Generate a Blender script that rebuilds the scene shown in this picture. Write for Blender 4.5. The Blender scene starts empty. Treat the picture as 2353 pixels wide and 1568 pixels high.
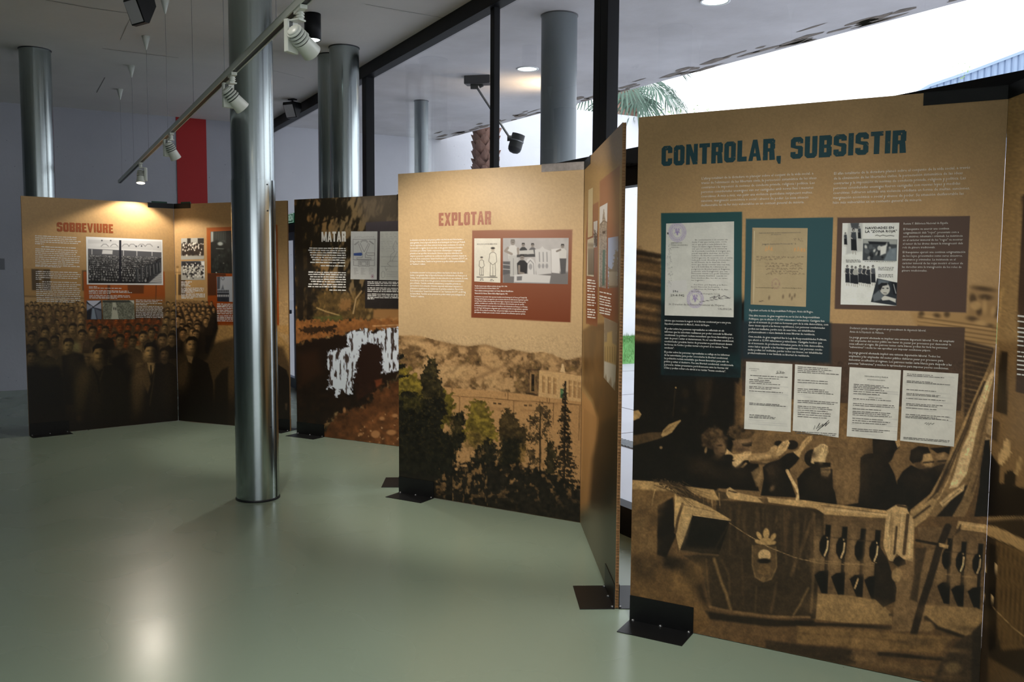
import bpy, bmesh, math, random
import numpy as np
from mathutils import Vector, Matrix

# ------------------------------------------------------------------ camera
F_PX, PITCH, ROLL, EYE = 2022.69, math.radians(4.459), math.radians(0.3866), 1.5387
scene = bpy.context.scene
col = scene.collection
cam_data = bpy.data.cameras.new('camera')
cam_data.sensor_fit = 'HORIZONTAL'
cam_data.sensor_width = 36.0
cam_data.lens = F_PX / 2353.0 * 36.0
cam_data.clip_start = 0.05
cam_data.clip_end = 400
cam = bpy.data.objects.new('camera', cam_data)
cam.matrix_world = Matrix.Translation((0, 0, EYE)) @ Matrix.Rotation(math.pi / 2 - PITCH, 4, 'X') @ Matrix.Rotation(ROLL, 4, 'Z')
col.objects.link(cam)
scene.camera = cam

# ------------------------------------------------------------------ exposure and sky
scene.view_settings.view_transform = 'Standard'
scene.view_settings.look = 'None'
scene.view_settings.exposure = 0.0
scene.view_settings.gamma = 1.0
scene.view_settings.use_curve_mapping = False
scene.cycles.max_bounces = 8
scene.cycles.glossy_bounces = 3
world = bpy.data.worlds.new('overcast_sky')
scene.world = world
world.use_nodes = True
_bg = world.node_tree.nodes['Background']
_bg.inputs['Color'].default_value = (0.93, 0.955, 1.0, 1)
_bg.inputs['Strength'].default_value = 3.1

WARM = (1.0, 0.90, 0.77)


def area_light(name, loc, rot, sx, sy, power, color=(1, 1, 1)):
    l = bpy.data.lights.new(name, 'AREA')
    l.shape = 'RECTANGLE'
    l.size, l.size_y = sx, sy
    l.energy = power
    l.color = color
    o = bpy.data.objects.new(name, l)
    o.location = loc
    o.rotation_euler = rot
    col.objects.link(o)
    return o


def spot_light(name, loc, target, power, angle, blend=0.5, size=0.03, color=WARM, parent=None):
    l = bpy.data.lights.new(name, 'SPOT')
    l.energy = power
    l.spot_size = math.radians(angle)
    l.spot_blend = blend
    l.shadow_soft_size = size
    l.color = color
    o = bpy.data.objects.new(name, l)
    o.location = loc
    d = Vector(target) - Vector(loc)
    o.rotation_euler = d.to_track_quat('-Z', 'Y').to_euler()
    col.objects.link(o)
    return o


# ------------------------------------------------------------------ pixel rays (photo pixels -> directions)
def ray(x, y):
    x = np.asarray(x, float)
    y = np.asarray(y, float)
    a = (x - 1176.5) / F_PX
    b = (y - 784.0) / F_PX
    c, s = math.cos(ROLL), math.sin(ROLL)
    X = a * c + b * s
    u = a * s - b * c
    cp, sp = math.cos(PITCH), math.sin(PITCH)
    return np.stack([X, cp + u * sp, -sp + u * cp], -1)


def project(P):
    P = np.asarray(P, float)
    x, y, z = P[..., 0], P[..., 1], P[..., 2] - EYE
    c, s = math.cos(PITCH), math.sin(PITCH)
    d = y * c - z * s
    u = z * c + y * s
    X = x / d
    Y = -u / d
    cr, sr = math.cos(ROLL), math.sin(ROLL)
    return 1176.5 + F_PX * (X * cr - Y * sr), 784.0 + F_PX * (X * sr + Y * cr)


ORIG = np.array([0, 0, EYE])


def on_z(x, y, z=0.0):
    r = ray(x, y)
    return ORIG + r * ((z - EYE) / r[2])


def at_depth(x, y, Y):
    r = ray(x, y)
    return ORIG + r * (Y / r[1])


# room axes: CORNER is where the window wall meets the back wall, W runs along the window wall, N points outdoors
CORNER = np.array([-3.47, 12.68])
WD = np.array([0.484, -0.875]) / np.hypot(0.484, 0.875)
ND = np.array([-WD[1], WD[0]])
CEIL = 3.6
ANG = math.atan2(WD[1], WD[0])


def rm(w, n, z=0.0):
    p = CORNER + WD * w + ND * n
    return (p[0], p[1], z)


# ------------------------------------------------------------------ helpers
def srgb(*c):
    out = []
    for v in c:
        v = v / 255.0
        out.append(v / 12.92 if v <= 0.04045 else ((v + 0.055) / 1.055) ** 2.4)
    return tuple(out)


def srgb_np(c):
    c = np.asarray(c, float) / 255.0
    return np.where(c <= 0.04045, c / 12.92, ((c + 0.055) / 1.055) ** 2.4)


def tag(o, label=None, cat=None, group=None, kind=None):
    if label:
        o['label'] = label
    if cat:
        o['category'] = cat
    if group:
        o['group'] = group
    if kind:
        o['kind'] = kind
    return o


def empty(name, loc=(0, 0, 0), rz=0.0):
    o = bpy.data.objects.new(name, None)
    o.location = loc
    o.rotation_euler = (0, 0, rz)
    o.empty_display_size = 0.1
    col.objects.link(o)
    return o


class MB:
    """collects boxes, tubes and faces, then links them as one mesh object"""

    def __init__(self):
        self.v = []
        self.f = []
        self.smooth = []

    def add(self, verts, faces, smooth=False):
        b = len(self.v)
        self.v += [tuple(map(float, p)) for p in verts]
        self.f += [tuple(i + b for i in q) for q in faces]
        self.smooth += [smooth] * len(faces)
        return self

    def box(self, x0, x1, y0, y1, z0, z1, M=None):
        vs = [(x, y, z) for x in (x0, x1) for y in (y0, y1) for z in (z0, z1)]
        if M is not None:
            vs = [tuple(M @ Vector(p)) for p in vs]
        return self.add(vs, [(0, 1, 3, 2), (4, 6, 7, 5), (0, 4, 5, 1), (2, 3, 7, 6), (0, 2, 6, 4), (1, 5, 7, 3)])

    def quad(self, a, b, c, d):
        return self.add([a, b, c, d], [(0, 1, 2, 3)])

    def prism(self, pts, axis_vec):
        """closed prism: polygon pts (3d) swept by axis_vec"""
        n = len(pts)
        a = [Vector(p) for p in pts]
        b = [p + Vector(axis_vec) for p in a]
        faces = [tuple(range(n))[::-1], tuple(range(n, 2 * n))]
        faces += [(i, (i + 1) % n, n + (i + 1) % n, n + i) for i in range(n)]
        return self.add(a + b, faces)

    def tube(self, a, b, r0, r1=None, seg=16, caps=True, smooth=True):
        r1 = r0 if r1 is None else r1
        a, b = Vector(a), Vector(b)
        d = (b - a).normalized()
        u = d.orthogonal().normalized()
        w = d.cross(u)
        vs = []
        for p, r in ((a, r0), (b, r1)):
            for i in range(seg):
                t = 2 * math.pi * i / seg
                vs.append(p + (u * math.cos(t) + w * math.sin(t)) * r)
        self.add(vs, [(i, (i + 1) % seg, seg + (i + 1) % seg, seg + i) for i in range(seg)], smooth)
        if caps:
            self.add(vs[:seg], [tuple(range(seg))[::-1]])
            self.add(vs[seg:], [tuple(range(seg))])
        return self

    def lathe(self, prof, seg=24, M=None, smooth=True):
        """profile of (radius, z) turned round the z axis"""
        vs = []
        for r, z in prof:
            for i in range(seg):
                t = 2 * math.pi * i / seg
                p = Vector((r * math.cos(t), r * math.sin(t), z))
                vs.append(M @ p if M is not None else p)
        fs = []
        for k in range(len(prof) - 1):
            for i in range(seg):
                j = (i + 1) % seg
                fs.append((k * seg + i, k * seg + j, (k + 1) * seg + j, (k + 1) * seg + i))
        return self.add(vs, fs, smooth)

    def build(self, name, mat, parent=None, loc=None, kind=None, bevel=0.0):
        me = bpy.data.meshes.new(name)
        me.from_pydata(self.v, [], self.f)
        me.polygons.foreach_set('use_smooth', self.smooth)
        me.validate()
        me.update()
        if mat is not None:
            me.materials.append(mat)
        o = bpy.data.objects.new(name, me)
        col.objects.link(o)
        if parent is not None:
            o.parent = parent
        if loc is not None:
            o.location = loc
        if kind:
            o['kind'] = kind
        if bevel:
            m = o.modifiers.new('bevel', 'BEVEL')
            m.width = bevel
            m.segments = 2
            m.limit_method = 'ANGLE'
        return o


def dup(root, loc=None, rz=None):
    r = root.copy()
    col.objects.link(r)
    if loc is not None:
        r.location = loc
    if rz is not None:
        r.rotation_euler = (0, 0, rz)
    for ch in list(root.children):
        c = ch.copy()
        col.objects.link(c)
        c.parent = r
        for g in list(ch.children):
            d = g.copy()
            col.objects.link(d)
            d.parent = c
    return r


# ------------------------------------------------------------------ materials
MATS = {}


def mat(name, color, rough=0.5, metal=0.0, emit=None, emit_s=0.0, noise=None, bump=None, spec=0.5, aniso=None):
    """principled material; noise=(scale, amount, color2); bump=(scale, strength)"""
    m = bpy.data.materials.new(name)
    m.use_nodes = True
    nt = m.node_tree
    b = nt.nodes['Principled BSDF']
    c = (*srgb(*color), 1)
    b.inputs['Base Color'].default_value = c
    b.inputs['Roughness'].default_value = rough
    b.inputs['Metallic'].default_value = metal
    b.inputs['Specular IOR Level'].default_value = spec
    tc = nt.nodes.new('ShaderNodeTexCoord')
    if noise:
        sc, amt, c2 = noise
        n = nt.nodes.new('ShaderNodeTexNoise')
        n.inputs['Scale'].default_value = sc
        n.inputs['Detail'].default_value = 6
        n.inputs['Roughness'].default_value = 0.65
        nt.links.new(tc.outputs['Object'], n.inputs['Vector'])
        r = nt.nodes.new('ShaderNodeValToRGB')
        r.color_ramp.elements[0].position = 0.5 - amt
        r.color_ramp.elements[1].position = 0.5 + amt
        r.color_ramp.elements[0].color = (*srgb(*c2), 1)
        r.color_ramp.elements[1].color = c
        nt.links.new(n.outputs['Fac'], r.inputs['Fac'])
        nt.links.new(r.outputs['Color'], b.inputs['Base Color'])
    if bump:
        sc, st = bump
        n = nt.nodes.new('ShaderNodeTexNoise')
        n.inputs['Scale'].default_value = sc
        n.inputs['Detail'].default_value = 5
        nt.links.new(tc.outputs['Object'], n.inputs['Vector'])
        bp = nt.nodes.new('ShaderNodeBump')
        bp.inputs['Strength'].default_value = st
        bp.inputs['Distance'].default_value = 0.01
        nt.links.new(n.outputs['Fac'], bp.inputs['Height'])
        nt.links.new(bp.outputs['Normal'], b.inputs['Normal'])
    if emit:
        b.inputs['Emission Color'].default_value = (*srgb(*emit), 1)
        b.inputs['Emission Strength'].default_value = emit_s
    MATS[name] = m
    return m


def node(nt, typ, **kw):
    n = nt.nodes.new(typ)
    for k, v in kw.items():
        if k in n.inputs:
            n.inputs[k].default_value = v
        else:
            setattr(n, k, v)
    return n


def concrete(name, base, dark, pits=True, stain=0.35):
    m = bpy.data.materials.new(name)
    m.use_nodes = True
    nt = m.node_tree
    b = nt.nodes['Principled BSDF']
    b.inputs['Roughness'].default_value = 0.75
    b.inputs['Specular IOR Level'].default_value = 0.25
    tc = node(nt, 'ShaderNodeTexCoord')
    n1 = node(nt, 'ShaderNodeTexNoise', Scale=0.7, Detail=7.0, Roughness=0.6)
    nt.links.new(tc.outputs['Object'], n1.inputs['Vector'])
    r1 = node(nt, 'ShaderNodeValToRGB')
    r1.color_ramp.elements[0].position = 0.3
    r1.color_ramp.elements[1].position = 0.7
    mixd = tuple(base[i] * (1 - stain) + dark[i] * stain for i in range(3))
    r1.color_ramp.elements[0].color = (*srgb(*mixd), 1)
    r1.color_ramp.elements[1].color = (*srgb(*base), 1)
    nt.links.new(n1.outputs['Fac'], r1.inputs['Fac'])
    last = r1.outputs['Color']
    if pits:
        v = node(nt, 'ShaderNodeTexVoronoi', Scale=9.0)
        v.inputs['Randomness'].default_value = 1.0
        nt.links.new(tc.outputs['Object'], v.inputs['Vector'])
        n2 = node(nt, 'ShaderNodeTexNoise', Scale=1.6, Detail=2.0)
        nt.links.new(tc.outputs['Object'], n2.inputs['Vector'])
        mu = node(nt, 'ShaderNodeMath', operation='MULTIPLY')
        mu.inputs[1].default_value = 0.075
        nt.links.new(n2.outputs['Fac'], mu.inputs[0])
        lt = node(nt, 'ShaderNodeMath', operation='LESS_THAN')
        nt.links.new(v.outputs['Distance'], lt.inputs[0])
        nt.links.new(mu.outputs[0], lt.inputs[1])
        mx = node(nt, 'ShaderNodeMix', data_type='RGBA')
        nt.links.new(lt.outputs[0], mx.inputs['Factor'])
        nt.links.new(last, mx.inputs['A'])
        mx.inputs['B'].default_value = (*srgb(*dark), 1)
        last = mx.outputs['Result']
    nt.links.new(last, b.inputs['Base Color'])
    n3 = node(nt, 'ShaderNodeTexNoise', Scale=25.0, Detail=4.0)
    nt.links.new(tc.outputs['Object'], n3.inputs['Vector'])
    bp = node(nt, 'ShaderNodeBump', Strength=0.12, Distance=0.01)
    nt.links.new(n3.outputs['Fac'], bp.inputs['Height'])
    nt.links.new(bp.outputs['Normal'], b.inputs['Normal'])
    return m


def steel(name, color, rough_lo, rough_hi, streak=60.0):
    """brushed sheet steel: fine vertical streaks vary the gloss"""
    m = bpy.data.materials.new(name)
    m.use_nodes = True
    nt = m.node_tree
    b = nt.nodes['Principled BSDF']
    b.inputs['Metallic'].default_value = 1.0
    b.inputs['Base Color'].default_value = (*srgb(*color), 1)
    tc = node(nt, 'ShaderNodeTexCoord')
    mp = node(nt, 'ShaderNodeMapping')
    mp.inputs['Scale'].default_value = (streak, streak, 0.6)
    nt.links.new(tc.outputs['Object'], mp.inputs['Vector'])
    n = node(nt, 'ShaderNodeTexNoise', Scale=1.0, Detail=4.0)
    nt.links.new(mp.outputs['Vector'], n.inputs['Vector'])
    mr = node(nt, 'ShaderNodeMapRange')
    mr.inputs['From Min'].default_value = 0.3
    mr.inputs['From Max'].default_value = 0.7
    mr.inputs['To Min'].default_value = rough_lo
    mr.inputs['To Max'].default_value = rough_hi
    nt.links.new(n.outputs['Fac'], mr.inputs['Value'])
    nt.links.new(mr.outputs['Result'], b.inputs['Roughness'])
    bp = node(nt, 'ShaderNodeBump', Strength=0.012, Distance=0.004)
    nt.links.new(n.outputs['Fac'], bp.inputs['Height'])
    nt.links.new(bp.outputs['Normal'], b.inputs['Normal'])
    return m


def glass_mat(name):
    m = bpy.data.materials.new(name)
    m.use_nodes = True
    nt = m.node_tree
    nt.nodes.remove(nt.nodes['Principled BSDF'])
    out = nt.nodes['Material Output']
    tr = node(nt, 'ShaderNodeBsdfTransparent')
    tr.inputs['Color'].default_value = (0.93, 0.95, 0.96, 1)
    gl = node(nt, 'ShaderNodeBsdfGlossy')
    gl.inputs['Roughness'].default_value = 0.0
    gl.inputs['Color'].default_value = (1, 1, 1, 1)
    lw = node(nt, 'ShaderNodeLayerWeight', Blend=0.5)
    pw = node(nt, 'ShaderNodeMath', operation='POWER')
    pw.inputs[1].default_value = 5.0
    nt.links.new(lw.outputs['Facing'], pw.inputs[0])
    mu = node(nt, 'ShaderNodeMath', operation='MULTIPLY_ADD')
    mu.inputs[1].default_value = 0.85
    mu.inputs[2].default_value = 0.085
    nt.links.new(pw.outputs[0], mu.inputs[0])
    mx = node(nt, 'ShaderNodeMixShader')
    nt.links.new(mu.outputs[0], mx.inputs[0])
    nt.links.new(tr.outputs[0], mx.inputs[1])
    nt.links.new(gl.outputs[0], mx.inputs[2])
    nt.links.new(mx.outputs[0], out.inputs['Surface'])
    return m


def floor_mat():
    m = bpy.data.materials.new('polished_floor')
    m.use_nodes = True
    nt = m.node_tree
    b = nt.nodes['Principled BSDF']
    tc = node(nt, 'ShaderNodeTexCoord')
    n1 = node(nt, 'ShaderNodeTexNoise', Scale=0.5, Detail=1.0, Roughness=0.5)
    nt.links.new(tc.outputs['Object'], n1.inputs['Vector'])
    r = node(nt, 'ShaderNodeValToRGB')
    r.color_ramp.elements[0].position = 0.3
    r.color_ramp.elements[1].position = 0.72
    r.color_ramp.elements[0].color = (*srgb(130, 146, 130), 1)
    r.color_ramp.elements[1].color = (*srgb(137, 152, 136), 1)
    nt.links.new(n1.outputs['Fac'], r.inputs['Fac'])
    # scuffs: sparse dark specks
    vo = node(nt, 'ShaderNodeTexVoronoi', Scale=5.0)
    nt.links.new(tc.outputs['Object'], vo.inputs['Vector'])
    lt = node(nt, 'ShaderNodeMath', operation='LESS_THAN')
    lt.inputs[1].default_value = 0.018
    nt.links.new(vo.outputs['Distance'], lt.inputs[0])
    mx = node(nt, 'ShaderNodeMix', data_type='RGBA')
    nt.links.new(lt.outputs[0], mx.inputs['Factor'])
    nt.links.new(r.outputs['Color'], mx.inputs['A'])
    mx.inputs['B'].default_value = (*srgb(84, 92, 80), 1)
    nt.links.new(mx.outputs['Result'], b.inputs['Base Color'])
    mr = node(nt, 'ShaderNodeMapRange')
    mr.inputs['To Min'].default_value = 0.20
    mr.inputs['To Max'].default_value = 0.34
    n5 = node(nt, 'ShaderNodeTexNoise', Scale=1.5, Detail=1.0)
    nt.links.new(tc.outputs['Object'], n5.inputs['Vector'])
    nt.links.new(n5.outputs['Fac'], mr.inputs['Value'])
    nt.links.new(mr.outputs['Result'], b.inputs['Roughness'])
    b.inputs['Specular IOR Level'].default_value = 0.5
    n4 = node(nt, 'ShaderNodeTexNoise', Scale=22.0, Detail=4.0)
    nt.links.new(tc.outputs['Object'], n4.inputs['Vector'])
    bp = node(nt, 'ShaderNodeBump', Strength=0.06, Distance=0.004)
    nt.links.new(n4.outputs['Fac'], bp.inputs['Height'])
    nt.links.new(bp.outputs['Normal'], b.inputs['Normal'])
    return m


M_FLOOR = floor_mat()
M_CEIL = concrete('ceiling_concrete', (222, 218, 214), (160, 158, 156), pits=False, stain=0.25)
M_WALLIN = concrete('inner_wall_concrete', (172, 174, 182), (100, 102, 108), pits=True, stain=0.18)
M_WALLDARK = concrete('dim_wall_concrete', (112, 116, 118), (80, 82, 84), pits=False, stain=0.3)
M_WALL = concrete('wall_concrete', (214, 216, 222), (120, 122, 128), pits=True, stain=0.18)
M_SOFFIT = concrete('soffit_concrete', (226, 224, 226), (120, 116, 112), pits=False, stain=0.35)
M_STEEL = steel('brushed_steel', (196, 202, 204), 0.16, 0.34)
M_STEEL2 = steel('satin_steel', (168, 177, 178), 0.15, 0.27)
M_GREYPAINT = mat('grey_painted_steel', (104, 112, 117), rough=0.38, metal=0.3)
M_BLACK = mat('black_frame', (20, 21, 24), rough=0.5, spec=0.2, noise=(3, 0.3, (16, 17, 20)))
M_BLACKM = mat('black_metal', (26, 27, 29), rough=0.42, metal=0.3, noise=(30, 0.3, (18, 19, 20)))
M_DARKTRIM = mat('dark_grey_metal', (48, 49, 54), rough=0.4, metal=0.4)
M_LAMPWHITE = mat('lamp_white', (216, 220, 212), rough=0.35)
M_LAMPGREY = mat('lamp_vent_dark', (70, 74, 72), rough=0.5)
M_RAIL = mat('rail_white', (205, 210, 204), rough=0.35)
M_RED = mat('red_paint', (158, 10, 10), rough=0.6, noise=(3, 0.3, (164, 10, 10)))
M_GLASS = glass_mat('window_glass')
M_WIRE = mat('steel_wire', (120, 122, 124), rough=0.35, metal=0.8)
M_KRAFT = mat('kraft_board', (176, 138, 92), rough=0.6, noise=(40, 0.3, (160, 124, 82)), bump=(120, 0.1))
M_KRAFTD = mat('kraft_core', (150, 108, 66), rough=0.8, noise=(60, 0.3, (120, 84, 50)))
M_WHITE = mat('white_plastic', (228, 230, 230), rough=0.4)
# ================================================================== the room
RW, RN = 19.0, -9.0     # room length along the window wall, depth away from it


def room_box(mb, w0, w1, n0, n1, z0, z1):
    M = Matrix(((WD[0], ND[0], 0, CORNER[0]), (WD[1], ND[1], 0, CORNER[1]), (0, 0, 1, 0), (0, 0, 0, 1)))
    return mb.box(w0, w1, n0, n1, z0, z1, M)


def struct(name, mb, m, parent=None):
    o = mb.build(name, m, parent)
    if parent is None:
        o['kind'] = 'structure'
    return o


floor = struct('floor', room_box(MB(), -0.2, RW, RN, 0.0, -0.2, 0.0), M_FLOOR)
tag(floor, 'grey-green polished concrete floor of the exhibition hall')
ceiling = struct('ceiling', room_box(MB(), -0.2, RW, RN, 0.03, CEIL, CEIL + 0.3), M_CEIL)
tag(ceiling, 'white painted concrete ceiling slab above the displays')

# hairline joints in the ceiling, cut as thin dark strips
M_JOINT = mat('ceiling_joint', (128, 125, 122), rough=0.9)


def ceil_joint(pts, wid):
    mb = MB()
    P = [on_z(x, y, CEIL - 0.0015) for x, y in pts]
    for a, b in zip(P[:-1], P[1:]):
        d = (b - a)[:2]
        d = d / np.linalg.norm(d)
        p = np.array([-d[1], d[0], 0]) * wid / 2
        mb.quad(a - p, b - p, b + p, a + p)
    mb.build('joint', M_JOINT, ceiling)


ceil_joint([(105, 0), (140, 6), (205, 18), (300, 31)], 0.012)
ceil_joint([(300, 40), (276, 92)], 0.004)
ceil_joint([(241, 178), (222, 213)], 0.009)
ceil_joint([(235, 111), (270, 116), (410, 133)], 0.010)
ceil_joint([(700, 180), (640, 165), (560, 150)], 0.006)
ceil_joint([(840, 10), (930, 26), (1025, 42)], 0.006)

# soffit outside: same level, its outer edge runs a little askew of the window
SOFF = [rm(-0.2, 0.03), rm(RW, 0.03), rm(RW, 3.77), rm(8.49, 3.16), rm(-0.39, 2.65), rm(-0.39, 0.03)]
mb = MB()
mb.prism([(p[0], p[1], CEIL) for p in SOFF], (0, 0, 0.35))
soffit = struct('soffit', mb, M_SOFFIT)
tag(soffit, 'weathered concrete soffit overhanging outside the glazing')
M_FLAKE = mat('flaked_concrete', (150, 138, 126), rough=0.9, noise=(9, 0.25, (96, 88, 80)), bump=(60, 0.6))
random.seed(5)
mb = MB()
for i in range(70):     # spalled, stained patches along the soffit edge
    w = random.uniform(-0.3, 9.5)
    edge = 2.65 + (w + 0.39) * 0.0575
    n = edge - abs(random.gauss(0, 0.12)) - 0.03
    L, Wd = random.uniform(0.08, 0.5), random.uniform(0.015, 0.06)
    k = 9
    pts = []
    for j in range(k):
        t = 2 * math.pi * j / k
        r = random.uniform(0.6, 1.2)
        pts.append(rm(w + math.cos(t) * L * r / 2, min(edge - 0.005, n + math.sin(t) * Wd * r), CEIL - 0.002))
    mb.add(pts, [tuple(range(k))])
mb.build('flaked_patches', M_FLAKE, soffit, kind='stuff')

wall = struct('wall_back', room_box(MB(), -0.25, 0.0, RN, 0.0, -0.2, CEIL + 0.3), M_WALLIN)
tag(wall, 'pitted white concrete wall at the end of the hall')
wall = struct('wall_left', room_box(MB(), -0.25, RW, RN - 0.25, RN, -0.2, CEIL + 0.3), M_WALLDARK)
tag(wall, 'dim grey concrete side wall opposite the glazing')
mb = MB()
for a, b, c, d in [(RN, -8.0, 0, CEIL), (-1.0, 0.0, 0, CEIL), (-8, -1, 2.6, CEIL), (-8, -1, 0, 0.5)]:
    room_box(mb, RW, RW + 0.25, a, b, c, d)
wall = struct('wall_rear', mb, M_WALL)
tag(wall, 'white concrete rear wall with a wide window opening')
wall = struct('wall_garden', room_box(MB(), -0.25, 0.0, 0.0, 22.0, -0.2, 4.3), M_WALL)
tag(wall, 'white concrete garden wall beyond the glazing')
# the painted red bay on the back wall
p = MB()
room_box(p, 0.0, 0.012, -1.245, -0.855, 0.0, CEIL)
tag(p.build('red_wall_panel', M_RED), 'tall plain red panel on the concrete end wall', 'panel')
p = MB()
room_box(p, 0.0, 0.02, -3.42, -3.31, 1.53, 1.67)
o = p.build('switch_plate', mat('grey_plate', (112, 114, 120), rough=0.5), bevel=0.004)
tag(o, 'small grey switch plate on the concrete end wall', 'switch')

# ------------------------------------------------------------------ the glazed wall
win = empty('window_1', rm(0, 0))
tag(win, 'black framed glazed wall between hall and garden', None, None, 'structure')


def win_part(name, w0, w1, n0, n1, z0, z1, m=M_BLACK, parent=win, bevel=0.0):
    mb = MB()
    if name == 'pane':      # one sheet of glass
        mb.quad(rm(w0, 0, z0), rm(w1, 0, z0), rm(w1, 0, z1), rm(w0, 0, z1))
    else:
        room_box(mb, w0, w1, n0, n1, z0, z1)
    mb.v = [(v[0] - CORNER[0], v[1] - CORNER[1], v[2]) for v in mb.v]
    return mb.build(name, m, parent, bevel=bevel)


win_part('head_rail', 0, RW, -0.06, 0.04, CEIL - 0.12, CEIL)
win_part('bottom_rail', 1.5, RW, -0.06, 0.04, 0.0, 0.17)
win_part('transom', 0, RW, -0.045, 0.04, 2.04, 2.135)
win_part('transom', 0, RW, -0.05, 0.04, 2.15, 2.25)
win_part('transom_gasket', 0, RW, -0.03, 0.03, 2.135, 2.15, M_DARKTRIM)
for w, half, dep, z1 in [(0.04, 0.04, 0.04, CEIL - 0.1), (1.48, 0.05, 0.04, 2.05), (2.72, 0.035, 0.03, 2.05), (4.085, 0.03, 0.04, CEIL - 0.1), (4.152, 0.033, 0.045, CEIL - 0.1), (6.88, 0.031, 0.025, CEIL - 0.1), (8.272, 0.036, 0.04, CEIL - 0.1), (8.348, 0.036, 0.042, CEIL - 0.1),
                         (11.2, 0.036, 0.04, CEIL - 0.1), (11.28, 0.036, 0.04, CEIL - 0.1), (14.0, 0.036, 0.04, CEIL - 0.1), (16.6, 0.036, 0.04, CEIL - 0.1), (18.95, 0.04, 0.04, CEIL - 0.1)]:
    win_part('mullion', w - half, w + half, -dep, dep, 0.0, z1, bevel=0.003)
bays = [(1.53, 2.685), (2.755, 4.055), (4.185, 6.849), (6.911, 8.236), (8.384, 11.164), (11.316, 13.964), (14.036, 16.564), (16.636, 18.91)]
win_part('pane', 0.08, 4.055, 0, 0, 2.25, CEIL - 0.12, M_GLASS)
for a, b in bays:
    if a > 4:
        win_part('pane', a, b, 0, 0, 2.25, CEIL - 0.12, M_GLASS)
    win_part('pane', a, b, 0, 0, 0.17, 2.04, M_GLASS)
# glazed emergency door in the first bay
M_BLUEFRAME = mat('blue_grey_door_frame', (66, 82, 104), rough=0.4, metal=0.3)
door = empty('door_1', rm(0, 0))
tag(door, 'glazed exit door with blue-grey frame and push bar', None, None, 'structure')
for a, b, c, d in [(0.10, 0.19, 0, 2.04), (1.34, 1.42, 0, 2.04), (0.72, 0.82, 0, 2.04), (0.19, 1.34, 0, 0.13), (0.19, 1.34, 1.94, 2.04)]:
    win_part('door_frame', a, b, -0.035, 0.03, c, d, M_BLUEFRAME, door)
win_part('pane', 0.19, 0.72, -0.004, 0.004, 0.13, 1.94, M_GLASS, door)
win_part('pane', 0.82, 1.34, -0.004, 0.004, 0.13, 1.94, M_GLASS, door)
win_part('push_bar', 0.84, 1.33, -0.10, -0.06, 0.98, 1.03, M_BLUEFRAME, door)
win_part('push_bar_bracket', 0.84, 0.90, -0.10, -0.03, 0.97, 1.14, M_BLACKM, door)

# exit sign above the door
ex = empty('exit_sign', rm(1.37, -0.066, 2.215))
M_GREEN = mat('exit_green', (16, 100, 70), rough=0.4, emit=(10, 90, 60), emit_s=0.25)
M_EXITW = mat('exit_white', (224, 244, 232), rough=0.4, emit=(210, 240, 225), emit_s=0.35)
mb = MB()
Mx = Matrix.Rotation(ANG, 4, 'Z')
mb.box(-0.17, 0.17, -0.012, 0.012, -0.06, 0.06, Mx)
mb.build('plate', M_GREEN, ex)
mb = MB()
for a, b, c, d in [(-.165, .165, .050, .056), (-.165, .165, -.056, -.050), (-.165, -.158, -.056, .056), (.158, .165, -.056, .056)]:
    mb.box(a, b, -0.0145, -0.012, c, d, Mx)
mb.build('border', M_EXITW, ex)
EXIT_SIGN = ex
tag(ex, 'small green exit sign above the glazed door', 'sign')

# ------------------------------------------------------------------ outdoors
mb = MB()
room_box(mb, -0.25, 30, 0.0, 30, -0.3, -0.012)
M_PAVE = mat('wet_paving', (188, 190, 198), rough=0.4, noise=(0.6, 0.3, (160, 162, 172)), bump=(6, 0.1))
pav = struct('ground_paving', mb, M_PAVE)
tag(pav, 'pale concrete paving outside the glazing')
mb = MB()
for k in range(9):
    w = 1.5 + 2.2 * k
    room_box(mb, w, w + 0.012, 0.1, 25, -0.0125, -0.010)
for n in (2.9, 6.1, 9.3):
    room_box(mb, -0.2, 28, n, n + 0.012, -0.0125, -0.010)
mb.build('paving_joints', mat('paving_joint', (88, 88, 92), rough=0.9), pav)
# drain grate: slotted channel parallel to the glazing
dr = empty('drain_grate', rm(0, 0))
mb = MB()
room_box(mb, 2.0, 12.0, 1.55, 1.75, -0.012, -0.006)
mb.v = [(v[0] - CORNER[0], v[1] - CORNER[1], v[2]) for v in mb.v]
mb.build('channel', mat('drain_dark', (60, 64, 72), rough=0.6), dr)
for k in range(120):
    w = 6.0 + k * 0.05
    mb = MB()
    room_box(mb, w, w + 0.025, 1.56, 1.74, -0.008, 0.0)
    mb.v = [(v[0] - CORNER[0], v[1] - CORNER[1], v[2]) for v in mb.v]
    mb.build('grate_bar', M_GREYPAINT, dr)
tag(dr, 'slotted metal drain grate in the paving outside the glazing', 'drain')
# grass bank at the foot of the garden wall
mb = MB()
random.seed(3)
nx = 60
for i in range(nx):
    n0, n1 = 2.8 + 18 * i / nx, 2.8 + 18 * (i + 1) / nx
    mb.quad(rm(0.6, n0, -0.01), rm(0.6, n1, -0.01), rm(0.3, n1, 0.3), rm(0.3, n0, 0.3))
    mb.quad(rm(0.3, n0, 0.3), rm(0.3, n1, 0.3), rm(0.01, n1, 0.42), rm(0.01, n0, 0.42))
for i in range(9000):
    n = random.uniform(2.8, 12)
    t = random.random()
    w = 0.58 * (1 - t) + 0.015
    z = 0.0 + (0.75 * t if t < 0.44 else 0.33 + (t - 0.44) * 0.17)
    b = rm(w, n, z - 0.02)
    hgt = random.uniform(0.03, 0.09)
    dx, dy = random.uniform(-0.012, 0.012), random.uniform(-0.012, 0.012)
    mb.add([(b[0] - 0.004, b[1], b[2]), (b[0] + 0.004, b[1], b[2]), (b[0] + dx, b[1] + dy, b[2] + hgt)], [(0, 1, 2)])
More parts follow.
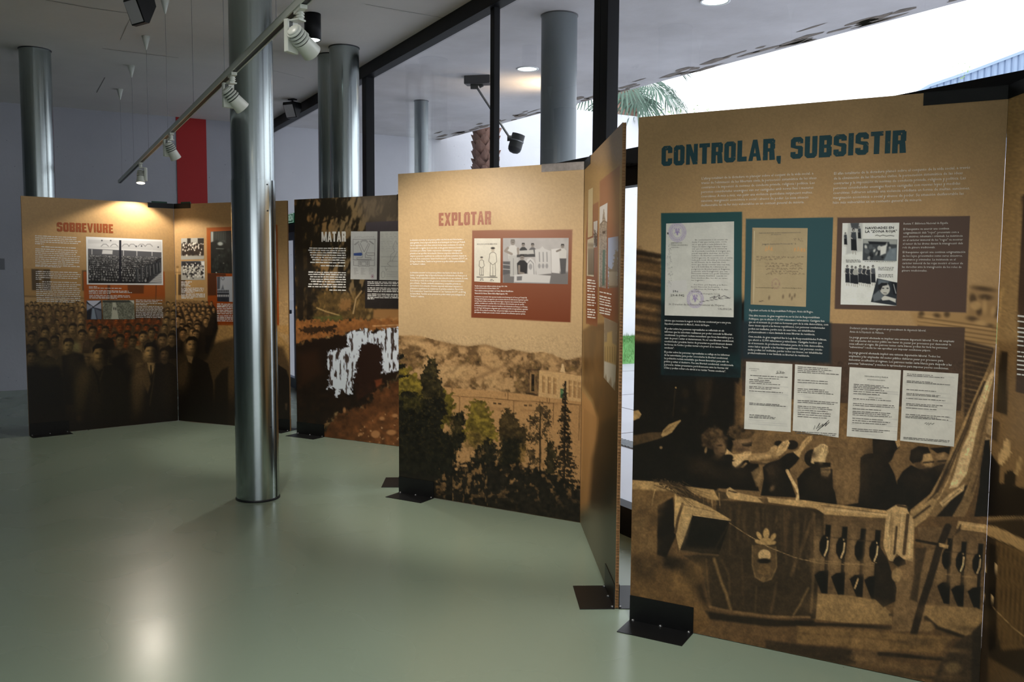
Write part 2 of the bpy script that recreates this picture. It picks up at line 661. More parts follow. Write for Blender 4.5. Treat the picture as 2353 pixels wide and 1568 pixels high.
gr = mb.build('grass_bank', mat('grass', (92, 150, 84), rough=0.8, noise=(4, 0.3, (66, 122, 60))), kind='stuff')
tag(gr, 'green grass bank along the foot of the garden wall', 'grass')

# ================================================================== columns
COLUMN_R = 0.14


def column(name, x, y, r, z1, m, label, cat, group=None, sleeve=None, m2=None):
    root = empty(name, (x, y, 0))
    mb = MB()
    z0 = sleeve or 0.0
    mb.lathe([(r - 0.004, z0), (r - 0.004, z1)], seg=64)
    if name.startswith('steel'):
        mb.v = mb.v
    mb.build('shaft', m, root)
    if sleeve:
        mb = MB()
        mb.lathe([(r, 0.0), (r, sleeve)], seg=64)
        mb.lathe([(r, sleeve), (r - 0.006, sleeve + 0.001)], seg=64)
        mb.build('sleeve', m2 or m, root)
        mb = MB()
        a0 = math.radians(-15)
        px, py = math.cos(a0) * r, math.sin(a0) * r
        mb.box(-0.004, 0.004, -0.002, 0.002, 0.0, sleeve, Matrix.Translation((px, py, 0)) @ Matrix.Rotation(a0 + math.pi / 2, 4, 'Z'))
        mb.build('seam', M_BLACKM, root)
        for z in (sleeve - 0.03, sleeve - 0.2, 0.5):
            mb = MB()
            q = Vector((math.cos(a0 - 0.35) * r, math.sin(a0 - 0.35) * r, z))
            mb.tube(q, q + Vector((math.cos(a0 - 0.35), math.sin(a0 - 0.35), 0)) * 0.003, 0.005, seg=8)
            mb.build('rivet', M_DARKTRIM, root)
    mb = MB()
    mb.lathe([(r - 0.004, z1 - 0.008), (r + 0.002, z1 - 0.008), (r + 0.002, z1)], seg=64)
    mb.build('top_ring', M_DARKTRIM, root)
    mb = MB()
    mb.lathe([(r + 0.001, 0.0), (r + 0.005, 0.0), (r + 0.003, 0.012), (r + 0.001, 0.014)], seg=64)
    mb.build('base_bead', M_DARKTRIM, root)
    tag(root, label, cat, group)
    return root


column('steel_column', -1.72, 5.885, 0.142, CEIL, M_STEEL2, 'bright steel clad column standing alone on the open floor', 'column', 'steel columns in the hall', 2.13, M_STEEL2)
column('steel_column', -4.51, 8.47, 0.14, CEIL, M_STEEL2, 'steel column behind the SOBREVIURE board', 'column', 'steel columns in the hall', 2.13, M_STEEL2)
column('steel_column', -1.57, 8.32, 0.14, CEIL, M_STEEL2, 'steel column of the pair standing closer to the EXPLOTAR display', 'column', 'steel columns in the hall', 2.13, M_STEEL2)
column('steel_column', -1.745, 8.63, 0.14, CEIL, M_STEEL2, 'steel column of the pair standing closer to the exit door', 'column', 'steel columns in the hall', 2.13, M_STEEL2)
column('grey_column', 0.364, 7.26, 0.149, CEIL, M_GREYPAINT, 'thick grey painted column outside under the soffit', 'column', 'outdoor columns')
column('grey_column', -1.117, 10.84, 0.088, CEIL, M_GREYPAINT, 'slender grey column outside beside the garden wall', 'column', 'outdoor columns')
# ================================================================== lamps
M_LIT = mat('lit_lens_warm', (255, 244, 224), rough=0.4, emit=(255, 240, 214), emit_s=6.0)
M_LITC = mat('lit_lens_cool', (240, 255, 248), rough=0.4, emit=(236, 255, 246), emit_s=3.0)

# ------------------------------------------------------------------ suspended track
RAIL_Z = 2.58
R0 = on_z(275, 418, RAIL_Z)
R1 = on_z(700, -1, RAIL_Z)
RD = (R1 - R0) / np.linalg.norm(R1 - R0)
RLEN = float(np.linalg.norm(R1 - R0)) + 1.6
RANG = math.atan2(RD[1], RD[0])
track = empty('lighting_track', tuple(R0), RANG)
mb = MB()
mb.box(0, RLEN, -0.018, -0.012, -0.016, 0.016).box(0, RLEN, 0.012, 0.018, -0.016, 0.016).box(0, RLEN, -0.018, 0.018, 0.012, 0.018)
mb.build('rail', M_RAIL, track)
mb = MB()
mb.box(0.0, RLEN, -0.012, 0.012, -0.012, 0.012)
mb.build('conductor_slot', M_BLACKM, track)
mb = MB()
mb.box(-0.006, 0.0, -0.018, 0.018, -0.016, 0.018)
mb.build('end_cap', M_BLACKM, track)
tag(track, 'white suspended lighting track crossing in front of the lone column', 'light track')


def rail_s(x, y):
    p = on_z(x, y, RAIL_Z)
    return float(np.dot((p - R0), RD))


for (cx, cy) in [(281, 190), (308, 150), (342, 90), (386, 10), (445, -60), (516, -160), (635, -330)]:
    s = rail_s(cx, 418 - (cx - 275) * 419.0 / 425.0)
    mb = MB()
    DZ = CEIL - RAIL_Z
    mb.lathe([(0.0, DZ - 0.12), (0.006, DZ - 0.115), (0.036, DZ), (0.0, DZ)], seg=16, M=Matrix.Translation((s, 0, 0)))
    mb.build('ceiling_cup', M_RAIL, track)
    mb = MB()
    mb.tube((s, 0, 0.02), (s, 0, DZ - 0.11), 0.0014, seg=6)
    mb.build('wire', M_WIRE, track)
    mb = MB()
    mb.tube((s, 0, 0.015), (s, 0, 0.035), 0.006, seg=8)
    mb.build('wire_clamp', M_WIRE, track)


def track_spot(s, target, power, angle, label, blend=0.6, group='white spotlights on the track'):
    base = R0 + RD * s
    root = empty('track_spotlight', tuple(base))
    K_ = 0.72
    S = Matrix.Scale(K_, 4)
    # adapter and hanging box
    mb = MB()
    Mr = Matrix.Rotation(RANG, 4, 'Z')
    mb.box(-0.05, 0.05, -0.014, 0.014, -0.03, -0.014, Mr)
    mb.build('track_adapter', M_LAMPWHITE, root)
    mb = MB()
    mb.tube((0, 0, -0.028), (0, 0, -0.062), 0.012, seg=16)
    mb.tube((0, 0, -0.036), (0, 0, -0.041), 0.016, seg=16)
    mb.tube((0, 0, -0.047), (0, 0, -0.052), 0.016, seg=16)
    mb.build('swivel', M_LAMPWHITE, root)
    tv = Vector(target) - Vector(base)
    yaw = math.atan2(tv.y, tv.x)
    Mh = Matrix.Rotation(yaw, 4, 'Z')
    mb = MB()
    mb.box(-0.034, 0.026, 0.034, 0.056, -0.185, -0.058, Mh)
    mb.box(-0.02, 0.02, -0.012, 0.05, -0.066, -0.058, Mh)
    mb.build('driver_box', M_LAMPWHITE, root, bevel=0.003)
    mb = MB()
    mb.box(-0.026, -0.006, 0.0335, 0.034, -0.09, -0.066, Mh)
    mb.build('type_label', M_LAMPGREY, root)
    # lamp head: flared can with stepped cooling ribs at the rear
    piv = Vector((0.0, 0.0, -0.135))
    hd = (Vector(target) - (Vector(base) + piv)).normalized()
    rot = hd.to_track_quat('Z', 'Y').to_matrix().to_4x4()
    Ml = Matrix.Translation(piv) @ rot @ S
    mb = MB()
    mb.lathe([(0.0, -0.075), (0.030, -0.075), (0.036, -0.070), (0.042, -0.02), (0.056, 0.105), (0.053, 0.107), (0.050, 0.095)], seg=32, M=Ml)
    head = mb.build('lamp_head', M_LAMPWHITE, root)
    for j in range(4):
        z = -0.066 + j * 0.020
        r = 0.0375 + j * 0.0022
        mb = MB()
        mb.lathe([(r, z), (r + 0.008, z + 0.002), (r + 0.009, z + 0.008), (r + 0.001, z + 0.010)], seg=24, M=Ml)
        mb.build('cooling_rib', M_LAMPWHITE, head)
        mb = MB()
        mb.lathe([(r + 0.001, z + 0.010), (r + 0.003, z + 0.012), (r + 0.003, z + 0.017), (r + 0.001, z + 0.019)], seg=24, M=Ml)
        mb.build('vent_slot', M_LAMPGREY, head)
    mb = MB()
    mb.lathe([(0.0, 0.104), (0.052, 0.104)], seg=24, M=Ml)
    mb.build('lens', M_LIT, root)
    tag(root, label, 'spotlight', group)
    loc = Vector(base) + piv + hd * (0.108 * K_ + 0.012)
    spot_light('spot_beam', loc, target, power, angle, blend, 0.03)
    return root


# ------------------------------------------------------------------ ceiling fittings
def can_light(x, y, label, power=18.0, group=None):
    root = empty('can_downlight', (x, y, CEIL))
    mb = MB()
    mb.lathe([(0.0, 0.0), (0.066, 0.0), (0.066, -0.205), (0.060, -0.205), (0.058, -0.202)], seg=32)
    mb.build('housing', M_BLACK, root)
    mb = MB()
    mb.lathe([(0.0, -0.216), (0.03, -0.214), (0.052, -0.206), (0.058, -0.202)], seg=24)
    mb.build('lens', M_LITC, root)
    tag(root, label, 'ceiling light', group)
    spot_light('can_beam', (x, y, CEIL - 0.23), (x, y, 0), power, 95, 0.8, 0.05, (1.0, 0.95, 0.86))
    return root


c = on_z(718, 32, CEIL)
can_light(c[0], c[1], 'black cylinder downlight on the ceiling beside the pair of steel columns', 90)


def flood(x, y, yaw, label, s=1.0):
    """black wedge shaped flood with a pale square face, hung on a stem"""
    root = empty('flood_light', (x, y, CEIL))
    Mr = Matrix.Rotation(yaw, 4, 'Z') @ Matrix.Scale(s, 4)
    mb = MB()
    mb.box(-0.03, 0.03, -0.05, 0.05, -0.015, 0.0, Mr)
    mb.tube(Mr @ Vector((0, 0, -0.01)), Mr @ Vector((0, 0, -0.05)), 0.012 * s, seg=12)
    mb.build('ceiling_mount', M_BLACKM, root)
    pr = [(-0.08, -0.045), (0.06, -0.045), (0.075, -0.10), (0.015, -0.235), (-0.02, -0.235), (-0.085, -0.075)]
    mb = MB()
    mb.prism([Mr @ Vector((px, -0.085, pz)) for px, pz in pr], Mr.to_3x3() @ Vector((0, 0.17, 0)))
    mb.build('housing', M_BLACKM, root)
    mb = MB()
    a = [(-0.088, -0.085), (-0.026, -0.232)]
    mb.quad(*[Mr @ Vector(p) for p in [(-0.0885, -0.075, -0.083), (-0.0885, 0.075, -0.083), (-0.026, 0.075, -0.228), (-0.026, -0.075, -0.228)]])
    mb.build('face', mat('flood_face', (196, 194, 198), rough=0.4), root)
    tag(root, label, 'flood light', 'black flood lights on the ceiling')
    return root


c = on_z(672, 228, CEIL)
flood(c[0], c[1], math.radians(62), 'black wedge flood light on the ceiling beside the pair of steel columns', 0.95)
c = on_z(322, -18, CEIL)
flood(c[0], c[1], math.radians(55), 'black wedge flood light on the ceiling above the track wires', 1.0)


def recessed(px, py, label):
    c = on_z(px, py, CEIL)
    root = empty('recessed_downlight', (c[0], c[1], CEIL))
    mb = MB()
    mb.lathe([(0.115, 0.0), (0.115, -0.006), (0.10, -0.008), (0.095, 0.0)], seg=32)
    mb.build('trim_ring', M_WHITE, root)
    mb = MB()
    mb.lathe([(0.0, -0.002), (0.096, -0.002)], seg=32)
    mb.build('lens', M_LITC, root)
    tag(root, label, 'downlight', 'recessed downlights in the soffit')
    spot_light('recessed_beam', (c[0], c[1], CEIL - 0.02), (c[0], c[1], 0), 30, 120, 0.8, 0.08, (0.92, 1, 0.96))


recessed(1212, 158, 'round recessed downlight in the soffit next to the thick grey column')
recessed(1643, 2, 'round recessed downlight in the soffit above the CONTROLAR board')

# outdoor projector on an arm: box on the soffit, rod, black lamp
c = on_z(1095, 176, CEIL)
pj = empty('arm_projector', tuple(c))
Mr = Matrix.Rotation(ANG, 4, 'Z')
DPJ = c[1]
mb = MB()
mb.box(-0.07, 0.21, -0.07, 0.07, -0.085, 0.0, Matrix.Rotation(math.radians(-12), 4, 'Z') @ Matrix.Translation((-0.05, 0, 0)))
mb.build('gear_box', M_DARKTRIM, pj, bevel=0.006)
a = Vector(at_depth(1090, 199, DPJ)) - Vector(c)
b = Vector(at_depth(1172, 318, DPJ)) - Vector(c)
mb = MB()
mb.tube(a + Vector((0, 0, 0.03)), b, 0.012, seg=10)
mb.build('rod', M_WIRE, pj)
mb = MB()
mb.tube(a + Vector((-0.04, 0, 0)), a + Vector((0.04, 0, 0)), 0.028, seg=14)
mb.tube(a + Vector((0.05, 0, 0.0)), a + Vector((0.09, 0, 0.02)), 0.02, seg=12)
mb.build('knuckle', M_BLACKM, pj)
mb = MB()
mb.tube(b + Vector((-0.03, 0, 0)), b + Vector((0.06, 0, 0)), 0.03, seg=14)
mb.build('lamp_joint', M_BLACKM, pj)
L0 = Vector(at_depth(1192, 309, DPJ)) - Vector(c)
L1 = Vector(at_depth(1183, 340, DPJ)) - Vector(c)
mb = MB()
mb.tube(L0, L1, 0.070, 0.072, seg=24)
hd = (L1 - L0).normalized()
mb.lathe([(0.072, 0.0), (0.066, 0.03), (0.045, 0.052), (0.0, 0.062)], seg=24, M=Matrix.Translation(L1) @ hd.to_track_quat('Z', 'Y').to_matrix().to_4x4())
mb.build('lamp_head', M_BLACKM, pj)
mb = MB()
mb.tube(L0.lerp(L1, 0.45), L0.lerp(L1, 0.52), 0.076, seg=24)
mb.build('clamp_ring', M_WIRE, pj)
tag(pj, 'black projector on a long rod hanging from the outdoor soffit', 'projector')

# warm uplighter hanging on a short rod behind the thick grey column
ul = empty('hanging_uplighter', (0.46, 9.75, 3.18))
mb = MB()
mb.lathe([(0.0, -0.13), (0.05, -0.13), (0.05, 0.0), (0.044, 0.0), (0.042, -0.02)], seg=20)
mb.build('housing', M_BLACKM, ul)
mb = MB()
mb.lathe([(0.0, -0.02), (0.042, -0.02)], seg=20)
mb.build('lens', M_LIT, ul)
mb = MB()
mb.tube((0.06, 0, -0.08), (0.06, 0, CEIL - 3.18), 0.008, seg=8)
mb.build('rod', M_BLACKM, ul)
tag(ul, 'small warm uplighter hanging behind the thick grey outdoor column', 'uplighter')
spot_light('uplighter_beam', (0.46, 9.75, 3.21), (0.22, 9.8, CEIL), 34, 120, 1.0, 0.04, (1.0, 0.70, 0.40))
# ================================================================== spotlights on the track
track_spot(rail_s(322, 371), (-3.42, 7.95, 0.0), 45, 130, 'white track spotlight over the folded corner of the SOBREVIURE boards', .25)
track_spot(rail_s(392, 302), (-1.85, 7.75, 0.4), 70, 75, 'white track spotlight hanging in front of the red wall panel')
track_spot(rail_s(534, 163), (-0.35, 5.75, 1.0), 95, 85, 'white track spotlight hanging in front of the lone steel column')
track_spot(rail_s(690, 9), (0.15, 5.4, 1.2), 100, 80, 'white track spotlight with ribbed back beside the black ceiling downlight')
# unseen downlights added as fill light for the hall
for x, y, pw in [(-1.5, 3.2, 90), (-0.2, 0.6, 170), (-3.2, 0.9, 50), (1.6, -1.6, 220), (0.55, 2.4, 240)]:
    can_light(x, y, 'added unseen fill downlight on the hall ceiling away from the displays', pw, 'added fill downlights on the hall ceiling')

# ================================================================== garden
M_TRUNK = mat('palm_bark', (134, 106, 94), rough=0.85, noise=(12, 0.3, (92, 70, 62)), bump=(40, 0.4))
M_BOOT = mat('palm_leaf_base', (158, 124, 110), rough=0.8, noise=(18, 0.3, (112, 84, 72)))
M_FROND = mat('palm_frond', (96, 120, 106), rough=0.6, noise=(8, 0.3, (66, 92, 78)))
M_LEAF = mat('shrub_leaf', (128, 160, 96), rough=0.7)
M_TWIG = mat('twig', (120, 112, 104), rough=0.8)

boot_mesh = None


def palm(x, y, h, label, fronds, seed, elev):
    global boot_mesh
    rnd = random.Random(seed)
    root = empty('palm_tree', (x, y, -0.012))
    mb = MB()
    mb.lathe([(0.22, 0.0), (0.15, 0.4), (0.13, h * .7), (0.135, h)], seg=20)
    mb.build('trunk', M_TRUNK, root)
    if boot_mesh is None:
        mb = MB()        # one cut leaf base: a scale that flares outward
        mb.add([(-0.07, 0.0, -0.06), (0.07, 0.0, -0.06), (0.085, 0.05, 0.05), (0.03, 0.10, 0.14), (-0.03, 0.10, 0.14), (-0.085, 0.05, 0.05), (0.0, 0.045, -0.02), (0.0, 0.03, 0.12)],
               [(0, 1, 6), (1, 2, 6), (2, 3, 6), (3, 4, 6), (4, 5, 6), (5, 0, 6), (3, 7, 4), (2, 7, 3), (4, 7, 5)])
        o = mb.build('leaf_base', M_BOOT, root)
        boot_mesh = o.data
        bpy.data.objects.remove(o)
    k = 0
    z = max(0.3, 1.9)
    while z < h:
        for j in range(8):
            a = 2 * math.pi * (j + 0.5 * (k % 2)) / 8 + rnd.uniform(-.08, .08)
            o = bpy.data.objects.new('leaf_base', boot_mesh)
            r = 0.12
            o.location = (math.cos(a) * r, math.sin(a) * r, z + rnd.uniform(-.015, .015))
            o.rotation_euler = (rnd.uniform(-.15, .1), rnd.uniform(-.15, .15), a - math.pi / 2)
            s = rnd.uniform(.85, 1.1)
            o.scale = (s, s, s)
            col.objects.link(o)
            o.parent = root
        z += 0.11
        k += 1
    # fan leaves: stalk, then narrow blades
    for i in range(fronds):
        az = 2 * math.pi * i / fronds + rnd.uniform(-.2, .2)
        el = rnd.uniform(*elev)
        d = Vector((math.cos(az) * math.cos(el), math.sin(az) * math.cos(el), math.sin(el)))
        side = d.cross(Vector((0, 0, 1))).normalized()
        up = side.cross(d)
        L = rnd.uniform(.65, .95) if elev[0] < 1 else .5
        p0 = Vector((0, 0, h - .05))
        p1 = p0 + d * L
        mb = MB()
        mb.tube(p0, p1, .012, .008, seg=5, caps=False)
        for b in range(17):
            t = (b / 16 - .5) * (2.5 if elev[0] < 1 else 0.8)
            bd = (d * math.cos(t) + side * math.sin(t)).normalized()
            bl = rnd.uniform(.6, .85) * (1 - .25 * abs(t) / 1.25)
            w = .021
            mid = p1 + bd * bl * .55 + Vector((0, 0, -.02))
            tip = p1 + bd * bl + Vector((0, 0, -.22 * bl - rnd.uniform(0, .1)))
            pw = bd.cross(up).normalized() * w
            mb.add([p1, mid + pw, tip, mid - pw], [(0, 1, 2, 3)])
        mb.build('frond', M_FROND, root)
    tag(root, label, 'palm tree')
    return root


palm(-0.41, 13.25, 4.9, 'palm trunk with cut leaf bases standing beyond the soffit edge', 10, 1, (1.25, 1.5))
palm(2.12, 16.7, 5.5, 'palm tree drooping fan fronds over the garden wall beside the black window post', 30, 2, (-.9, .5))


def shrub(px, depth, z0, z1, spread, n, label, seed, dense=1.0):
    rnd = random.Random(seed)
    x = float(at_depth(px, 250, depth)[0])
    root = empty('leafy_shrub', (x, depth, 0.0))
    mb = MB()
    lf = MB()
    for k in range(n):
        a = rnd.uniform(0, 6.28)
        top = Vector((math.cos(a) * spread * rnd.random(), math.sin(a) * spread * .4 * rnd.random(), rnd.uniform(z0 + (z1 - z0) * .4, z1)))
        base = Vector((top.x * .35, top.y * .35, 0.0))
        mid = base.lerp(top, .6) + Vector((rnd.uniform(-.1, .1), 0, 0))
        mb.tube(base, mid, .012, .008, seg=4, caps=False)
        mb.tube(mid, top, .008, .003, seg=4, caps=False)
        for j in range(int(16 * dense)):
            t = rnd.uniform(.35, 1)
            q = mid.lerp(top, t) + Vector((rnd.gauss(0, .10), rnd.gauss(0, .06), rnd.gauss(0, .06)))
            u_ = Vector((rnd.gauss(0, 1), rnd.gauss(0, 1), rnd.gauss(0, .6))).normalized()
            v_ = u_.cross(Vector((rnd.gauss(0, 1), rnd.gauss(0, 1), rnd.gauss(0, 1)))).normalized()
            s = rnd.uniform(.03, .055)
            lf.add([q, q + u_ * s + v_ * s * .35, q + u_ * 2 * s, q + u_ * s - v_ * s * .35], [(0, 1, 2, 3)])
    mb.build('stems', M_TWIG, root)
    lf.build('foliage', M_LEAF, root, kind='stuff')
    tag(root, label, 'shrub')
    return root


shrub(1530, 18.6, 4.0, 5.15, 0.9, 16, 'thin leafy shrub behind the garden wall beside the palm fronds', 3)
shrub(1650, 17.8, 4.0, 5.0, 0.7, 8, 'sparse leafy shrub above the middle of the CONTROLAR board', 4, .8)
shrub(1335, 19.5, 3.9, 5.3, 0.4, 9, 'leafy twigs behind the garden wall beside the thick grey column', 6, 1.2)
shrub(2213, 24.5, 5.4, 7.35, 0.25, 6, 'green leafy shoot in front of the corrugated metal shed', 5, 1.6)

# corrugated shed behind the garden wall
M_SHED = mat('blue_grey_sheet', (142, 160, 184), rough=0.5, metal=0.1, noise=(0.8, 0.3, (126, 146, 172)))
M_SHEDD = mat('blue_grey_rib', (112, 130, 156), rough=0.5)
shed = empty('metal_shed', (14.0, 27.0, 0.0))
DS = 27.0


def shed_pt(px, py):
    return at_depth(px, py, DS) - np.array([14.0, 27.0, 0.0])


tp = [(2070, 236), (2101, 219), (2134, 199.5), (2235, 165), (2353, 120), (2440, 88)]
topv = [shed_pt(*p) for p in tp]
mb = MB()
poly = [Vector(p) for p in topv] + [Vector((topv[-1][0], 0, 0)), Vector((topv[0][0], 0, 0))]
mb.prism(poly[::-1], (0, 5.0, 0))
mb.build('sheet_wall', M_SHED, shed)
xs = [p[0] for p in topv]
zs = [p[2] for p in topv]
x = xs[0] + .1
while x < xs[-1]:
    z = float(np.interp(x, xs, zs))
    mb = MB()
    mb.prism([(x - .05, 0.0, 3.5), (x + .05, 0.0, 3.5), (x + .02, -.05, 3.5), (x - .02, -.05, 3.5)], (0, 0, z - 3.5))
    mb.build('rib', M_SHEDD, shed)
    x += .2
mb = MB()
for a, b in zip(topv[:-1], topv[1:]):
    a, b = Vector(a), Vector(b)
    mb.prism([a + Vector((0, -.09, -.02)), a + Vector((0, 0.2, -.02)), a + Vector((0, 0.2, .07)), a + Vector((0, -.09, .07))], b - a)
mb.build('verge_trim', M_SHED, shed)
tag(shed, 'blue-grey corrugated metal shed with sloping roof edge behind the garden', 'shed')
# ================================================================== display boards
BH, BT = 2.2, 0.016        # board height and thickness


class Board:
    """a standing board: u runs along the front face from p0 to p1, v is height"""

    def __init__(self, p0, p1):
        self.p0 = np.array([p0[0], p0[1], 0.0])
        d = np.array([p1[0] - p0[0], p1[1] - p0[1], 0.0])
        self.W = float(np.linalg.norm(d))
        self.u = d / self.W
        self.n = np.array([self.u[1], -self.u[0], 0.0])      # towards the viewer
        self.obj = None

    def pt(self, u, v, off=0.0):
        u = np.asarray(u, float)
        v = np.asarray(v, float)
        return self.p0 + u[..., None] * self.u + v[..., None] * np.array([0, 0, 1.0]) + off * self.n

    def uv(self, x, y):
        r = ray(x, y)
        t = np.dot(self.p0 - ORIG, self.n) / (r @ self.n)
        P = ORIG + r * t[..., None] if np.ndim(t) else ORIG + r * t
        return (P - self.p0) @ self.u, P[..., 2]


BA = Board((-4.4513, 8.0368), (-3.4144, 8.9272))
BB = Board((-3.4144 + 0.004, 8.9272), (-2.1295, 8.3742))
BC = Board((-2.0326, 8.2583), (-0.8266, 7.5710))
BC2 = Board((-0.8226, 7.5670), (-0.775, 6.19))
BD = Board((-0.7809, 6.0464), (0.4249, 5.3297))
BE = Board((0.4249 + 0.003, 5.3297 - 0.003), (0.4804, 3.9311))
BF = Board((0.5327, 3.8073), (1.7295, 3.1355))
BG = Board((1.7295 + 0.0008, 3.1355 - 0.0015), (1.66, 1.75))


def rough_paper(nt, b, scale=160.0, strength=0.06):
    tc = node(nt, 'ShaderNodeTexCoord')
    n = node(nt, 'ShaderNodeTexNoise', Scale=scale, Detail=3.0)
    nt.links.new(tc.outputs['Object'], n.inputs['Vector'])
    bp = node(nt, 'ShaderNodeBump', Strength=strength, Distance=0.002)
    nt.links.new(n.outputs['Fac'], bp.inputs['Height'])
    nt.links.new(bp.outputs['Normal'], b.inputs['Normal'])


def print_mat(name, rough=0.42):
    m = bpy.data.materials.new(name)
    m.use_nodes = True
    nt = m.node_tree
    b = nt.nodes['Principled BSDF']
    at = node(nt, 'ShaderNodeAttribute', attribute_name='ink')
    nt.links.new(at.outputs['Color'], b.inputs['Base Color'])
    b.inputs['Roughness'].default_value = rough
    b.inputs['Specular IOR Level'].default_value = 0.4
    rough_paper(nt, b)
    return m


M_PRINT = print_mat('printed_kraft', 0.40)
M_PHOTO = print_mat('printed_photo', 0.40)


def ink_mat(name, c1, worn=None, rough=0.45):
    """flat ink; worn=(board colour, amount) lets the board show through in specks"""
    m = bpy.data.materials.new(name)
    m.use_nodes = True
    nt = m.node_tree
    b = nt.nodes['Principled BSDF']
    b.inputs['Roughness'].default_value = rough
    b.inputs['Specular IOR Level'].default_value = 0.4
    b.inputs['Base Color'].default_value = (*srgb(*c1), 1)
    if worn:
        tc = node(nt, 'ShaderNodeTexCoord')
        n = node(nt, 'ShaderNodeTexNoise', Scale=55.0, Detail=6.0, Roughness=0.75)
        nt.links.new(tc.outputs['Object'], n.inputs['Vector'])
        r = node(nt, 'ShaderNodeValToRGB')
        r.color_ramp.elements[0].position = worn[1]
        r.color_ramp.elements[1].position = worn[1] + 0.05
        r.color_ramp.elements[0].color = (*srgb(*c1), 1)
        r.color_ramp.elements[1].color = (*srgb(*worn[0]), 1)
        nt.links.new(n.outputs['Fac'], r.inputs['Fac'])
        nt.links.new(r.outputs['Color'], b.inputs['Base Color'])
    rough_paper(nt, b)
    return m


M_INKW = ink_mat('white_ink', (232, 230, 226))
M_INKK = ink_mat('black_ink', (40, 38, 40))
M_INKG = ink_mat('grey_ink', (112, 108, 106))
M_INKV = ink_mat('violet_stamp_ink', (128, 112, 150))
M_INKO = ink_mat('orange_pencil', (206, 140, 84))
KRAFT_ALB = (193, 155, 108)
M_H_TEAL = ink_mat('teal_heading_ink', (44, 76, 84), (KRAFT_ALB, 0.63), 0.36)
M_H_BROWN = ink_mat('brown_heading_ink', (152, 100, 82), (KRAFT_ALB, 0.60))
M_H_RUST = ink_mat('rust_heading_ink', (150, 76, 34), (KRAFT_ALB, 0.64))
M_H_WHITE = ink_mat('white_heading_ink', (234, 230, 222), ((120, 96, 66), 0.66))


def finish_mesh(name, verts, faces, m, parent, kind=None):
    me = bpy.data.meshes.new(name)
    me.from_pydata([tuple(p) for p in verts], [], faces)
    me.update()
    me.materials.append(m)
    o = bpy.data.objects.new(name, me)
    col.objects.link(o)
    o.parent = parent
    if kind:
        o['kind'] = kind
    return o


def build_board(B, parent, left_edge=False, right_edge=False):
    """liner box, open honeycomb core where an end shows"""
    mb = MB()
    n, u = Vector(B.n), Vector(B.u)

    def P(uu, vv, dd):
        return tuple(Vector(B.p0) + u * uu + Vector((0, 0, vv)) - n * dd)
    e0 = 0.006 if left_edge else 0.0
    e1 = B.W - 0.006 if right_edge else B.W

    def slab(u0, u1, d0, d1, v0=0.003, v1=BH):
        vs = [P(a, v, d) for a in (u0, u1) for d in (d0, d1) for v in (v0, v1)]
        mb.add(vs, [(0, 1, 3, 2), (4, 6, 7, 5), (0, 4, 5, 1), (2, 3, 7, 6), (0, 2, 6, 4), (1, 5, 7, 3)])
    slab(e0, e1, 0.0015, BT - 0.0015)
    slab(0, B.W, 0.0, 0.0015)
    slab(0, B.W, BT - 0.0015, BT)
    o = mb.build('board', M_KRAFT, parent)
    for flag, ua, ub in ((left_edge, 0.0005, 0.006), (right_edge, B.W - 0.006, B.W - 0.0005)):
        if not flag:
            continue
        mb2 = MB()
        random.seed(11)
        v = 0.01
        while v < BH - 0.01:      # honeycomb walls showing at the cut end
            th = 0.0022
            tilt = random.uniform(-0.002, 0.002)
            vs = [P(a, v + (tilt if d > 0.008 else 0) + t, d) for a in (ua, ub) for d in (0.0015, BT - 0.0015) for t in (0, th)]
            mb2.add(vs, [(0, 1, 3, 2), (4, 6, 7, 5), (0, 4, 5, 1), (2, 3, 7, 6), (0, 2, 6, 4), (1, 5, 7, 3)])
            v += random.uniform(0.009, 0.017)
        mb2.build('honeycomb_core', M_KRAFTD, o, kind='stuff')
    B.obj = o
    return o


def bracket(B, parent, u0, u1, front=True, depth=0.15, hgt=0.115):
    """folded steel foot: plate on the floor, plate against the board, three weld beads"""
    n, u = Vector(B.n), Vector(B.u)
    s = 1.0 if front else -1.0
    off = 0.0015 if front else BT + 0.0015

    def P(uu, dd, vv):     # dd metres out from the face
        base = Vector(B.p0) + u * uu
        q = base + n * (off + dd) if front else base - n * (off + dd)
        return (q.x, q.y, vv)
    mb = MB()
    t = 0.003

    def slab(ua, ub, da, db, va, vb):
        vs = [P(a, d, v) for a in (ua, ub) for d in (da, db) for v in (va, vb)]
        mb.add(vs, [(0, 1, 3, 2), (4, 6, 7, 5), (0, 4, 5, 1), (2, 3, 7, 6), (0, 2, 6, 4), (1, 5, 7, 3)])
    slab(u0, u1, 0.0, depth, 0.0, t)
    slab(u0, u1, 0.0, t, 0.0, hgt)
    o = mb.build('foot_bracket', M_BLACKM, parent)
    for k in (0.06, 0.5, 0.94):
        q = P(u0 + (u1 - u0) * k, 0.008, 0.006)
        mb = MB()
        mb.lathe([(0.0, -0.006), (0.009, -0.004), (0.007, 0.003), (0.0, 0.006)], seg=8, M=Matrix.Translation(q))
        mb.build('weld_bead', M_WIRE, o)
    return o


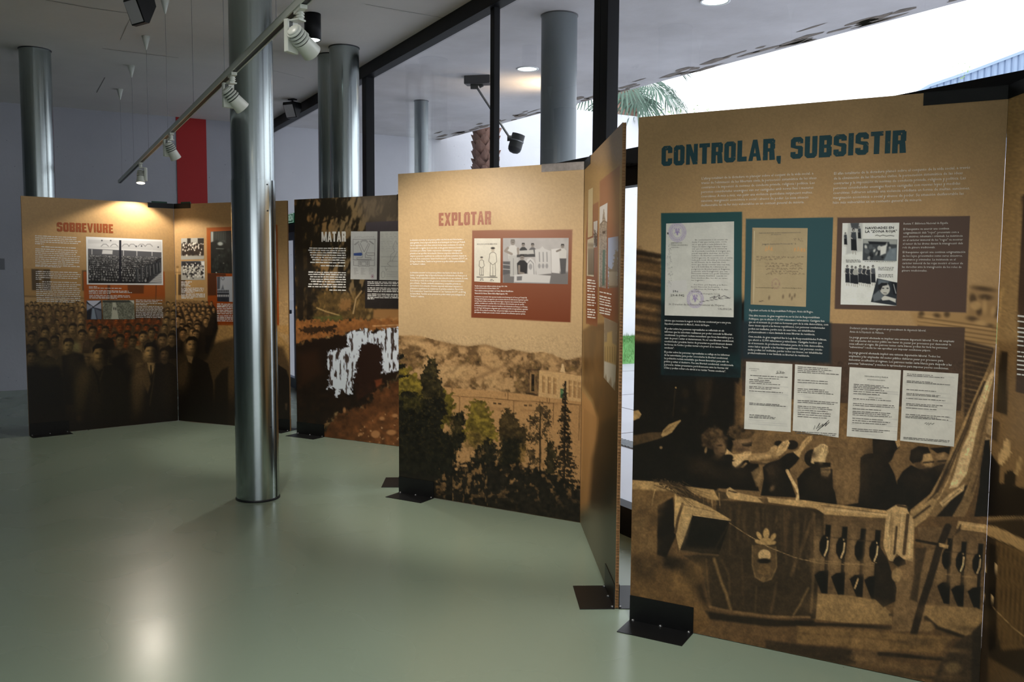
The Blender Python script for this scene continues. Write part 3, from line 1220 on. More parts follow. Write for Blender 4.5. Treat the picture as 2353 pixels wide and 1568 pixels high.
def top_clip(B, parent, u0, u1, m=None, drop=0.045):
    n, u = Vector(B.n), Vector(B.u)
    mb = MB()

    def slab(ua, ub, da, db, va, vb):
        vs = []
        for a in (ua, ub):
            for d in (da, db):
                for v in (va, vb):
                    q = Vector(B.p0) + u * a - n * d
                    vs.append((q.x, q.y, v))
        mb.add(vs, [(0, 1, 3, 2), (4, 6, 7, 5), (0, 4, 5, 1), (2, 3, 7, 6), (0, 2, 6, 4), (1, 5, 7, 3)])
    slab(u0, u1, -0.003, -0.001, BH - drop, BH + 0.004)
    slab(u0, u1, BT + 0.001, BT + 0.003, BH - drop, BH + 0.004)
    slab(u0, u1, -0.003, BT + 0.003, BH + 0.001, BH + 0.004)
    return mb.build('corner_clip', m or M_BLACKM, parent)


# ------------------------------------------------------------------ printing: shapes are given where the photo shows them and land on the board
def _lattice(seed):
    return np.random.RandomState(seed).rand(64, 64)


_LAT = {}


def vnoise(x, y, scale, seed=0):
    if seed not in _LAT:
        _LAT[seed] = _lattice(seed)
    L = _LAT[seed]
    x = x / scale
    y = y / scale
    xi = np.floor(x).astype(int)
    yi = np.floor(y).astype(int)
    fx = x - xi
    fy = y - yi
    fx = fx * fx * (3 - 2 * fx)
    fy = fy * fy * (3 - 2 * fy)
    a = L[xi % 64, yi % 64]
    b = L[(xi + 1) % 64, yi % 64]
    c = L[xi % 64, (yi + 1) % 64]
    d = L[(xi + 1) % 64, (yi + 1) % 64]
    return (a * (1 - fx) + b * fx) * (1 - fy) + (c * (1 - fx) + d * fx) * fy


def fbm(x, y, scale, seed=0, octv=3):
    s = 0
    a = 0.5
    t = 0
    for k in range(octv):
        s = s + a * vnoise(x + 17.3 * k, y + 9.1 * k, scale / 2 ** k, seed + k)
        t += a
        a *= 0.5
    return s / t


def sstep(a, b, x):
    t = np.clip((x - a) / (b - a), 0, 1)
    return t * t * (3 - 2 * t)


class Paint:
    def __init__(self, X, Y):
        self.X, self.Y = X, Y
        self.C = np.zeros((X.size, 3))
        self.T = (0, 0, 1.0)

    def frame(self, ox, oy, s):
        """coordinates that follow are read in an enlarged view of the photo"""
        self.T = (ox, oy, s)
        return self

    def _p(self, pts):
        p = np.asarray(pts, float)
        return np.stack([self.T[0] + p[:, 0] / self.T[2], self.T[1] + p[:, 1] / self.T[2]], -1)

    def fill(self, c):
        self.C[:] = c

    def _blend(self, idx, cov, c):
        c = np.asarray(c, float)
        cov = cov[:, None]
        self.C[idx] = self.C[idx] * (1 - cov) + c * cov

    def _sel(self, x0, x1, y0, y1):
        return np.nonzero((self.X > x0) & (self.X < x1) & (self.Y > y0) & (self.Y < y1))[0]

    def poly(self, pts, c, fe=2.0, al=1.0, rough=None, c2=None, mul=False):
        p = self._p(pts)
        m = fe + (2 * rough[1] if rough else 0) + 1
        idx = self._sel(p[:, 0].min() - m, p[:, 0].max() + m, p[:, 1].min() - m, p[:, 1].max() + m)
        if idx.size == 0:
            return
        x, y = self.X[idx], self.Y[idx]
        ins = np.zeros(x.size, bool)
        d2 = np.full(x.size, 1e18)
        q = np.roll(p, -1, 0)
        for (ax, ay), (bx, by) in zip(p, q):
            cond = ((ay > y) != (by > y))
            if by != ay:
                xx = (bx - ax) * (y - ay) / (by - ay) + ax
                ins ^= cond & (x < xx)
            ex, ey = bx - ax, by - ay
            L = ex * ex + ey * ey + 1e-12
            t = np.clip(((x - ax) * ex + (y - ay) * ey) / L, 0, 1)
            dx, dy = x - ax - t * ex, y - ay - t * ey
            d2 = np.minimum(d2, dx * dx + dy * dy)
        sd = np.sqrt(d2) * np.where(ins, 1, -1)
        if rough:
            sd = sd + (fbm(x, y, rough[0] * 0.5, rough[2] if len(rough) > 2 else 3, 4) - 0.5) * 4.2 * rough[1]
        cov = sstep(-fe / 2, fe / 2, sd) * al
        if mul:
            k = np.asarray(c, float) / 255.0
            self.C[idx] *= (1 - cov[:, None]) + cov[:, None] * k
        elif c2 is not None:       # top colour to bottom colour
            t = np.clip((y - p[:, 1].min()) / (np.ptp(p[:, 1]) + 1e-9), 0, 1)[:, None]
            cc = np.asarray(c, float) * (1 - t) + np.asarray(c2, float) * t
            self.C[idx] = self.C[idx] * (1 - cov[:, None]) + cc * cov[:, None]
        else:
            self._blend(idx, cov, c)

    def ell(self, cx, cy, rx, ry, c, rot=0.0, fe=2.0, al=1.0):
        s = self.T[2]
        cx, cy = self.T[0] + cx / s, self.T[1] + cy / s
        rx, ry = rx / s, ry / s
        m = max(rx, ry) + fe
        idx = self._sel(cx - m, cx + m, cy - m, cy + m)
        if idx.size == 0:
            return
        a = math.radians(rot)
        dx, dy = self.X[idx] - cx, self.Y[idx] - cy
        ex = (dx * math.cos(a) + dy * math.sin(a)) / rx
        ey = (-dx * math.sin(a) + dy * math.cos(a)) / ry
        r = np.sqrt(ex * ex + ey * ey)
        sd = (1 - r) * min(rx, ry)
        self._blend(idx, sstep(-fe / 2, fe / 2, sd) * al, c)

    def soft(self, cx, cy, rx, ry, c, rot=0.0, al=0.8):
        """ellipse that fades out all the way from its centre"""
        self.ell(cx, cy, rx, ry, c, rot, 1.9 * min(rx, ry) / self.T[2], al)

    def line(self, pts, w, c, fe=1.5, al=1.0):
        p = self._p(pts)
        w = w / self.T[2]
        m = w + fe
        idx = self._sel(p[:, 0].min() - m, p[:, 0].max() + m, p[:, 1].min() - m, p[:, 1].max() + m)
        if idx.size == 0:
            return
        x, y = self.X[idx], self.Y[idx]
        d2 = np.full(x.size, 1e18)
        for (ax, ay), (bx, by) in zip(p[:-1], p[1:]):
            ex, ey = bx - ax, by - ay
            L = ex * ex + ey * ey + 1e-12
            t = np.clip(((x - ax) * ex + (y - ay) * ey) / L, 0, 1)
            dx, dy = x - ax - t * ex, y - ay - t * ey
            d2 = np.minimum(d2, dx * dx + dy * dy)
        self._blend(idx, sstep(-fe / 2, fe / 2, w / 2 - np.sqrt(d2)) * al, c)

    def grain(self, scale, amt, seed=5, octv=2, sel=None):
        n = (fbm(self.X, self.Y, scale, seed, octv) - 0.5) * 2 * amt
        k = (1 + n)[:, None]
        if sel is None:
            self.C *= k
        else:
            self.C[sel] *= k[sel]


BATCH = 0


def make_print(B, name, nx, ny, paint, gain=1.0, quad=None, off=0.0006, m=None, parent=None):
    """a printed sheet on board B; quad lists its four photo corners (tl, tr, br, bl), else the whole face"""
    s, t = np.meshgrid(np.linspace(0, 1, nx + 1), np.linspace(0, 1, ny + 1))
    s, t = s.ravel(), t.ravel()
    if quad is None:
        U, V = s * B.W, BH - t * (BH - 0.004)
    else:
        q = np.asarray(quad, float)
        qu, qv = B.uv(q[:, 0], q[:, 1])
        U = (qu[0] * (1 - s) + qu[1] * s) * (1 - t) + (qu[3] * (1 - s) + qu[2] * s) * t
        V = (qv[0] * (1 - s) + qv[1] * s) * (1 - t) + (qv[3] * (1 - s) + qv[2] * s) * t
    P3 = B.pt(U, V, off)
    X, Y = project(P3)
    P = Paint(X, Y)
    paint(P)
    c = srgb_np(np.clip(P.C, 0, 255)) * gain * (np.array([0.97, 1.02, 1.12]) if m is None else 0.86)
    c = np.clip(c, 0.003, 0.92)
    me = bpy.data.meshes.new(name)
    N = (nx + 1) * (ny + 1)
    me.vertices.add(N)
    me.vertices.foreach_set('co', P3.ravel())
    i, j = np.meshgrid(np.arange(nx), np.arange(ny))
    a = (j * (nx + 1) + i).ravel()
    quads = np.stack([a, a + nx + 1, a + nx + 2, a + 1], -1).astype(np.int32)
    me.loops.add(quads.size)
    me.loops.foreach_set('vertex_index', quads.ravel())
    me.polygons.add(len(quads))
    me.polygons.foreach_set('loop_start', np.arange(len(quads), dtype=np.int32) * 4)
    me.update(calc_edges=True)
    at = me.color_attributes.new('ink', 'FLOAT_COLOR', 'POINT')
    at.data.foreach_set('color', np.concatenate([c, np.ones((N, 1))], 1).astype(np.float32).ravel())
    me.materials.append(m or M_PRINT)
    o = bpy.data.objects.new(name, me)
    col.objects.link(o)
    o.parent = parent or B.obj
    return o


# ------------------------------------------------------------------ lettering
TEXTS = []


def text_block(B, name, body, x0, y0, y1, xr, m, align='LEFT', bold=0.0, lead=1.28, off=0.0012, parent=None):
    """body lines; (x0, y0) first baseline start, y1 last baseline at that side, xr far end of the widest line (photo pixels)"""
    cu = bpy.data.curves.new(name, 'FONT')
    cu.body = body
    cu.resolution_u = 1
    cu.align_x = align
    cu.offset = bold
    cu.fill_mode = 'FRONT'
    o = bpy.data.objects.new(name, cu)
    col.objects.link(o)
    TEXTS.append((o, B, name, body.count('\n') + 1, x0, y0, y1, xr, m, align, lead, off, parent))


def flush_texts():
    bpy.context.view_layer.update()
    dg = bpy.context.evaluated_depsgraph_get()
    for (o, B, name, nl, x0, y0, y1, xr, m, align, lead, off, parent) in TEXTS:
        me = bpy.data.meshes.new_from_object(o.evaluated_get(dg))
        n = len(me.vertices)
        co = np.zeros(n * 3)
        me.vertices.foreach_get('co', co)
        co = co.reshape(-1, 3)
        u0, v0 = B.uv(np.float64(x0), np.float64(y0))
        u1, v1 = B.uv(np.float64(x0), np.float64(y1))
        ur, _ = B.uv(np.float64(xr), np.float64(y0))
        if nl > 1:
            step = (v0 - v1) / (nl - 1)
            sy = step / 1.0           # default line distance is one unit
            gy = step / lead          # glyph height scale
            # split: glyphs keep their own size while lines keep the measured distance
            row = np.clip(np.round(-(co[:, 1] - 0.28) / 1.0), 0, nl - 1)
            ly = co[:, 1] + row
            Y = v0 - row * step + ly * gy
        else:
            gy = (v0 - v1)            # for one line y1 gives the cap height (below y0 on the page means larger)
            Y = v0 + co[:, 1] * abs(gy) / 0.73
        xs = co[:, 0]
        wid = (xs.max() - xs.min()) if n else 1
        if align == 'LEFT':
            sx = abs(ur - u0) / max(xs.max(), 1e-6)
            Xu = u0 + xs * sx
        elif align == 'RIGHT':
            sx = abs(u0 - ur) / max(-xs.min(), 1e-6)
            Xu = u0 + xs * sx
        else:
            sx = 2 * abs(ur - u0) / max(wid, 1e-6)
            Xu = u0 + xs * sx
        P3 = B.pt(Xu, Y, off)
        me.vertices.foreach_set('co', P3.ravel())
        me.materials.clear()
        me.materials.append(m)
        me.update()
        q = bpy.data.objects.new(name, me)
        col.objects.link(q)
        q.parent = parent or B.obj
        q['kind'] = 'stuff'
        bpy.data.objects.remove(o)
    TEXTS.clear()


def word_lines(B, name, rows, m, hpx, off=0.0012, seed=1, parent=None, dens=0.8, wl=(5, 22)):
    """lines of print too fine to read: rows of (x0, x1, y) photo pixels become dashes of word length"""
    rnd = random.Random(seed)
    quads = []
    for (x0, x1, y, *rest) in rows:
        x = x0
        slope = rest[0] if rest else 0.0
        while x < x1 - 1:
            L = min(rnd.uniform(*wl), x1 - x)
            k = rnd.uniform(0.75, 1.1)
            ya = y + slope * (x - x0)
            yb = y + slope * (x + L - x0)
            quads += [(x, ya - hpx * k), (x + L, yb - hpx * k), (x + L, yb), (x, ya)]
            x += L + rnd.uniform(0.9, 1.8)
    q = np.array(quads)
    U, V = B.uv(q[:, 0], q[:, 1])
    P3 = B.pt(U, V, off)
    faces = [(i * 4 + 3, i * 4 + 2, i * 4 + 1, i * 4) for i in range(len(P3) // 4)]
    return finish_mesh(name, P3, faces, m, parent or B.obj, 'stuff')


# block capitals for the headings: polygons on a cell ten units high
def glyphs():
    t, c = 2.25, 1.2
    w = 5.5

    def R(a, b, d, e):
        return [(a, b), (d, b), (d, e), (a, e)]
    top = [(0, 10 - t), (0, 10 - c), (c, 10), (w - c, 10), (w, 10 - c), (w, 10 - t)]
    bot = [(0, t), (w, t), (w, c), (w - c, 0), (c, 0), (0, c)][::-1]
    G = {}
    G['C'] = (w, [top, bot, R(0, t, t, 10 - t), R(w - t, 6.3, w, 10 - t), R(w - t, t, w, 3.7)])
    G['O'] = (w, [top, bot, R(0, t, t, 10 - t), R(w - t, t, w, 10 - t)])
    G['U'] = (w, [bot, R(0, t, t, 10), R(w - t, t, w, 10)])
    G['S'] = (w, [top, bot, R(0, 5.4, t, 10 - t), R(w - t, 7.0, w, 10 - t), [(0, 5.4), (w, 3.6), (w, 5.0), (w - 0.6, 5.8), (0, 6.4)], R(w - t, t, w, 4.2), R(0, t, t, 3.2)])
    G['B'] = (w, [R(0, 0, t, 10), R(t, 10 - t, w - 0.6, 10), R(t, 4.2, w - 0.4, 5.8), R(t, 0, w - 0.6, t), R(w - t, 5.5, w, 9.4), R(w - t, 0.6, w, 4.6)])
    G['R'] = (w, [R(0, 0, t, 10), R(t, 10 - t, w - 0.6, 10), R(t, 3.9, w - 0.4, 5.6), R(w - t, 5.2, w, 9.4), [(w - t - 0.2, 0), (w + 0.1, 0), (w - 0.3, 4.4), (w - t - 0.4, 4.4)]])
    G['P'] = (w, [R(0, 0, t, 10), R(t, 10 - t, w - 0.6, 10), R(t, 3.6, w - 0.5, 5.3), R(w - t, 4.1, w, 9.4)])
    G['E'] = (4.6, [R(0, 0, t, 10), R(t, 10 - t, 4.6, 10), R(t, 4.2, 4.2, 5.9), R(t, 0, 4.6, t)])
    G['L'] = (4.5, [R(0, 0, t, 10), R(t, 0, 4.5, t)])
    G['I'] = (2.2, [R(0, 0, 2.2, 10)])
    G['T'] = (5.2, [R(0, 8.0, 5.2, 10), R(1.45, 0, 3.75, 8.0)])
    G['N'] = (5.8, [R(0, 0, 2.0, 10), R(3.8, 0, 5.8, 10), [(0.2, 10), (2.3, 10), (5.6, 0), (3.5, 0)]])
    G['M'] = (7.4, [R(0, 0, 1.8, 10), R(5.6, 0, 7.4, 10), [(0.3, 10), (2.2, 10), (4.5, 1.0), (2.9, 1.0)], [(5.2, 10), (7.1, 10), (4.5, 1.0), (2.9, 1.0)]])
    G['A'] = (6.0, [[(0, 0), (2.0, 0), (3.6, 10), (2.0, 10)], [(4.0, 0), (6.0, 0), (4.0, 10), (2.4, 10)], R(1.4, 2.0, 4.6, 3.6)])
    G['V'] = (6.0, [[(0, 10), (2.0, 10), (3.6, 0), (2.2, 0)], [(4.0, 10), (6.0, 10), (3.8, 0), (2.4, 0)]])
    G['X'] = (6.0, [[(0, 0), (2.1, 0), (6.0, 10), (3.9, 10)], [(3.9, 0), (6.0, 0), (2.1, 10), (0, 10)]])
    G[','] = (2.0, [[(0, 0.0), (0.9, -1.9), (1.9, -1.9), (2.0, 0), (2.0, 1.8), (0, 1.8)]])
    G[' '] = (2.8, [])
    return G


GLYPHS = glyphs()


def heading(B, text, xl, xr, ytop, ybase, m, off=0.0013, name='heading_letter'):
    """block heading: left and right ends, cap top and baseline at the left end, in photo pixels"""
    x = 0
    items = []
    for ch in text:
        w, polys = GLYPHS[ch]
        items.append((x, polys))
        x += w + 0.75
    total = x - 0.75
    u0, v0 = B.uv(np.float64(xl), np.float64(ybase))
    _, v1 = B.uv(np.float64(xl), np.float64(ytop))
    ur, _ = B.uv(np.float64(xr), np.float64(ybase))
    sx = (ur - u0) / total
    sy = (v1 - v0) / 10.0
    rnd = random.Random(4)
    k = 0
    for gx, polys in items:
        verts, faces = [], []
        jig = rnd.uniform(-0.12, 0.12)
        for pl in polys:
            k += 1
            pts = [B.pt(np.float64(u0 + (gx + a) * sx), np.float64(v0 + (b + jig) * sy), off + 0.00002 * (k % 7)) for a, b in pl]
            faces.append(tuple(range(len(verts), len(verts) + len(pts))))
            verts += pts
        if verts:
            finish_mesh(name, verts, faces, m, B.obj)


# ------------------------------------------------------------------ build the four displays
def display(name, label, boards, base):
    root = empty(name, base)
    tag(root, label, 'display')
    return root


DISP = {}


def make_display(key, label):
    o = empty('exhibition_display', (0, 0, 0))
    tag(o, label, 'display', 'folding cardboard exhibition displays')
    DISP[key] = o
    return o


d1 = make_display('sob', 'folding kraft display headed SOBREVIURE with a printed crowd of prisoners')
d2 = make_display('mat', 'folding display headed MATAR printed with woodland and torn white plaster')
d3 = make_display('exp', 'folding kraft display headed EXPLOTAR with printed hills, trees and long building')
d4 = make_display('con', 'tall folding kraft display headed CONTROLAR, SUBSISTIR with saluting crowd on balcony')
build_board(BA, d1, left_edge=True)
build_board(BB, d1, right_edge=True)
build_board(BC, d2, left_edge=True)
build_board(BC2, d2, right_edge=True)
build_board(BD, d3, left_edge=True)
build_board(BE, d3, right_edge=True)
build_board(BF, d4, left_edge=True)
build_board(BG, d4, right_edge=True)

bracket(BA, d1, 0.0, 0.34, True, 0.13)
bracket(BB, d1, BB.W - 0.34, BB.W, True, 0.13)
bracket(BB, d1, BB.W - 0.34, BB.W, False, 0.13)
bracket(BC, d2, 0.0, 0.34, True, 0.15)
bracket(BC2, d2, BC2.W - 0.30, BC2.W, True, 0.15)
bracket(BD, d3, 0.0, 0.30, True, 0.15)
bracket(BE, d3, BE.W - 0.30, BE.W, True, 0.16)
bracket(BE, d3, BE.W - 0.30, BE.W, False, 0.16)
bracket(BF, d4, 0.0, 0.29, True, 0.15)
bracket(BG, d4, BG.W - 0.30, BG.W, True, 0.15)

top_clip(BA, d1, BA.W - 0.25, BA.W)
top_clip(BB, d1, 0.0, 0.22)
top_clip(BC, d2, BC.W - 0.20, BC.W)
top_clip(BC2, d2, 0.0, 0.20)
M_CLIPB = mat('bright_clip_metal', (150, 146, 146), rough=0.45, metal=0.7, noise=(30, 0.3, (110, 106, 106)))  # paler clip metal: the bright reflection on this clip is in its colour
top_clip(BD, d3, BD.W - 0.29, BD.W, M_CLIPB)
top_clip(BE, d3, 0.0, 0.28)
top_clip(BF, d4, BF.W - 0.27, BF.W)
top_clip(BG, d4, 0.0, 0.27)
M_TAB = mat('green_tab_paint', (20, 70, 54), rough=0.5)
for BX, ua, ub in ((BA, BA.W - 0.21, BA.W - 0.06), (BB, 0.09, 0.21)):     # little green tabs on the clip of the first display
    mb = MB()
    vs = [BX.pt(np.float64(u_), np.float64(v_), -d_) for u_ in (ua, ub) for d_ in (0.004, 0.012) for v_ in (BH, BH + 0.02)]
    mb.add(vs, [(0, 1, 3, 2), (4, 6, 7, 5), (0, 4, 5, 1), (2, 3, 7, 6), (0, 2, 6, 4), (1, 5, 7, 3)])
    mb.build('green_tab', M_TAB, d1)
# ================================================================== prints
K = (20, 15, 11)          # black of the old photographs
DB = (46, 33, 21)
MBR = (98, 71, 43)
LB = (160, 123, 77)
HI = (196, 157, 106)


# ------------------------------------------------------------------ CONTROLAR board (F)
def paint_F(P):
    X, Y = P.X, P.Y
    P.fill((154, 121, 81))
    P.C *= (0.95 + 0.08 * sstep(250, 650, Y))[:, None]
    P.grain(3.0, 0.05, 21)
    P.grain(60, 0.04, 22)
    P.frame(0, 0, 1)
    # lower photograph: base tone
    P.poly([(1400, 1085), (2400, 1085), (2400, 1700), (1400, 1700)], (88, 63, 37), 20)
    # shutters at the side
    P.poly([(1440, 572), (1475, 574), (1490, 585), (1525, 600), (1530, 830), (1440, 830)], (92, 66, 38), 18, rough=(20, 8))
    for y, a, w in [(583, .9, 12), (598, .6, 10), (640, .7, 14), (660, .8, 16), (690, .8, 12), (720, .6, 10), (742, .7, 16), (765, .7, 12)]:
        P.line([(1440, y - 6), (1480, y), (1540, y + 10)], w, (38, 27, 17), 8, a)
    for y in (622, 676, 706, 760):
        P.line([(1440, y - 6), (1530, y + 10)], 5, (122, 90, 54), 4, .6)
    P.poly([(1440, 782), (1530, 790), (1530, 830), (1440, 830)], K, 20)
    # dark hall behind the people
    P.poly([(1440, 795), (1530, 790), (1700, 700), (1712, 690), (1716, 830), (1708, 900), (1706, 985), (1690, 1130), (1440, 1130)], (21, 16, 11), 10)
    # brown wall
    P.poly([(1704, 800), (2215, 800), (2215, 1170), (1640, 1150), (1690, 1010)], (104, 77, 47), 8)
    P.poly([(1690, 880), (1706, 880), (1700, 985), (1688, 1000)], (78, 56, 33), 12)
    P.frame(1440, 800, 4.126)
    for x, y, w, h_ in [(560, 430, 34, 40), (545, 590, 30, 26), (720, 330, 60, 170)]:
        P.ell(x, y, w, h_, (44, 32, 19), 0, 12, .6)
    P.line([(460, 400), (440, 640)], 10, (58, 43, 25), 4, .5)
    P.line([(800, 280), (740, 620)], 50, (40, 28, 17), 14, .8)
    P.ell(466, 376, 6, 7, (170, 130, 80))
    # cornice and shutters over the flag
    P.frame(1880, 460, 3.92)
    P.poly([(830, 1010), (1320, 1010), (1640, 900), (1680, 1150), (1560, 1320), (1320, 1270), (880, 1130)], (150, 115, 72), 14)
    P.poly([(1390, 760), (1600, 790), (1640, 900), (1600, 1060), (1350, 1050), (1350, 830)], (134, 102, 64), 16, .8)
    for x, y, a, b, r in [(1490, 800, 95, 20, 8), (1395, 890, 30, 45, -10), (1510, 875, 60, 26, 6), (1450, 1000, 26, 40, 0), (1390, 1070, 50, 22, 10), (930, 1030, 26, 30, 0), (1070, 1040, 30, 20, 10), (1160, 1030, 26, 26, 0), (1540, 1130, 40, 16, 10), (1610, 1010, 26, 46, 10)]:
        P.ell(x, y, a, b, (66, 49, 31), r, 9, .85)
    for x, y, a, b, r in [(1420, 950, 50, 40, 20), (1500, 960, 20, 60, 0), (1470, 1110, 60, 24, 12), (1580, 1000, 24, 40, 10), (1000, 1060, 60, 16, 10)]:
        P.ell(x, y, a, b, (168, 131, 84), r, 8, .8)
    for y in (1065, 1100, 1140, 1180, 1215):
        P.line([(900, y - 10), (1300, y + 45), (1640, y + 95)], 12, (92, 67, 40), 4, .7)
    P.line([(900, 1085), (1560, 1160)], 9, (172, 134, 86), 3, .8)
    P.line([(1330, 1240), (1570, 1290)], 14, (150, 115, 70), 4, .8)
    P.poly([(1320, 1265), (1580, 1330), (1600, 1420), (1560, 1900), (1400, 2150), (1310, 2100)], (54, 39, 25), 8)
    for k in range(16):
        y = 1300 + k * 44
        P.line([(1320, y), (1560, y + 50)], 12, (92, 68, 42) if k % 3 else (120, 92, 58), 4, .75)
    # colour blocks
    P.frame(0, 0, 1)
    P.poly([(1706, 737), (2218, 753), (2208, 945), (1705, 910)], (70, 53, 43), 1.8, .93, c2=(60, 44, 33))
    P.poly([(1519, 490), (1705.5, 487), (1704, 742), (1702, 868), (1519, 862)], (30, 62, 62), 1.8, .95, c2=(28, 54, 54))
    P.poly([(1519, 700), (1704, 690), (1702, 868), (1519, 868)], (17, 19, 20), 40, .93)
    P.poly([(1560, 800), (1700, 815), (1700, 850), (1560, 835)], (22, 44, 44), 24, .6)
    P.poly([(1714, 503), (1914.5, 500), (1904, 832), (1708, 821)], (40, 68, 72), 1.8, .95, c2=(36, 62, 66))
    P.poly([(1700, 738), (1910, 742), (1910, 836), (1700, 826)], (30, 36, 39), 10, .85)
    P.poly([(1924, 500), (2229.5, 496), (2220, 719), (1918, 710)], (76, 59, 51), 1.8, .96, c2=(72, 54, 46))
    # people along the balcony
    P.frame(1440, 800, 4.126)
    sl = (68, 50, 30)
    P.poly([(60, 830), (230, 800), (330, 798), (345, 850), (240, 880), (60, 930)], sl, 4)
    P.poly([(325, 830), (345, 780), (400, 725), (510, 682), (516, 690), (470, 745), (430, 800), (380, 830), (340, 845)], (150, 116, 71), 2.5)
    P.line([(350, 800), (420, 745)], 8, (108, 80, 48), 2)
    P.poly([(60, 600), (112, 588), (140, 630), (120, 665), (60, 690)], (150, 116, 72), 3)
    P.ell(325, 945, 14, 14, (120, 92, 58), 0, 3)
    P.ell(820, 860, 112, 100, (50, 36, 23), 0, 5)
    P.ell(845, 800, 60, 26, (98, 72, 44), -8, 6, .8)
    P.ell(880, 955, 55, 85, (70, 51, 33), 0, 6)
    P.line([(845, 955), (905, 950)], 10, (38, 27, 18), 3, .7)
    P.ell(750, 970, 12, 28, (120, 92, 58), 10, 3)
    P.ell(1080, 800, 122, 70, (60, 44, 27), 0, 5)
    P.poly([(960, 800), (1000, 745), (1100, 735), (1180, 770), (1190, 820), (1100, 850)], (78, 57, 35), 5, .8, rough=(6, 5))
    P.poly([(1000, 880), (1180, 862), (1200, 900), (1170, 930), (1160, 985), (1040, 990)], (94, 69, 45), 4)
    P.poly([(1085, 900), (1190, 890), (1186, 930), (1140, 938), (1095, 925)], (24, 18, 12), 2)
    P.poly([(590, 1130), (640, 1060), (740, 1010), (880, 1080), (1000, 1040), (1100, 1010), (1250, 1090), (1260, 1180), (1220, 1250), (1260, 1360), (590, 1310)], (22, 16, 11), 4)
    P.poly([(950, 958), (1010, 1010), (1180, 995), (1170, 1065), (1000, 1062), (930, 1012)], (172, 134, 86), 2.5)
    P.ell(950, 1050, 62, 40, (24, 18, 13), -15, 3)
    P.poly([(1170, 1000), (1280, 998), (1420, 960), (1442, 1040), (1330, 1100), (1250, 1080), (1160, 1082), (1145, 1040)], (142, 108, 67), 3)
    P.line([(1180, 1080), (1260, 1092), (1330, 1105)], 22, (70, 52, 32), 4)
    P.poly([(1000, 1082), (1060, 1050), (1085, 1000), (1130, 975), (1182, 985), (1180, 1012), (1120, 1060), (1030, 1132), (1004, 1110)], (180, 141, 92), 2.5)
    P.poly([(1080, 1130), (1130, 1085), (1145, 1095), (1100, 1140)], (150, 115, 72), 2)
    P.poly([(1350, 985), (1372, 940), (1430, 912), (1424, 960), (1380, 992)], (165, 128, 82), 2.5)
    P.ell(1565, 920, 62, 46, (27, 20, 14), 0, 3)
    P.ell(1440, 905, 40, 26, (27, 20, 14), 0, 3)
    P.poly([(1415, 1000), (1440, 930), (1480, 890), (1530, 872), (1547, 900), (1520, 960), (1470, 1012), (1430, 1030)], (182, 143, 93), 2.5)
    P.line([(1470, 960), (1520, 900)], 6, (130, 98, 60), 2)
    P.poly([(1575, 990), (1630, 960), (1660, 900), (1720, 838), (1760, 832), (1755, 870), (1700, 930), (1660, 980), (1640, 1040), (1600, 1025)], (172, 133, 84), 2.5)
    P.line([(1690, 900), (1735, 855)], 6, (120, 90, 54), 2)
    P.poly([(1290, 1130), (1340, 1090), (1440, 1060), (1520, 1000), (1580, 990), (1640, 1045), (1600, 1100), (1545, 1150), (1560, 1280), (1610, 1420), (1270, 1400), (1300, 1240)], (23, 17, 12), 3)
    P.poly([(1310, 1140), (1390, 1100), (1400, 1200), (1350, 1210)], (52, 38, 24), 8, .8)
    P.poly([(1180, 1180), (1250, 1130), (1290, 1200), (1260, 1300), (1230, 1320)], (118, 90, 56), 6, .8)
    P.line([(1522, 1165), (1556, 1235), (1600, 1310), (1632, 1380), (1615, 1440)], 30, (188, 148, 98), 2.5)
    P.ell(1760, 1045, 76, 82, (25, 19, 13), 0, 3)
    P.poly([(1615, 1240), (1690, 1150), (1790, 1105), (1950, 1150), (1960, 1470), (1640, 1440)], (22, 16, 11), 3)
    P.frame(1880, 800, 4.126)
    P.poly([(-70, 1090), (-58, 1010), (-36, 950), (0, 930), (20, 912), (60, 910), (92, 932), (96, 985), (70, 1040), (66, 1095), (0, 1110)], (186, 149, 99), 2.5)
    P.line([(20, 1000), (40, 930)], 6, (130, 100, 62), 2)
    P.line([(50, 1010), (70, 945)], 6, (130, 100, 62), 2)
    P.poly([(20, 1130), (112, 1105), (118, 1180), (90, 1220), (30, 1210)], (132, 101, 64), 3)
    P.poly([(-40, 1080), (120, 1088), (118, 1128), (60, 1140), (-30, 1130)], (22, 16, 11), 2.5)
    P.poly([(-60, 1220), (60, 1215), (120, 1280), (160, 1370), (182, 1500), (-60, 1500)], (22, 16, 11), 3)
    P.poly([(515, 860), (740, 860), (768, 900), (770, 940), (730, 985), (700, 1060), (668, 1090), (720, 1190), (748, 1290), (900, 1330), (880, 1560), (200, 1500), (380, 1470), (396, 1300), (400, 1040), (440, 1008), (520, 998)], (23, 17, 12), 3)
    P.poly([(728, 880), (772, 866), (778, 925), (752, 948)], (152, 117, 74), 2.5)
    P.poly([(865, 1060), (880, 970), (950, 930), (1040, 940), (1066, 1000), (1000, 1050), (960, 1090), (900, 1100)], (24, 18, 13), 3)
    P.poly([(998, 1010), (1066, 998), (1088, 1060), (1080, 1120), (1020, 1134), (988, 1080)], (150, 115, 72), 3)
    P.line([(1000, 1088), (1094, 1080)], 16, (26, 19, 13), 3)
    P.poly([(900, 1090), (960, 1080), (1000, 1130), (960, 1160)], (80, 59, 37), 4)
    P.poly([(1060, 950), (1260, 935), (1240, 1010), (1200, 985), (1130, 1000)], (27, 20, 14), 3)
    P.ell(1172, 1042, 52, 46, (126, 95, 60), 0, 4)
    P.line([(1140, 1075), (1210, 1070)], 18, (30, 22, 15), 4)
    P.poly([(748, 1260), (800, 1170), (880, 1110), (960, 1150), (1050, 1140), (1150, 1110), (1230, 1090), (1230, 1300), (1100, 1420), (900, 1540), (748, 1500)], (23, 17, 12), 3)
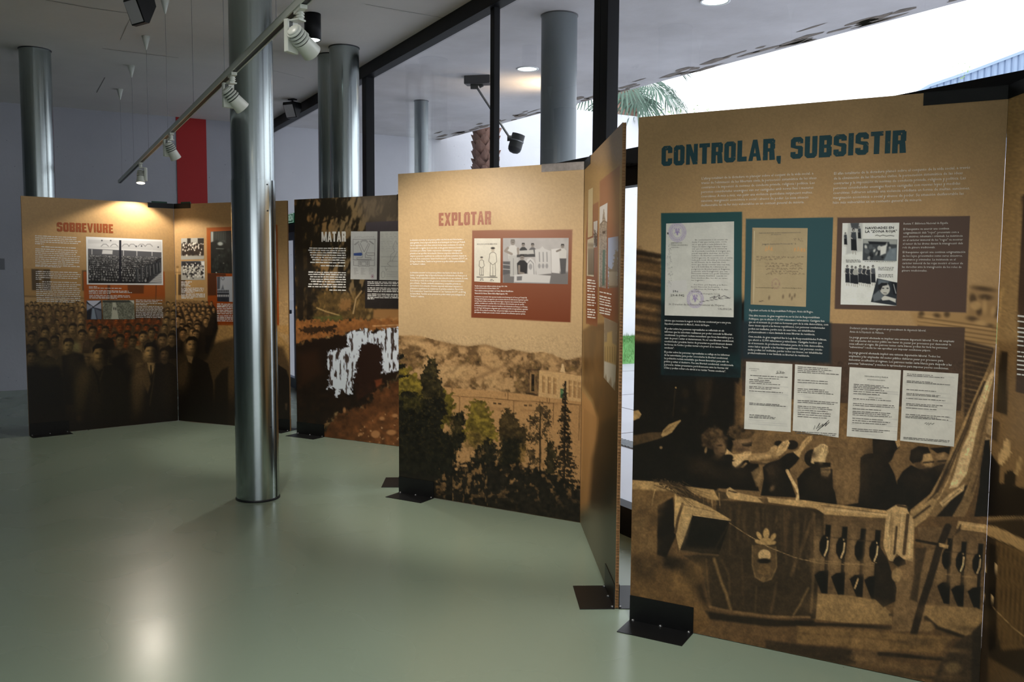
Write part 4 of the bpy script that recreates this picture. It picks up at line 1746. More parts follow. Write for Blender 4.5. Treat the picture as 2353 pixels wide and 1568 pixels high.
    # flag
    P.poly([(1540, 880), (1625, 870), (1640, 1100), (1640, 1600), (1480, 1600), (1530, 1300)], (22, 16, 11), 3)
    P.line([(1590, 820), (1720, 900)], 30, (108, 80, 49), 5)
    P.poly([(1690, -40), (1715, -20), (1690, 190), (1670, 320), (1640, 500), (1600, 760), (1560, 1000), (1530, 1200), (1470, 1420), (1390, 1600), (1000, 1600), (870, 1540), (1060, 1390), (1150, 1230), (1250, 1000), (1350, 760), (1480, 480), (1590, 230)], (118, 89, 55), 3)
    P.line([(1600, 240), (1490, 480), (1370, 760), (1270, 1000), (1170, 1220), (1080, 1390), (930, 1520)], 26, (150, 115, 72), 4)
    P.line([(1580, 330), (1480, 560), (1390, 800), (1290, 1020), (1200, 1200), (1110, 1390), (1010, 1510)], 34, (52, 38, 24), 5)
    P.poly([(1655, 200), (1672, 240), (1600, 500), (1505, 780), (1455, 1020), (1405, 1200), (1320, 1320), (1240, 1335), (1290, 1200), (1360, 960), (1425, 820), (1500, 560), (1600, 300)], (200, 162, 112), 4)
    P.line([(1640, 300), (1540, 600), (1440, 880)], 10, (150, 115, 73), 3)
    P.line([(1620, 560), (1540, 880), (1480, 1150), (1400, 1340)], 24, (92, 68, 42), 5, .8)
    P.line([(1320, 1000), (1240, 1240), (1160, 1400), (1060, 1520)], 12, (172, 134, 86), 3)
    P.poly([(1330, 1330), (1420, 1300), (1360, 1450), (1270, 1600), (1120, 1600), (1230, 1480)], (30, 22, 15), 4)
    P.poly([(1150, 1470), (1240, 1390), (1340, 1320), (1392, 1288), (1380, 1350), (1250, 1450), (1180, 1510)], (186, 148, 98), 3)
    P.line([(1180, 1480), (1340, 1350)], 6, (120, 90, 56), 2)
    # balcony, left of the emblem
    P.frame(1400, 1090, 3.28)
    P.poly([(120, 40), (330, 55), (520, 100), (520, 140), (495, 190), (120, 120)], (152, 117, 72), 3)
    P.poly([(120, 110), (490, 130), (495, 190), (380, 230), (360, 640), (120, 660)], (98, 71, 41), 6)
    P.poly([(120, 230), (300, 290), (300, 420), (220, 500), (120, 480)], (70, 50, 29), 18, .6, rough=(16, 10))
    P.line([(345, 115), (330, 180), (322, 240)], 6, (172, 134, 84), 2)
    P.poly([(560, 90), (790, 118), (835, 205), (760, 190), (640, 150)], (152, 117, 72), 3)
    P.poly([(330, 45), (440, 48), (560, 78), (600, 140), (720, 190), (780, 245), (700, 230), (520, 145), (450, 110)], (58, 43, 27), 3, rough=(6, 4))
    P.poly([(788, 120), (890, 140), (910, 185), (830, 195)], (64, 48, 30), 3)
    P.poly([(880, 150), (885, 112), (910, 98), (970, 140), (1150, 178), (1165, 218), (1000, 200), (900, 182)], (168, 131, 83), 2.5)
    P.line([(900, 125), (960, 140)], 10, (60, 44, 28), 2)
    P.poly([(1120, 180), (1200, 185), (1230, 220), (1160, 218)], (84, 62, 38), 3)
    P.poly([(1190, 175), (1440, 200), (1478, 252), (1200, 212)], (166, 129, 81), 2.5)
    P.poly([(1440, 205), (1520, 215), (1560, 250), (1480, 252)], (76, 56, 35), 3)
    P.poly([(1500, 200), (1660, 225), (1660, 275), (1560, 262)], (160, 124, 78), 2.5)
    # lower blurred ground
    P.poly([(120, 640), (430, 700), (560, 780), (700, 1000), (760, 1120), (650, 1210), (120, 950)], (94, 67, 37), 24, .9, rough=(40, 14))
    P.poly([(400, 600), (560, 640), (700, 780), (740, 1010), (640, 880), (520, 740), (400, 700)], (36, 26, 16), 22)
    P.poly([(190, 620), (380, 660), (330, 800), (180, 780)], (52, 38, 22), 24, .7)
    # drape
    P.poly([(800, 195), (1000, 205), (1480, 255), (1660, 280), (1660, 900), (1560, 1090), (1500, 1100), (760, 1005), (690, 700), (560, 615), (830, 600)], (50, 37, 23), 5)
    for pts, w, c in [([(790, 640), (840, 800), (880, 900), (915, 1020)], 22, (112, 84, 49)), ([(850, 650), (900, 760), (910, 900)], 16, (70, 52, 31)), ([(730, 640), (740, 800), (760, 990)], 12, (80, 58, 34)),
                      ([(1530, 340), (1450, 560), (1370, 760)], 26, (88, 65, 39)), ([(1500, 860), (1440, 980), (1390, 1060)], 14, (106, 80, 47)), ([(1110, 850), (1100, 1040)], 12, (74, 55, 33)),
                      ([(1260, 820), (1220, 1040)], 18, (78, 57, 35)), ([(1545, 300), (1550, 620), (1520, 1040)], 18, (92, 68, 41)), ([(980, 240), (960, 520)], 24, (64, 47, 28)), ([(1350, 290), (1320, 560)], 30, (66, 48, 29)), ([(1000, 640), (1010, 980)], 16, (62, 45, 27))]:
        P.line(pts, w, c, 6, .85)
    P.line([(760, 1000), (900, 1035), (1200, 1075), (1510, 1080)], 18, (104, 76, 46), 4)
    P.poly([(720, 1030), (900, 1060), (1300, 1100), (1540, 1100), (1560, 1150), (1200, 1150), (760, 1095)], (34, 25, 16), 8)
    # loudspeaker box
    P.poly([(365, 240), (480, 175), (505, 460), (430, 630), (360, 610)], (25, 18, 12), 5)
    P.poly([(495, 165), (600, 180), (760, 250), (918, 345), (630, 305), (530, 585), (500, 450), (488, 380)], (166, 129, 80), 2.5)
    P.line([(552, 225), (520, 330), (498, 440)], 20, (72, 53, 33), 3)
    P.line([(560, 232), (700, 262), (790, 285)], 8, (112, 84, 52), 2)
    P.poly([(628, 308), (915, 347), (822, 618), (530, 582)], (25, 19, 13), 2.5)
    P.line([(535, 578), (700, 602), (820, 612)], 12, (94, 70, 43), 4)
    P.line([(632, 310), (912, 348)], 6, (190, 150, 98), 2)
    P.line([(800, 560), (905, 370)], 10, (52, 38, 24), 4, .7)
    # emblem on the drape
    em = (152, 117, 71)
    P.poly([(1080, 540), (1140, 530), (1255, 550), (1262, 700), (1222, 790), (1160, 812), (1100, 775), (1078, 680)], (82, 61, 37), 4)
    P.line([(1080, 540), (1078, 680), (1100, 775), (1160, 812), (1222, 790), (1262, 700), (1255, 550)], 10, (110, 83, 50), 4)
    for x, y, a, b, r in [(1183, 448, 24, 40, 0), (1130, 464, 17, 32, -30), (1236, 474, 17, 32, 32), (1118, 506, 22, 13, 20), (1238, 516, 20, 13, -12), (1180, 505, 46, 26, 0), (1175, 520, 70, 14, 4)]:
        P.ell(x, y, a, b, em, r, 2.5)
    P.ell(1170, 612, 48, 44, (182, 144, 94), 0, 3)
    P.ell(1168, 655, 50, 20, (26, 19, 13), 0, 4)
    P.ell(1168, 720, 50, 44, (104, 76, 44), 0, 6, .7)
    P.ell(1160, 790, 16, 16, (104, 78, 46), 0, 3)
    P.line([(905, 368), (1020, 445), (1100, 492), (1200, 550), (1300, 590), (1400, 630), (1540, 662), (1620, 680)], 5, (158, 123, 80), 2)
    # balustrade to the right of the drape
    P.frame(1850, 1090, 3.28)
    P.poly([(140, 290), (610, 320), (610, 420), (600, 960), (90, 905), (140, 500)], (92, 68, 42), 5)
    P.poly([(840, 400), (1160, 400), (1350, 440), (1340, 1010), (930, 985), (900, 600)], (96, 71, 44), 5)

    def gap(x, y, s=1.0, hl=True):
        P.soft(x - 66 * s, y - 10 * s, 26 * s, 150 * s, (126, 95, 60), 4, .7)
        P.soft(x - 66 * s, y + 120 * s, 60 * s, 60 * s, (122, 92, 57), 0, .7)
        P.line([(x - 130 * s, y + 96 * s), (x - 20 * s, y + 104 * s)], 9 * s, (142, 108, 68), 3, .6)
        P.line([(x - 130 * s, y - 84 * s), (x - 20 * s, y - 78 * s)], 9 * s, (62, 46, 29), 3, .6)
        P.poly([(x - 4 * s, y - 165 * s), (x + 36 * s, y - 162 * s), (x + 30 * s, y - 60 * s), (x + 22 * s, y + 40 * s), (x + 4 * s, y + 92 * s), (x - 30 * s, y + 76 * s), (x - 52 * s, y + 30 * s), (x - 52 * s, y - 30 * s), (x - 34 * s, y - 72 * s), (x - 10 * s, y - 90 * s)], K, 3.5)
        P.line([(x + 2 * s, y + 80 * s), (x - 4 * s, y + 190 * s)], 26 * s, (30, 22, 15), 3.5)
        P.poly([(x - 90 * s, y + 215 * s), (x - 52 * s, y + 186 * s), (x + 16 * s, y + 180 * s), (x + 8 * s, y + 360 * s), (x - 36 * s, y + 354 * s), (x - 58 * s, y + 300 * s)], K, 3.5)
        if hl:
            P.line([(x + 12 * s, y - 40 * s), (x + 6 * s, y + 20 * s), (x - 14 * s, y + 70 * s)], 12 * s, (196, 157, 106), 2.5)
            P.ell(x + 6 * s, y - 66 * s, 5, 7, HI, 0, 2)
    gap(160, 545)
    gap(285, 560)
    gap(425, 575, 1.0, False)
    gap(535, 585)
    gap(1080, 640, .95, False)
    gap(1185, 665, .95)
    gap(1310, 680, .95)
    P.line([(400, 790), (375, 860)], 12, (170, 133, 85), 2)
    P.line([(0, 648), (120, 672), (270, 680), (420, 680), (560, 665)], 5, (140, 108, 68), 2, .8)
    P.poly([(-60, 195), (0, 198), (90, 212), (400, 250), (640, 280), (640, 335), (150, 305), (80, 258), (-60, 238)], (164, 127, 80), 2.5)
    P.line([(120, 235), (620, 300)], 5, (108, 80, 50), 2)
    P.poly([(1155, 352), (1360, 382), (1460, 430), (1400, 460), (1340, 440), (1140, 412)], (160, 124, 78), 2.5)
    P.poly([(95, 900), (330, 915), (560, 955), (650, 1050), (660, 1135), (300, 1120), (80, 1095)], (132, 100, 60), 4)
    P.line([(60, 1130), (330, 1140), (650, 1160)], 26, (38, 28, 18), 6)
    P.line([(640, 1060), (760, 1050), (830, 1040)], 20, (66, 49, 31), 5)
    P.poly([(690, 640), (1010, 560), (940, 850), (880, 1185), (650, 1185), (680, 900)], (110, 82, 51), 5)
    P.poly([(830, 560), (915, 555), (870, 760), (845, 965), (790, 945), (820, 760)], (58, 43, 27), 6)
    P.line([(1075, 400), (1010, 560), (940, 800), (880, 980), (820, 1200)], 56, (40, 29, 19), 4)
    P.line([(840, 500), (1080, 545)], 20, (34, 25, 16), 3)
    P.poly([(1010, 520), (1085, 535), (1075, 560), (1010, 548)], (164, 127, 80), 2)
    P.poly([(1080, 540), (1180, 360), (1170, 430), (1110, 470)], (60, 44, 28), 3)
    P.poly([(560, 540), (620, 640), (690, 860), (680, 960), (590, 1005), (515, 930), (530, 760)], (34, 25, 17), 3)
    P.ell(692, 760, 40, 52, (146, 112, 70), 10, 4)
    P.poly([(640, 650), (740, 600), (760, 680), (700, 700)], (30, 22, 15), 4)
    P.poly([(615, 275), (690, 230), (760, 236), (785, 300), (825, 330), (812, 662), (740, 640), (690, 600), (660, 660), (630, 650), (590, 540), (600, 420)], (178, 140, 91), 2.5)
    for pts, w, c in [([(690, 400), (672, 600)], 18, (70, 52, 33)), ([(775, 310), (745, 600)], 26, (74, 55, 35)), ([(650, 300), (625, 560)], 10, (140, 108, 68)), ([(720, 300), (705, 520)], 8, (150, 116, 74)), ([(700, 235), (770, 250)], 18, (54, 40, 26))]:
        P.line(pts, w, c, 3)
    P.poly([(790, 280), (900, 220), (960, 180), (1000, 200), (920, 330), (830, 400)], (150, 116, 73), 4)
    P.line([(820, 330), (940, 240)], 16, (62, 46, 29), 4)
    P.poly([(905, 985), (1290, 1008), (1390, 1060), (1380, 1130), (1290, 1200), (1200, 1220), (1000, 1160), (900, 1085)], (130, 98, 59), 5)
    P.line([(910, 1080), (1000, 1160), (1190, 1225)], 26, (42, 31, 20), 6)
    P.ell(920, 1150, 50, 40, (122, 92, 56), 0, 8, .8)
    P.poly([(-60, 1145), (600, 1190), (1130, 1230), (1010, 1350), (560, 1330), (-60, 1275)], (112, 82, 47), 8)
    P.line([(-20, 1200), (500, 1240), (900, 1280)], 12, (86, 62, 36), 6, .7)
    P.poly([(-300, 1250), (0, 1290), (360, 1325), (390, 1420), (360, 1460), (0, 1385), (-300, 1320)], (50, 37, 24), 8)
    P.poly([(360, 1320), (560, 1350), (540, 1450), (380, 1440)], (92, 68, 42), 16, .8, rough=(12, 8))
    P.line([(560, 1355), (800, 1375), (1050, 1395)], 30, (36, 27, 18), 6)
    P.line([(560, 1440), (1000, 1480)], 40, (92, 68, 41), 10)
    P.line([(560, 1500), (1000, 1540)], 30, (54, 40, 25), 8)
    P.poly([(1030, 1400), (1150, 1260), (1300, 1180), (1310, 1700), (960, 1560)], (58, 43, 28), 10)
    P.ell(1110, 1460, 66, 42, (112, 86, 53), 0, 12, .9)
    P.poly([(1260, 1190), (1330, 1120), (1330, 1700), (1250, 1700)], (40, 30, 20), 8)
    # modelling: soft light and shade over the flat shapes
    P.frame(1440, 800, 4.126)
    rnd = random.Random(77)
    for cx, cy, a, b in [(820, 840, 110, 80), (1080, 785, 120, 60)]:          # curled hair
        for k in range(46):
            P.soft(cx + rnd.gauss(0, a * .45), cy + rnd.gauss(0, b * .45), 16, 12, rnd.choice([(92, 68, 41), (34, 25, 16), (72, 53, 32)]), rnd.uniform(0, 90), .55)
    P.soft(895, 935, 40, 60, (112, 83, 53), 10, .8)
    P.soft(925, 965, 16, 30, (120, 90, 57), 0, .7)
    P.soft(880, 925, 26, 8, (36, 26, 17), 0, .8)
    P.soft(900, 1000, 24, 7, (50, 36, 24), 0, .7)
    P.soft(860, 1040, 50, 24, (48, 35, 22), 0, .7)
    P.soft(1110, 890, 60, 24, (128, 96, 62), 0, .8)
    P.soft(1150, 960, 34, 26, (116, 86, 56), 0, .7)
    P.soft(1080, 965, 60, 16, (46, 33, 22), 0, .5)
    P.soft(700, 1120, 110, 70, (44, 32, 20), 20, .7)
    P.soft(820, 1180, 160, 60, (38, 28, 18), 10, .6)
    P.soft(1080, 1180, 90, 80, (40, 29, 19), 0, .6)
    for pts in ([(1090, 1010), (1110, 985)], [(1120, 1000), (1140, 978)], [(1150, 1005), (1172, 990)], [(1455, 960), (1478, 900)], [(1480, 950), (1505, 888)], [(1500, 945), (1530, 885)], [(1690, 920), (1715, 850)], [(1705, 925), (1735, 842)], [(1720, 920), (1752, 845)], [(400, 770), (470, 705)], [(380, 790), (440, 740)]):
        P.line(pts, 5, (118, 88, 53), 2, .75)
    P.soft(1290, 1030, 110, 18, (176, 138, 90), -8, .7)
    P.soft(1300, 1070, 110, 14, (92, 67, 41), -8, .7)
    P.soft(1050, 1090, 40, 30, (200, 160, 108), -40, .6)
    P.soft(1400, 1190, 60, 120, (48, 35, 23), 0, .7)
    P.soft(1440, 1320, 60, 70, (34, 25, 16), 0, .7)
    P.soft(1380, 1330, 18, 26, (130, 98, 62), 30, .7)
    P.soft(1760, 1010, 40, 30, (44, 32, 21), 0, .7)
    P.soft(1800, 1240, 90, 120, (36, 27, 17), 0, .7)
    P.frame(1880, 800, 4.126)
    P.soft(40, 1010, 26, 70, (206, 168, 114), 10, .7)
    for pts in ([(20, 990), (28, 930)], [(40, 985), (50, 922)], [(60, 990), (74, 930)], [(82, 1000), (92, 950)]):
        P.line(pts, 5, (124, 94, 58), 2, .7)
    P.soft(70, 1180, 34, 40, (158, 122, 78), 0, .7)
    P.soft(80, 1155, 40, 10, (40, 29, 19), 0, .7)
    P.soft(60, 1330, 70, 120, (36, 26, 17), 0, .7)
    P.soft(560, 1080, 90, 170, (38, 28, 18), 0, .7)
    P.soft(620, 920, 70, 50, (44, 32, 21), 0, .7)
    P.soft(470, 1260, 60, 200, (34, 25, 16), 0, .6)
    P.soft(1040, 1040, 34, 30, (176, 138, 88), 0, .7)
    P.soft(1070, 1110, 20, 22, (150, 115, 73), 0, .7)
    P.soft(1030, 1150, 40, 26, (52, 38, 25), 0, .7)
    P.soft(940, 1010, 50, 50, (44, 33, 21), 0, .7)
    P.soft(950, 1250, 110, 90, (40, 29, 19), 0, .7)
    P.soft(1180, 1030, 26, 24, (150, 115, 74), 0, .8)
    P.soft(1160, 1130, 60, 60, (50, 37, 24), 0, .7)
    P.soft(300, 1150, 120, 240, (120, 90, 56), 0, .35)
    for pts, w, c, al in [([(1640, 260), (1560, 520), (1470, 800), (1400, 1040)], 14, (224, 186, 134), .6), ([(1660, 420), (1600, 700), (1540, 960), (1480, 1200)], 16, (140, 106, 66), .7), ([(1530, 460), (1430, 700), (1330, 940), (1240, 1140)], 10, (172, 134, 86), .7), ([(1450, 640), (1370, 860), (1280, 1080), (1170, 1310)], 16, (66, 48, 30), .7), ([(1560, 1000), (1520, 1180), (1460, 1360)], 20, (74, 54, 34), .7), ([(1500, 1060), (1450, 1240), (1390, 1400)], 14, (150, 116, 73), .6), ([(1130, 1380), (1010, 1500), (900, 1560)], 14, (176, 138, 88), .6)]:
        P.line(pts, w, c, 5, al)
    P.frame(1400, 1090, 3.28)
    for k in range(34):       # folds of the drape
        x = rnd.uniform(840, 1540)
        y0 = 215 + (x - 840) * .09 + rnd.uniform(0, 120)
        L = rnd.uniform(160, 520)
        dx = (1180 - x) * rnd.uniform(-.15, .3)
        if 1060 < x < 1280 and y0 + L > 400:
            L = 400 - y0 if y0 < 380 else 60
        P.line([(x, y0), (x + dx * .4, y0 + L * .5), (x + dx, y0 + L)], rnd.uniform(8, 24), rnd.choice([(76, 56, 34), (34, 25, 16), (88, 65, 40), (40, 29, 18)]), 8, .5)
    P.soft(700, 470, 130, 110, (15, 12, 9), 0, .5)
    P.soft(690, 580, 150, 26, (70, 52, 32), 4, .5)
    P.soft(570, 400, 26, 110, (196, 157, 104), 12, .5)
    P.soft(700, 280, 140, 20, (190, 150, 98), 18, .5)
    for k in range(26):
        P.line([(rnd.uniform(330, 560), rnd.uniform(50, 90)), (rnd.uniform(560, 790), rnd.uniform(140, 250))], 4, rnd.choice([(110, 82, 50), (30, 22, 14)]), 2, .5)
    for k in range(14):
        x = rnd.uniform(700, 840)
        P.line([(x, 110 + (x - 700) * .25), (x + rnd.uniform(-6, 20), 200 + rnd.uniform(0, 60))], 5, (140, 107, 66), 2.5, .5)
    for k in range(40):       # weathered stone
        P.soft(rnd.uniform(150, 360), rnd.uniform(150, 700), rnd.uniform(20, 60), rnd.uniform(20, 60), rnd.choice([(118, 88, 52), (66, 47, 27), (104, 76, 44)]), 0, .35)
    for k in range(26):
        P.soft(rnd.uniform(190, 700), rnd.uniform(700, 1080), rnd.uniform(40, 90), rnd.uniform(30, 70), rnd.choice([(120, 88, 49), (58, 41, 23), (100, 72, 40)]), 0, .35)
    P.frame(1850, 1090, 3.28)
    for k in range(30):
        P.soft(rnd.uniform(0, 1250), rnd.uniform(1150, 1540), rnd.uniform(60, 160), rnd.uniform(12, 30), rnd.choice([(132, 98, 58), (56, 41, 26), (104, 76, 45)]), 6, .4)
    for pts, w, c in [([(150, 262), (620, 310)], 14, (200, 162, 110)), ([(640, 300), (620, 420), (640, 560)], 12, (206, 168, 116)), ([(735, 290), (720, 420), (700, 560)], 12, (206, 168, 116)), ([(805, 350), (790, 500), (780, 640)], 12, (200, 162, 110)), ([(660, 330), (645, 600)], 10, (128, 97, 61)), ([(1170, 372), (1350, 402)], 12, (198, 160, 108))]:
        P.line(pts, w, c, 4, .6)
    P.soft(330, 1000, 260, 60, (150, 114, 70), 4, .5)
    P.soft(1120, 1060, 200, 50, (150, 114, 70), 6, .5)
    P.soft(760, 800, 50, 160, (128, 96, 60), 8, .5)
    P.frame(0, 0, 1)
    sel = np.nonzero((Y > 830) | ((Y > 580) & (X < 1519)))[0]
    P.grain(2.6, 0.16, 31, 2, sel)
    P.grain(26, 0.12, 33, 2, sel)
    P.grain(8, 0.14, 35, 2, sel)


make_print(BF, 'print', 440, 640, paint_F, gain=1.65)
heading(BF, 'CONTROLAR, SUBSISTIR', 1520, 2080, 336, 382, M_H_TEAL)
text_block(BF, 'body_text', "L'afany totalitari de la dictadura va planejar sobre el conjunt de la vida social, a\ntravés de l'eliminació de les llibertats civils, la persecució sistemàtica de les idees\ncontràries i la imposició de normes de conducta privada, religiosa i política. Les\npersones considerades enemigues van ser castigades amb noves lleis i mesures\ncoercitives. A més a més, van patir una violència quotidiana mitjançant multes,\nsancions, marginació econòmica o social i abusos de poder. La seua situació\ndesfavorable les va fer més vulnerables en un context general de misèria.", 1612, 413, 474.5, 1876, M_INKW)
text_block(BF, 'body_text', "El afán totalitario de la dictadura planeó sobre el conjunto de la vida social, a través\nde la eliminación de las libertades civiles, la persecución sistemática de las ideas\ncontrarias y la imposición de normas de conducta privada, religiosa y política. Las\npersonas consideradas enemigas fueron castigadas con nuevas leyes y medidas\ncoercitivas. Sufrieron además una violencia cotidiana en forma de multas, sanciones,\nmarginación económica o social y abusos de poder. Su situación desfavorable las\nhizo más vulnerables en un contexto general de miseria.", 1916, 402, 468.5, 2230, M_INKW)
text_block(BF, 'caption_text', "Informe que recomana la negació de la llibertat condicional per a una presa.\nExpedient penitenciari de Maria E., Arxiu del Regne.", 1527.5, 738.5, 746, 1680, M_INKW, bold=.01)
text_block(BF, 'caption_text', "El poder sobre les persones represaliades es reflecteix en els\ninformes que les autoritats realitzaven per poder concedir la llibertat\ncondicional. La població reclusa necessitava que foren favorables per a\neixir de presó i evitar el desterrament. Va ser una llibertat condicional,\ncondicionada i precària: havien de presentar-se periòdicament davant\nles forces de l'ordre i podien tornar a la presó si no tenien \"bona\nconducta\".", 1527.5, 757, 801, 1687, M_INKW, bold=.015)
text_block(BF, 'caption_text', "El poder sobre las personas represaliadas se refleja en los informes\nde las autoridades para poder concederles la libertad condicional.\nLa población reclusa necesitaba que fuesen favorables para salir de\nprisión y evitar el destierro. Fue una libertad condicional, condicionada\ny precaria: debían presentarse periódicamente ante las fuerzas del\norden y podían volver a la cárcel si no tenían \"buena conducta\".", 1526.5, 810.5, 847, 1686, M_INKW, bold=.015)
text_block(BF, 'caption_text', "Expedient col·lectiu de Responsabilitats Polítiques. Arxiu del Regne.\n ", 1721.5, 715, 723, 1869, M_INKW, bold=.01)
text_block(BF, 'caption_text', "Una altra mesura de gran magnitud va ser la Llei de Responsabilitats\nPolítiques, que va afectar a 12.900 valencians i valencianes. Castigava fets\nque en el moment de produir-se formaven part de la vida democràtica, com\nhaver donat suport a les forces republicanes. Les persones condemnades\npodien ser multades, perdre tots els seus béns, ser inhabilitades\nprofessionalment o veure limitada la seua llibertat de residència.", 1721, 727, 765, 1904, M_INKW, bold=.015)
text_block(BF, 'caption_text', "Otra medida de gran magnitud fue la Ley de Responsabilidades Políticas,\nque afectó a 12.900 valencianos y valencianas. Castigaba hechos que\nen el momento de producirse formaban parte de la vida democrática,\ncomo haber apoyado a las fuerzas republicanas. Las personas conde-\nnadas podían ser multadas, perder todos sus bienes, ser inhabilitadas\nprofesionalmente o ver limitada su libertad de residencia.", 1719.5, 775.5, 813, 1900, M_INKW, bold=.015)
text_block(BF, 'caption_text', "Revista Y. Biblioteca Nacional de España.\n ", 2076, 516.5, 525, 2179, M_INKW)
text_block(BF, 'caption_text', "El franquisme va exercir una contínua\nestigmatització dels \"rojos\", presentats com a\nsers sinistres, inhumans i criminals. La insistència\nen el caràcter immoral de les \"roges\" va mostrar\nel temor de les dretes davant la transgressió dels\nrols de gènere tradicionals.", 2075.5, 529, 571, 2214, M_INKW)
text_block(BF, 'caption_text', "El franquismo ejerció una continua estigmatización\nde los rojos, presentados como seres siniestros,\ninhumanos y criminales. La insistencia en el\ncarácter inmoral de las rojas mostró el temor de\nlas derechas ante la transgresión de los roles de\ngénero tradicionales.", 2074, 582, 624, 2218, M_INKW)
text_block(BF, 'caption_text', "Declaració jurada i interrogatori en un procediment de depuració laboral.\nArxiu de la Diputació de València.", 1953, 756, 764.5, 2128, M_INKW)
text_block(BF, 'caption_text', "La purga general efectuada va implicar una extensa depuració laboral. Tots els empleats\ni les empleades del sector públic van haver de passar per processos per demostrar la\nseua adhesió al règim. Els patrons tenien carta blanca: podien fer fora les persones\n\"subversives\" i molts ho van aprofitar per imposar condicions pitjors.", 1952, 777, 799.5, 2193, M_INKW, bold=.01)
text_block(BF, 'caption_text', "La purga general efectuada implicó una extensa depuración laboral. Todos los\nempleados y las empleadas del sector público debieron pasar por procesos para\ndemostrar su adhesión al régimen. Los patronos tenían carta blanca para despedir a las\npersonas \"subversivas\" y muchos lo aprovecharon para imponer peores condiciones.", 1950.5, 812, 837, 2188, M_INKW, bold=.01)


def paper(base, edge=None, seed=1):
    def fn(P):
        P.fill(base)
        P.grain(20, 0.035, seed + 40)
        P.grain(3, 0.02, seed + 41)
        if edge:
            edge(P)
    return fn


def e_doc1(P):
    P.frame(1460, 460, 3.92)
    for r in (86, 62, 50):
        t = [(378 + math.cos(a) * r * .9, 290 + math.sin(a) * r) for a in np.linspace(0, 2 * math.pi, 40)]
        P.line(t, 5, (150, 136, 172), 1.5, .8)
    for a in np.linspace(0, 2 * math.pi, 34)[:-1]:
        P.line([(378 + math.cos(a) * 60, 290 + math.sin(a) * 68), (378 + math.cos(a + .08) * 70, 290 + math.sin(a + .08) * 78)], 6, (142, 126, 166), 1.5, .8)
    for r in (82, 58):
        t = [(538 + math.cos(a) * r * .9, 890 + math.sin(a) * r) for a in np.linspace(0, 2 * math.pi, 40)]
        P.line(t, 5, (150, 136, 172), 1.5, .8)
    for a in np.linspace(0, 2 * math.pi, 34)[:-1]:
        P.line([(538 + math.cos(a) * 60, 890 + math.sin(a) * 66), (538 + math.cos(a + .08) * 68, 890 + math.sin(a + .08) * 74)], 6, (142, 126, 166), 1.5, .8)
    for cx, cy in ((378, 285), (538, 885)):      # sheaf in the middle of the stamp
        for k in (-1, -.5, 0, .5, 1):
            P.line([(cx + k * 22, cy - 30), (cx, cy + 30)], 5, (132, 116, 158), 1.5)
        P.line([(cx - 24, cy + 14), (cx - 14, cy), (cx, cy + 8), (cx + 14, cy), (cx + 24, cy + 14)], 5, (132, 116, 158), 1.5)
    P.ell(292, 300, 7, 8, (30, 28, 28), 0, 1.5)
    rnd = random.Random(2)
    for k in range(60):
        P.ell(300 + rnd.gauss(10, 14), rnd.uniform(380, 780), 2.5, 3, (120, 118, 116), 0, 1.2)
    P.poly([(290, 735), (460, 715), (470, 820), (300, 845)], (186, 182, 184), 2, .5)
    P.line([(580, 918), (660, 905), (760, 890), (860, 880)], 4, (70, 66, 68), 1.2)
    P.line([(670, 885), (720, 865), (700, 890), (760, 855), (750, 885), (800, 862), (850, 885)], 5, (60, 56, 60), 1.2)


GF = 1.75
make_print(BF, 'letter_sheet', 90, 130, paper((186, 184, 178), e_doc1, 1), GF, [(1531, 514), (1687, 509), (1686, 729.5), (1527.5, 725)], .0012, M_PHOTO)
text_block(BF, 'typed_text', "    En contestación a su escrito de\nfecha 7 del que cursa, núm. 1112,\nen el que pide a esta Jefatura, in-\ndique si existe algún motivo espe-\ncial que no conste en la sentencia\nde la penada reseñada al margen que\npueda impedirla disfrutar de los be-\nneficios de libertad condicional, es-\nta Delegación, de acuerdo con el cama-\nrada Jefe local, Alcaldía y Comandan-\nte del Puesto de la Guardia Civil,\ntiene que hacer constar una vez más,\nque a la individua de referencia es\npeligrosa su libertad para el Régimen\ny extraña esta Delegación, que esa\nDirección insista con pedir informes\npara la misma finalidad, cuando no\nhace muchos días, los dió en carac-\nter negativo.-\n \n    Por Dios, por España y su Revo-\nlución Nacional Sindicalista.-\n    Tabernes de Valldigna 18 de Abr.\nde 1942.-\n              El Delegado Local", 1590.5, 553, 676, 1686, M_INKG, off=.0018)
text_block(BF, 'typed_text', "REFERENCIA:\nMARIA ESCANDELL\nCHOVAL.-", 1542, 560, 570, 1581, M_INKG, off=.0018)
text_block(BF, 'typed_text', "Sr. Director de la Prisión Provincial de Mujeres\n                                                             VALENCIA", 1537, 701, 709, 1682, M_INKG, off=.0018)
text_block(BF, 'typed_text', "  596\n29-4-942", 1541, 672, 681, 1573, M_INKK, off=.0018)


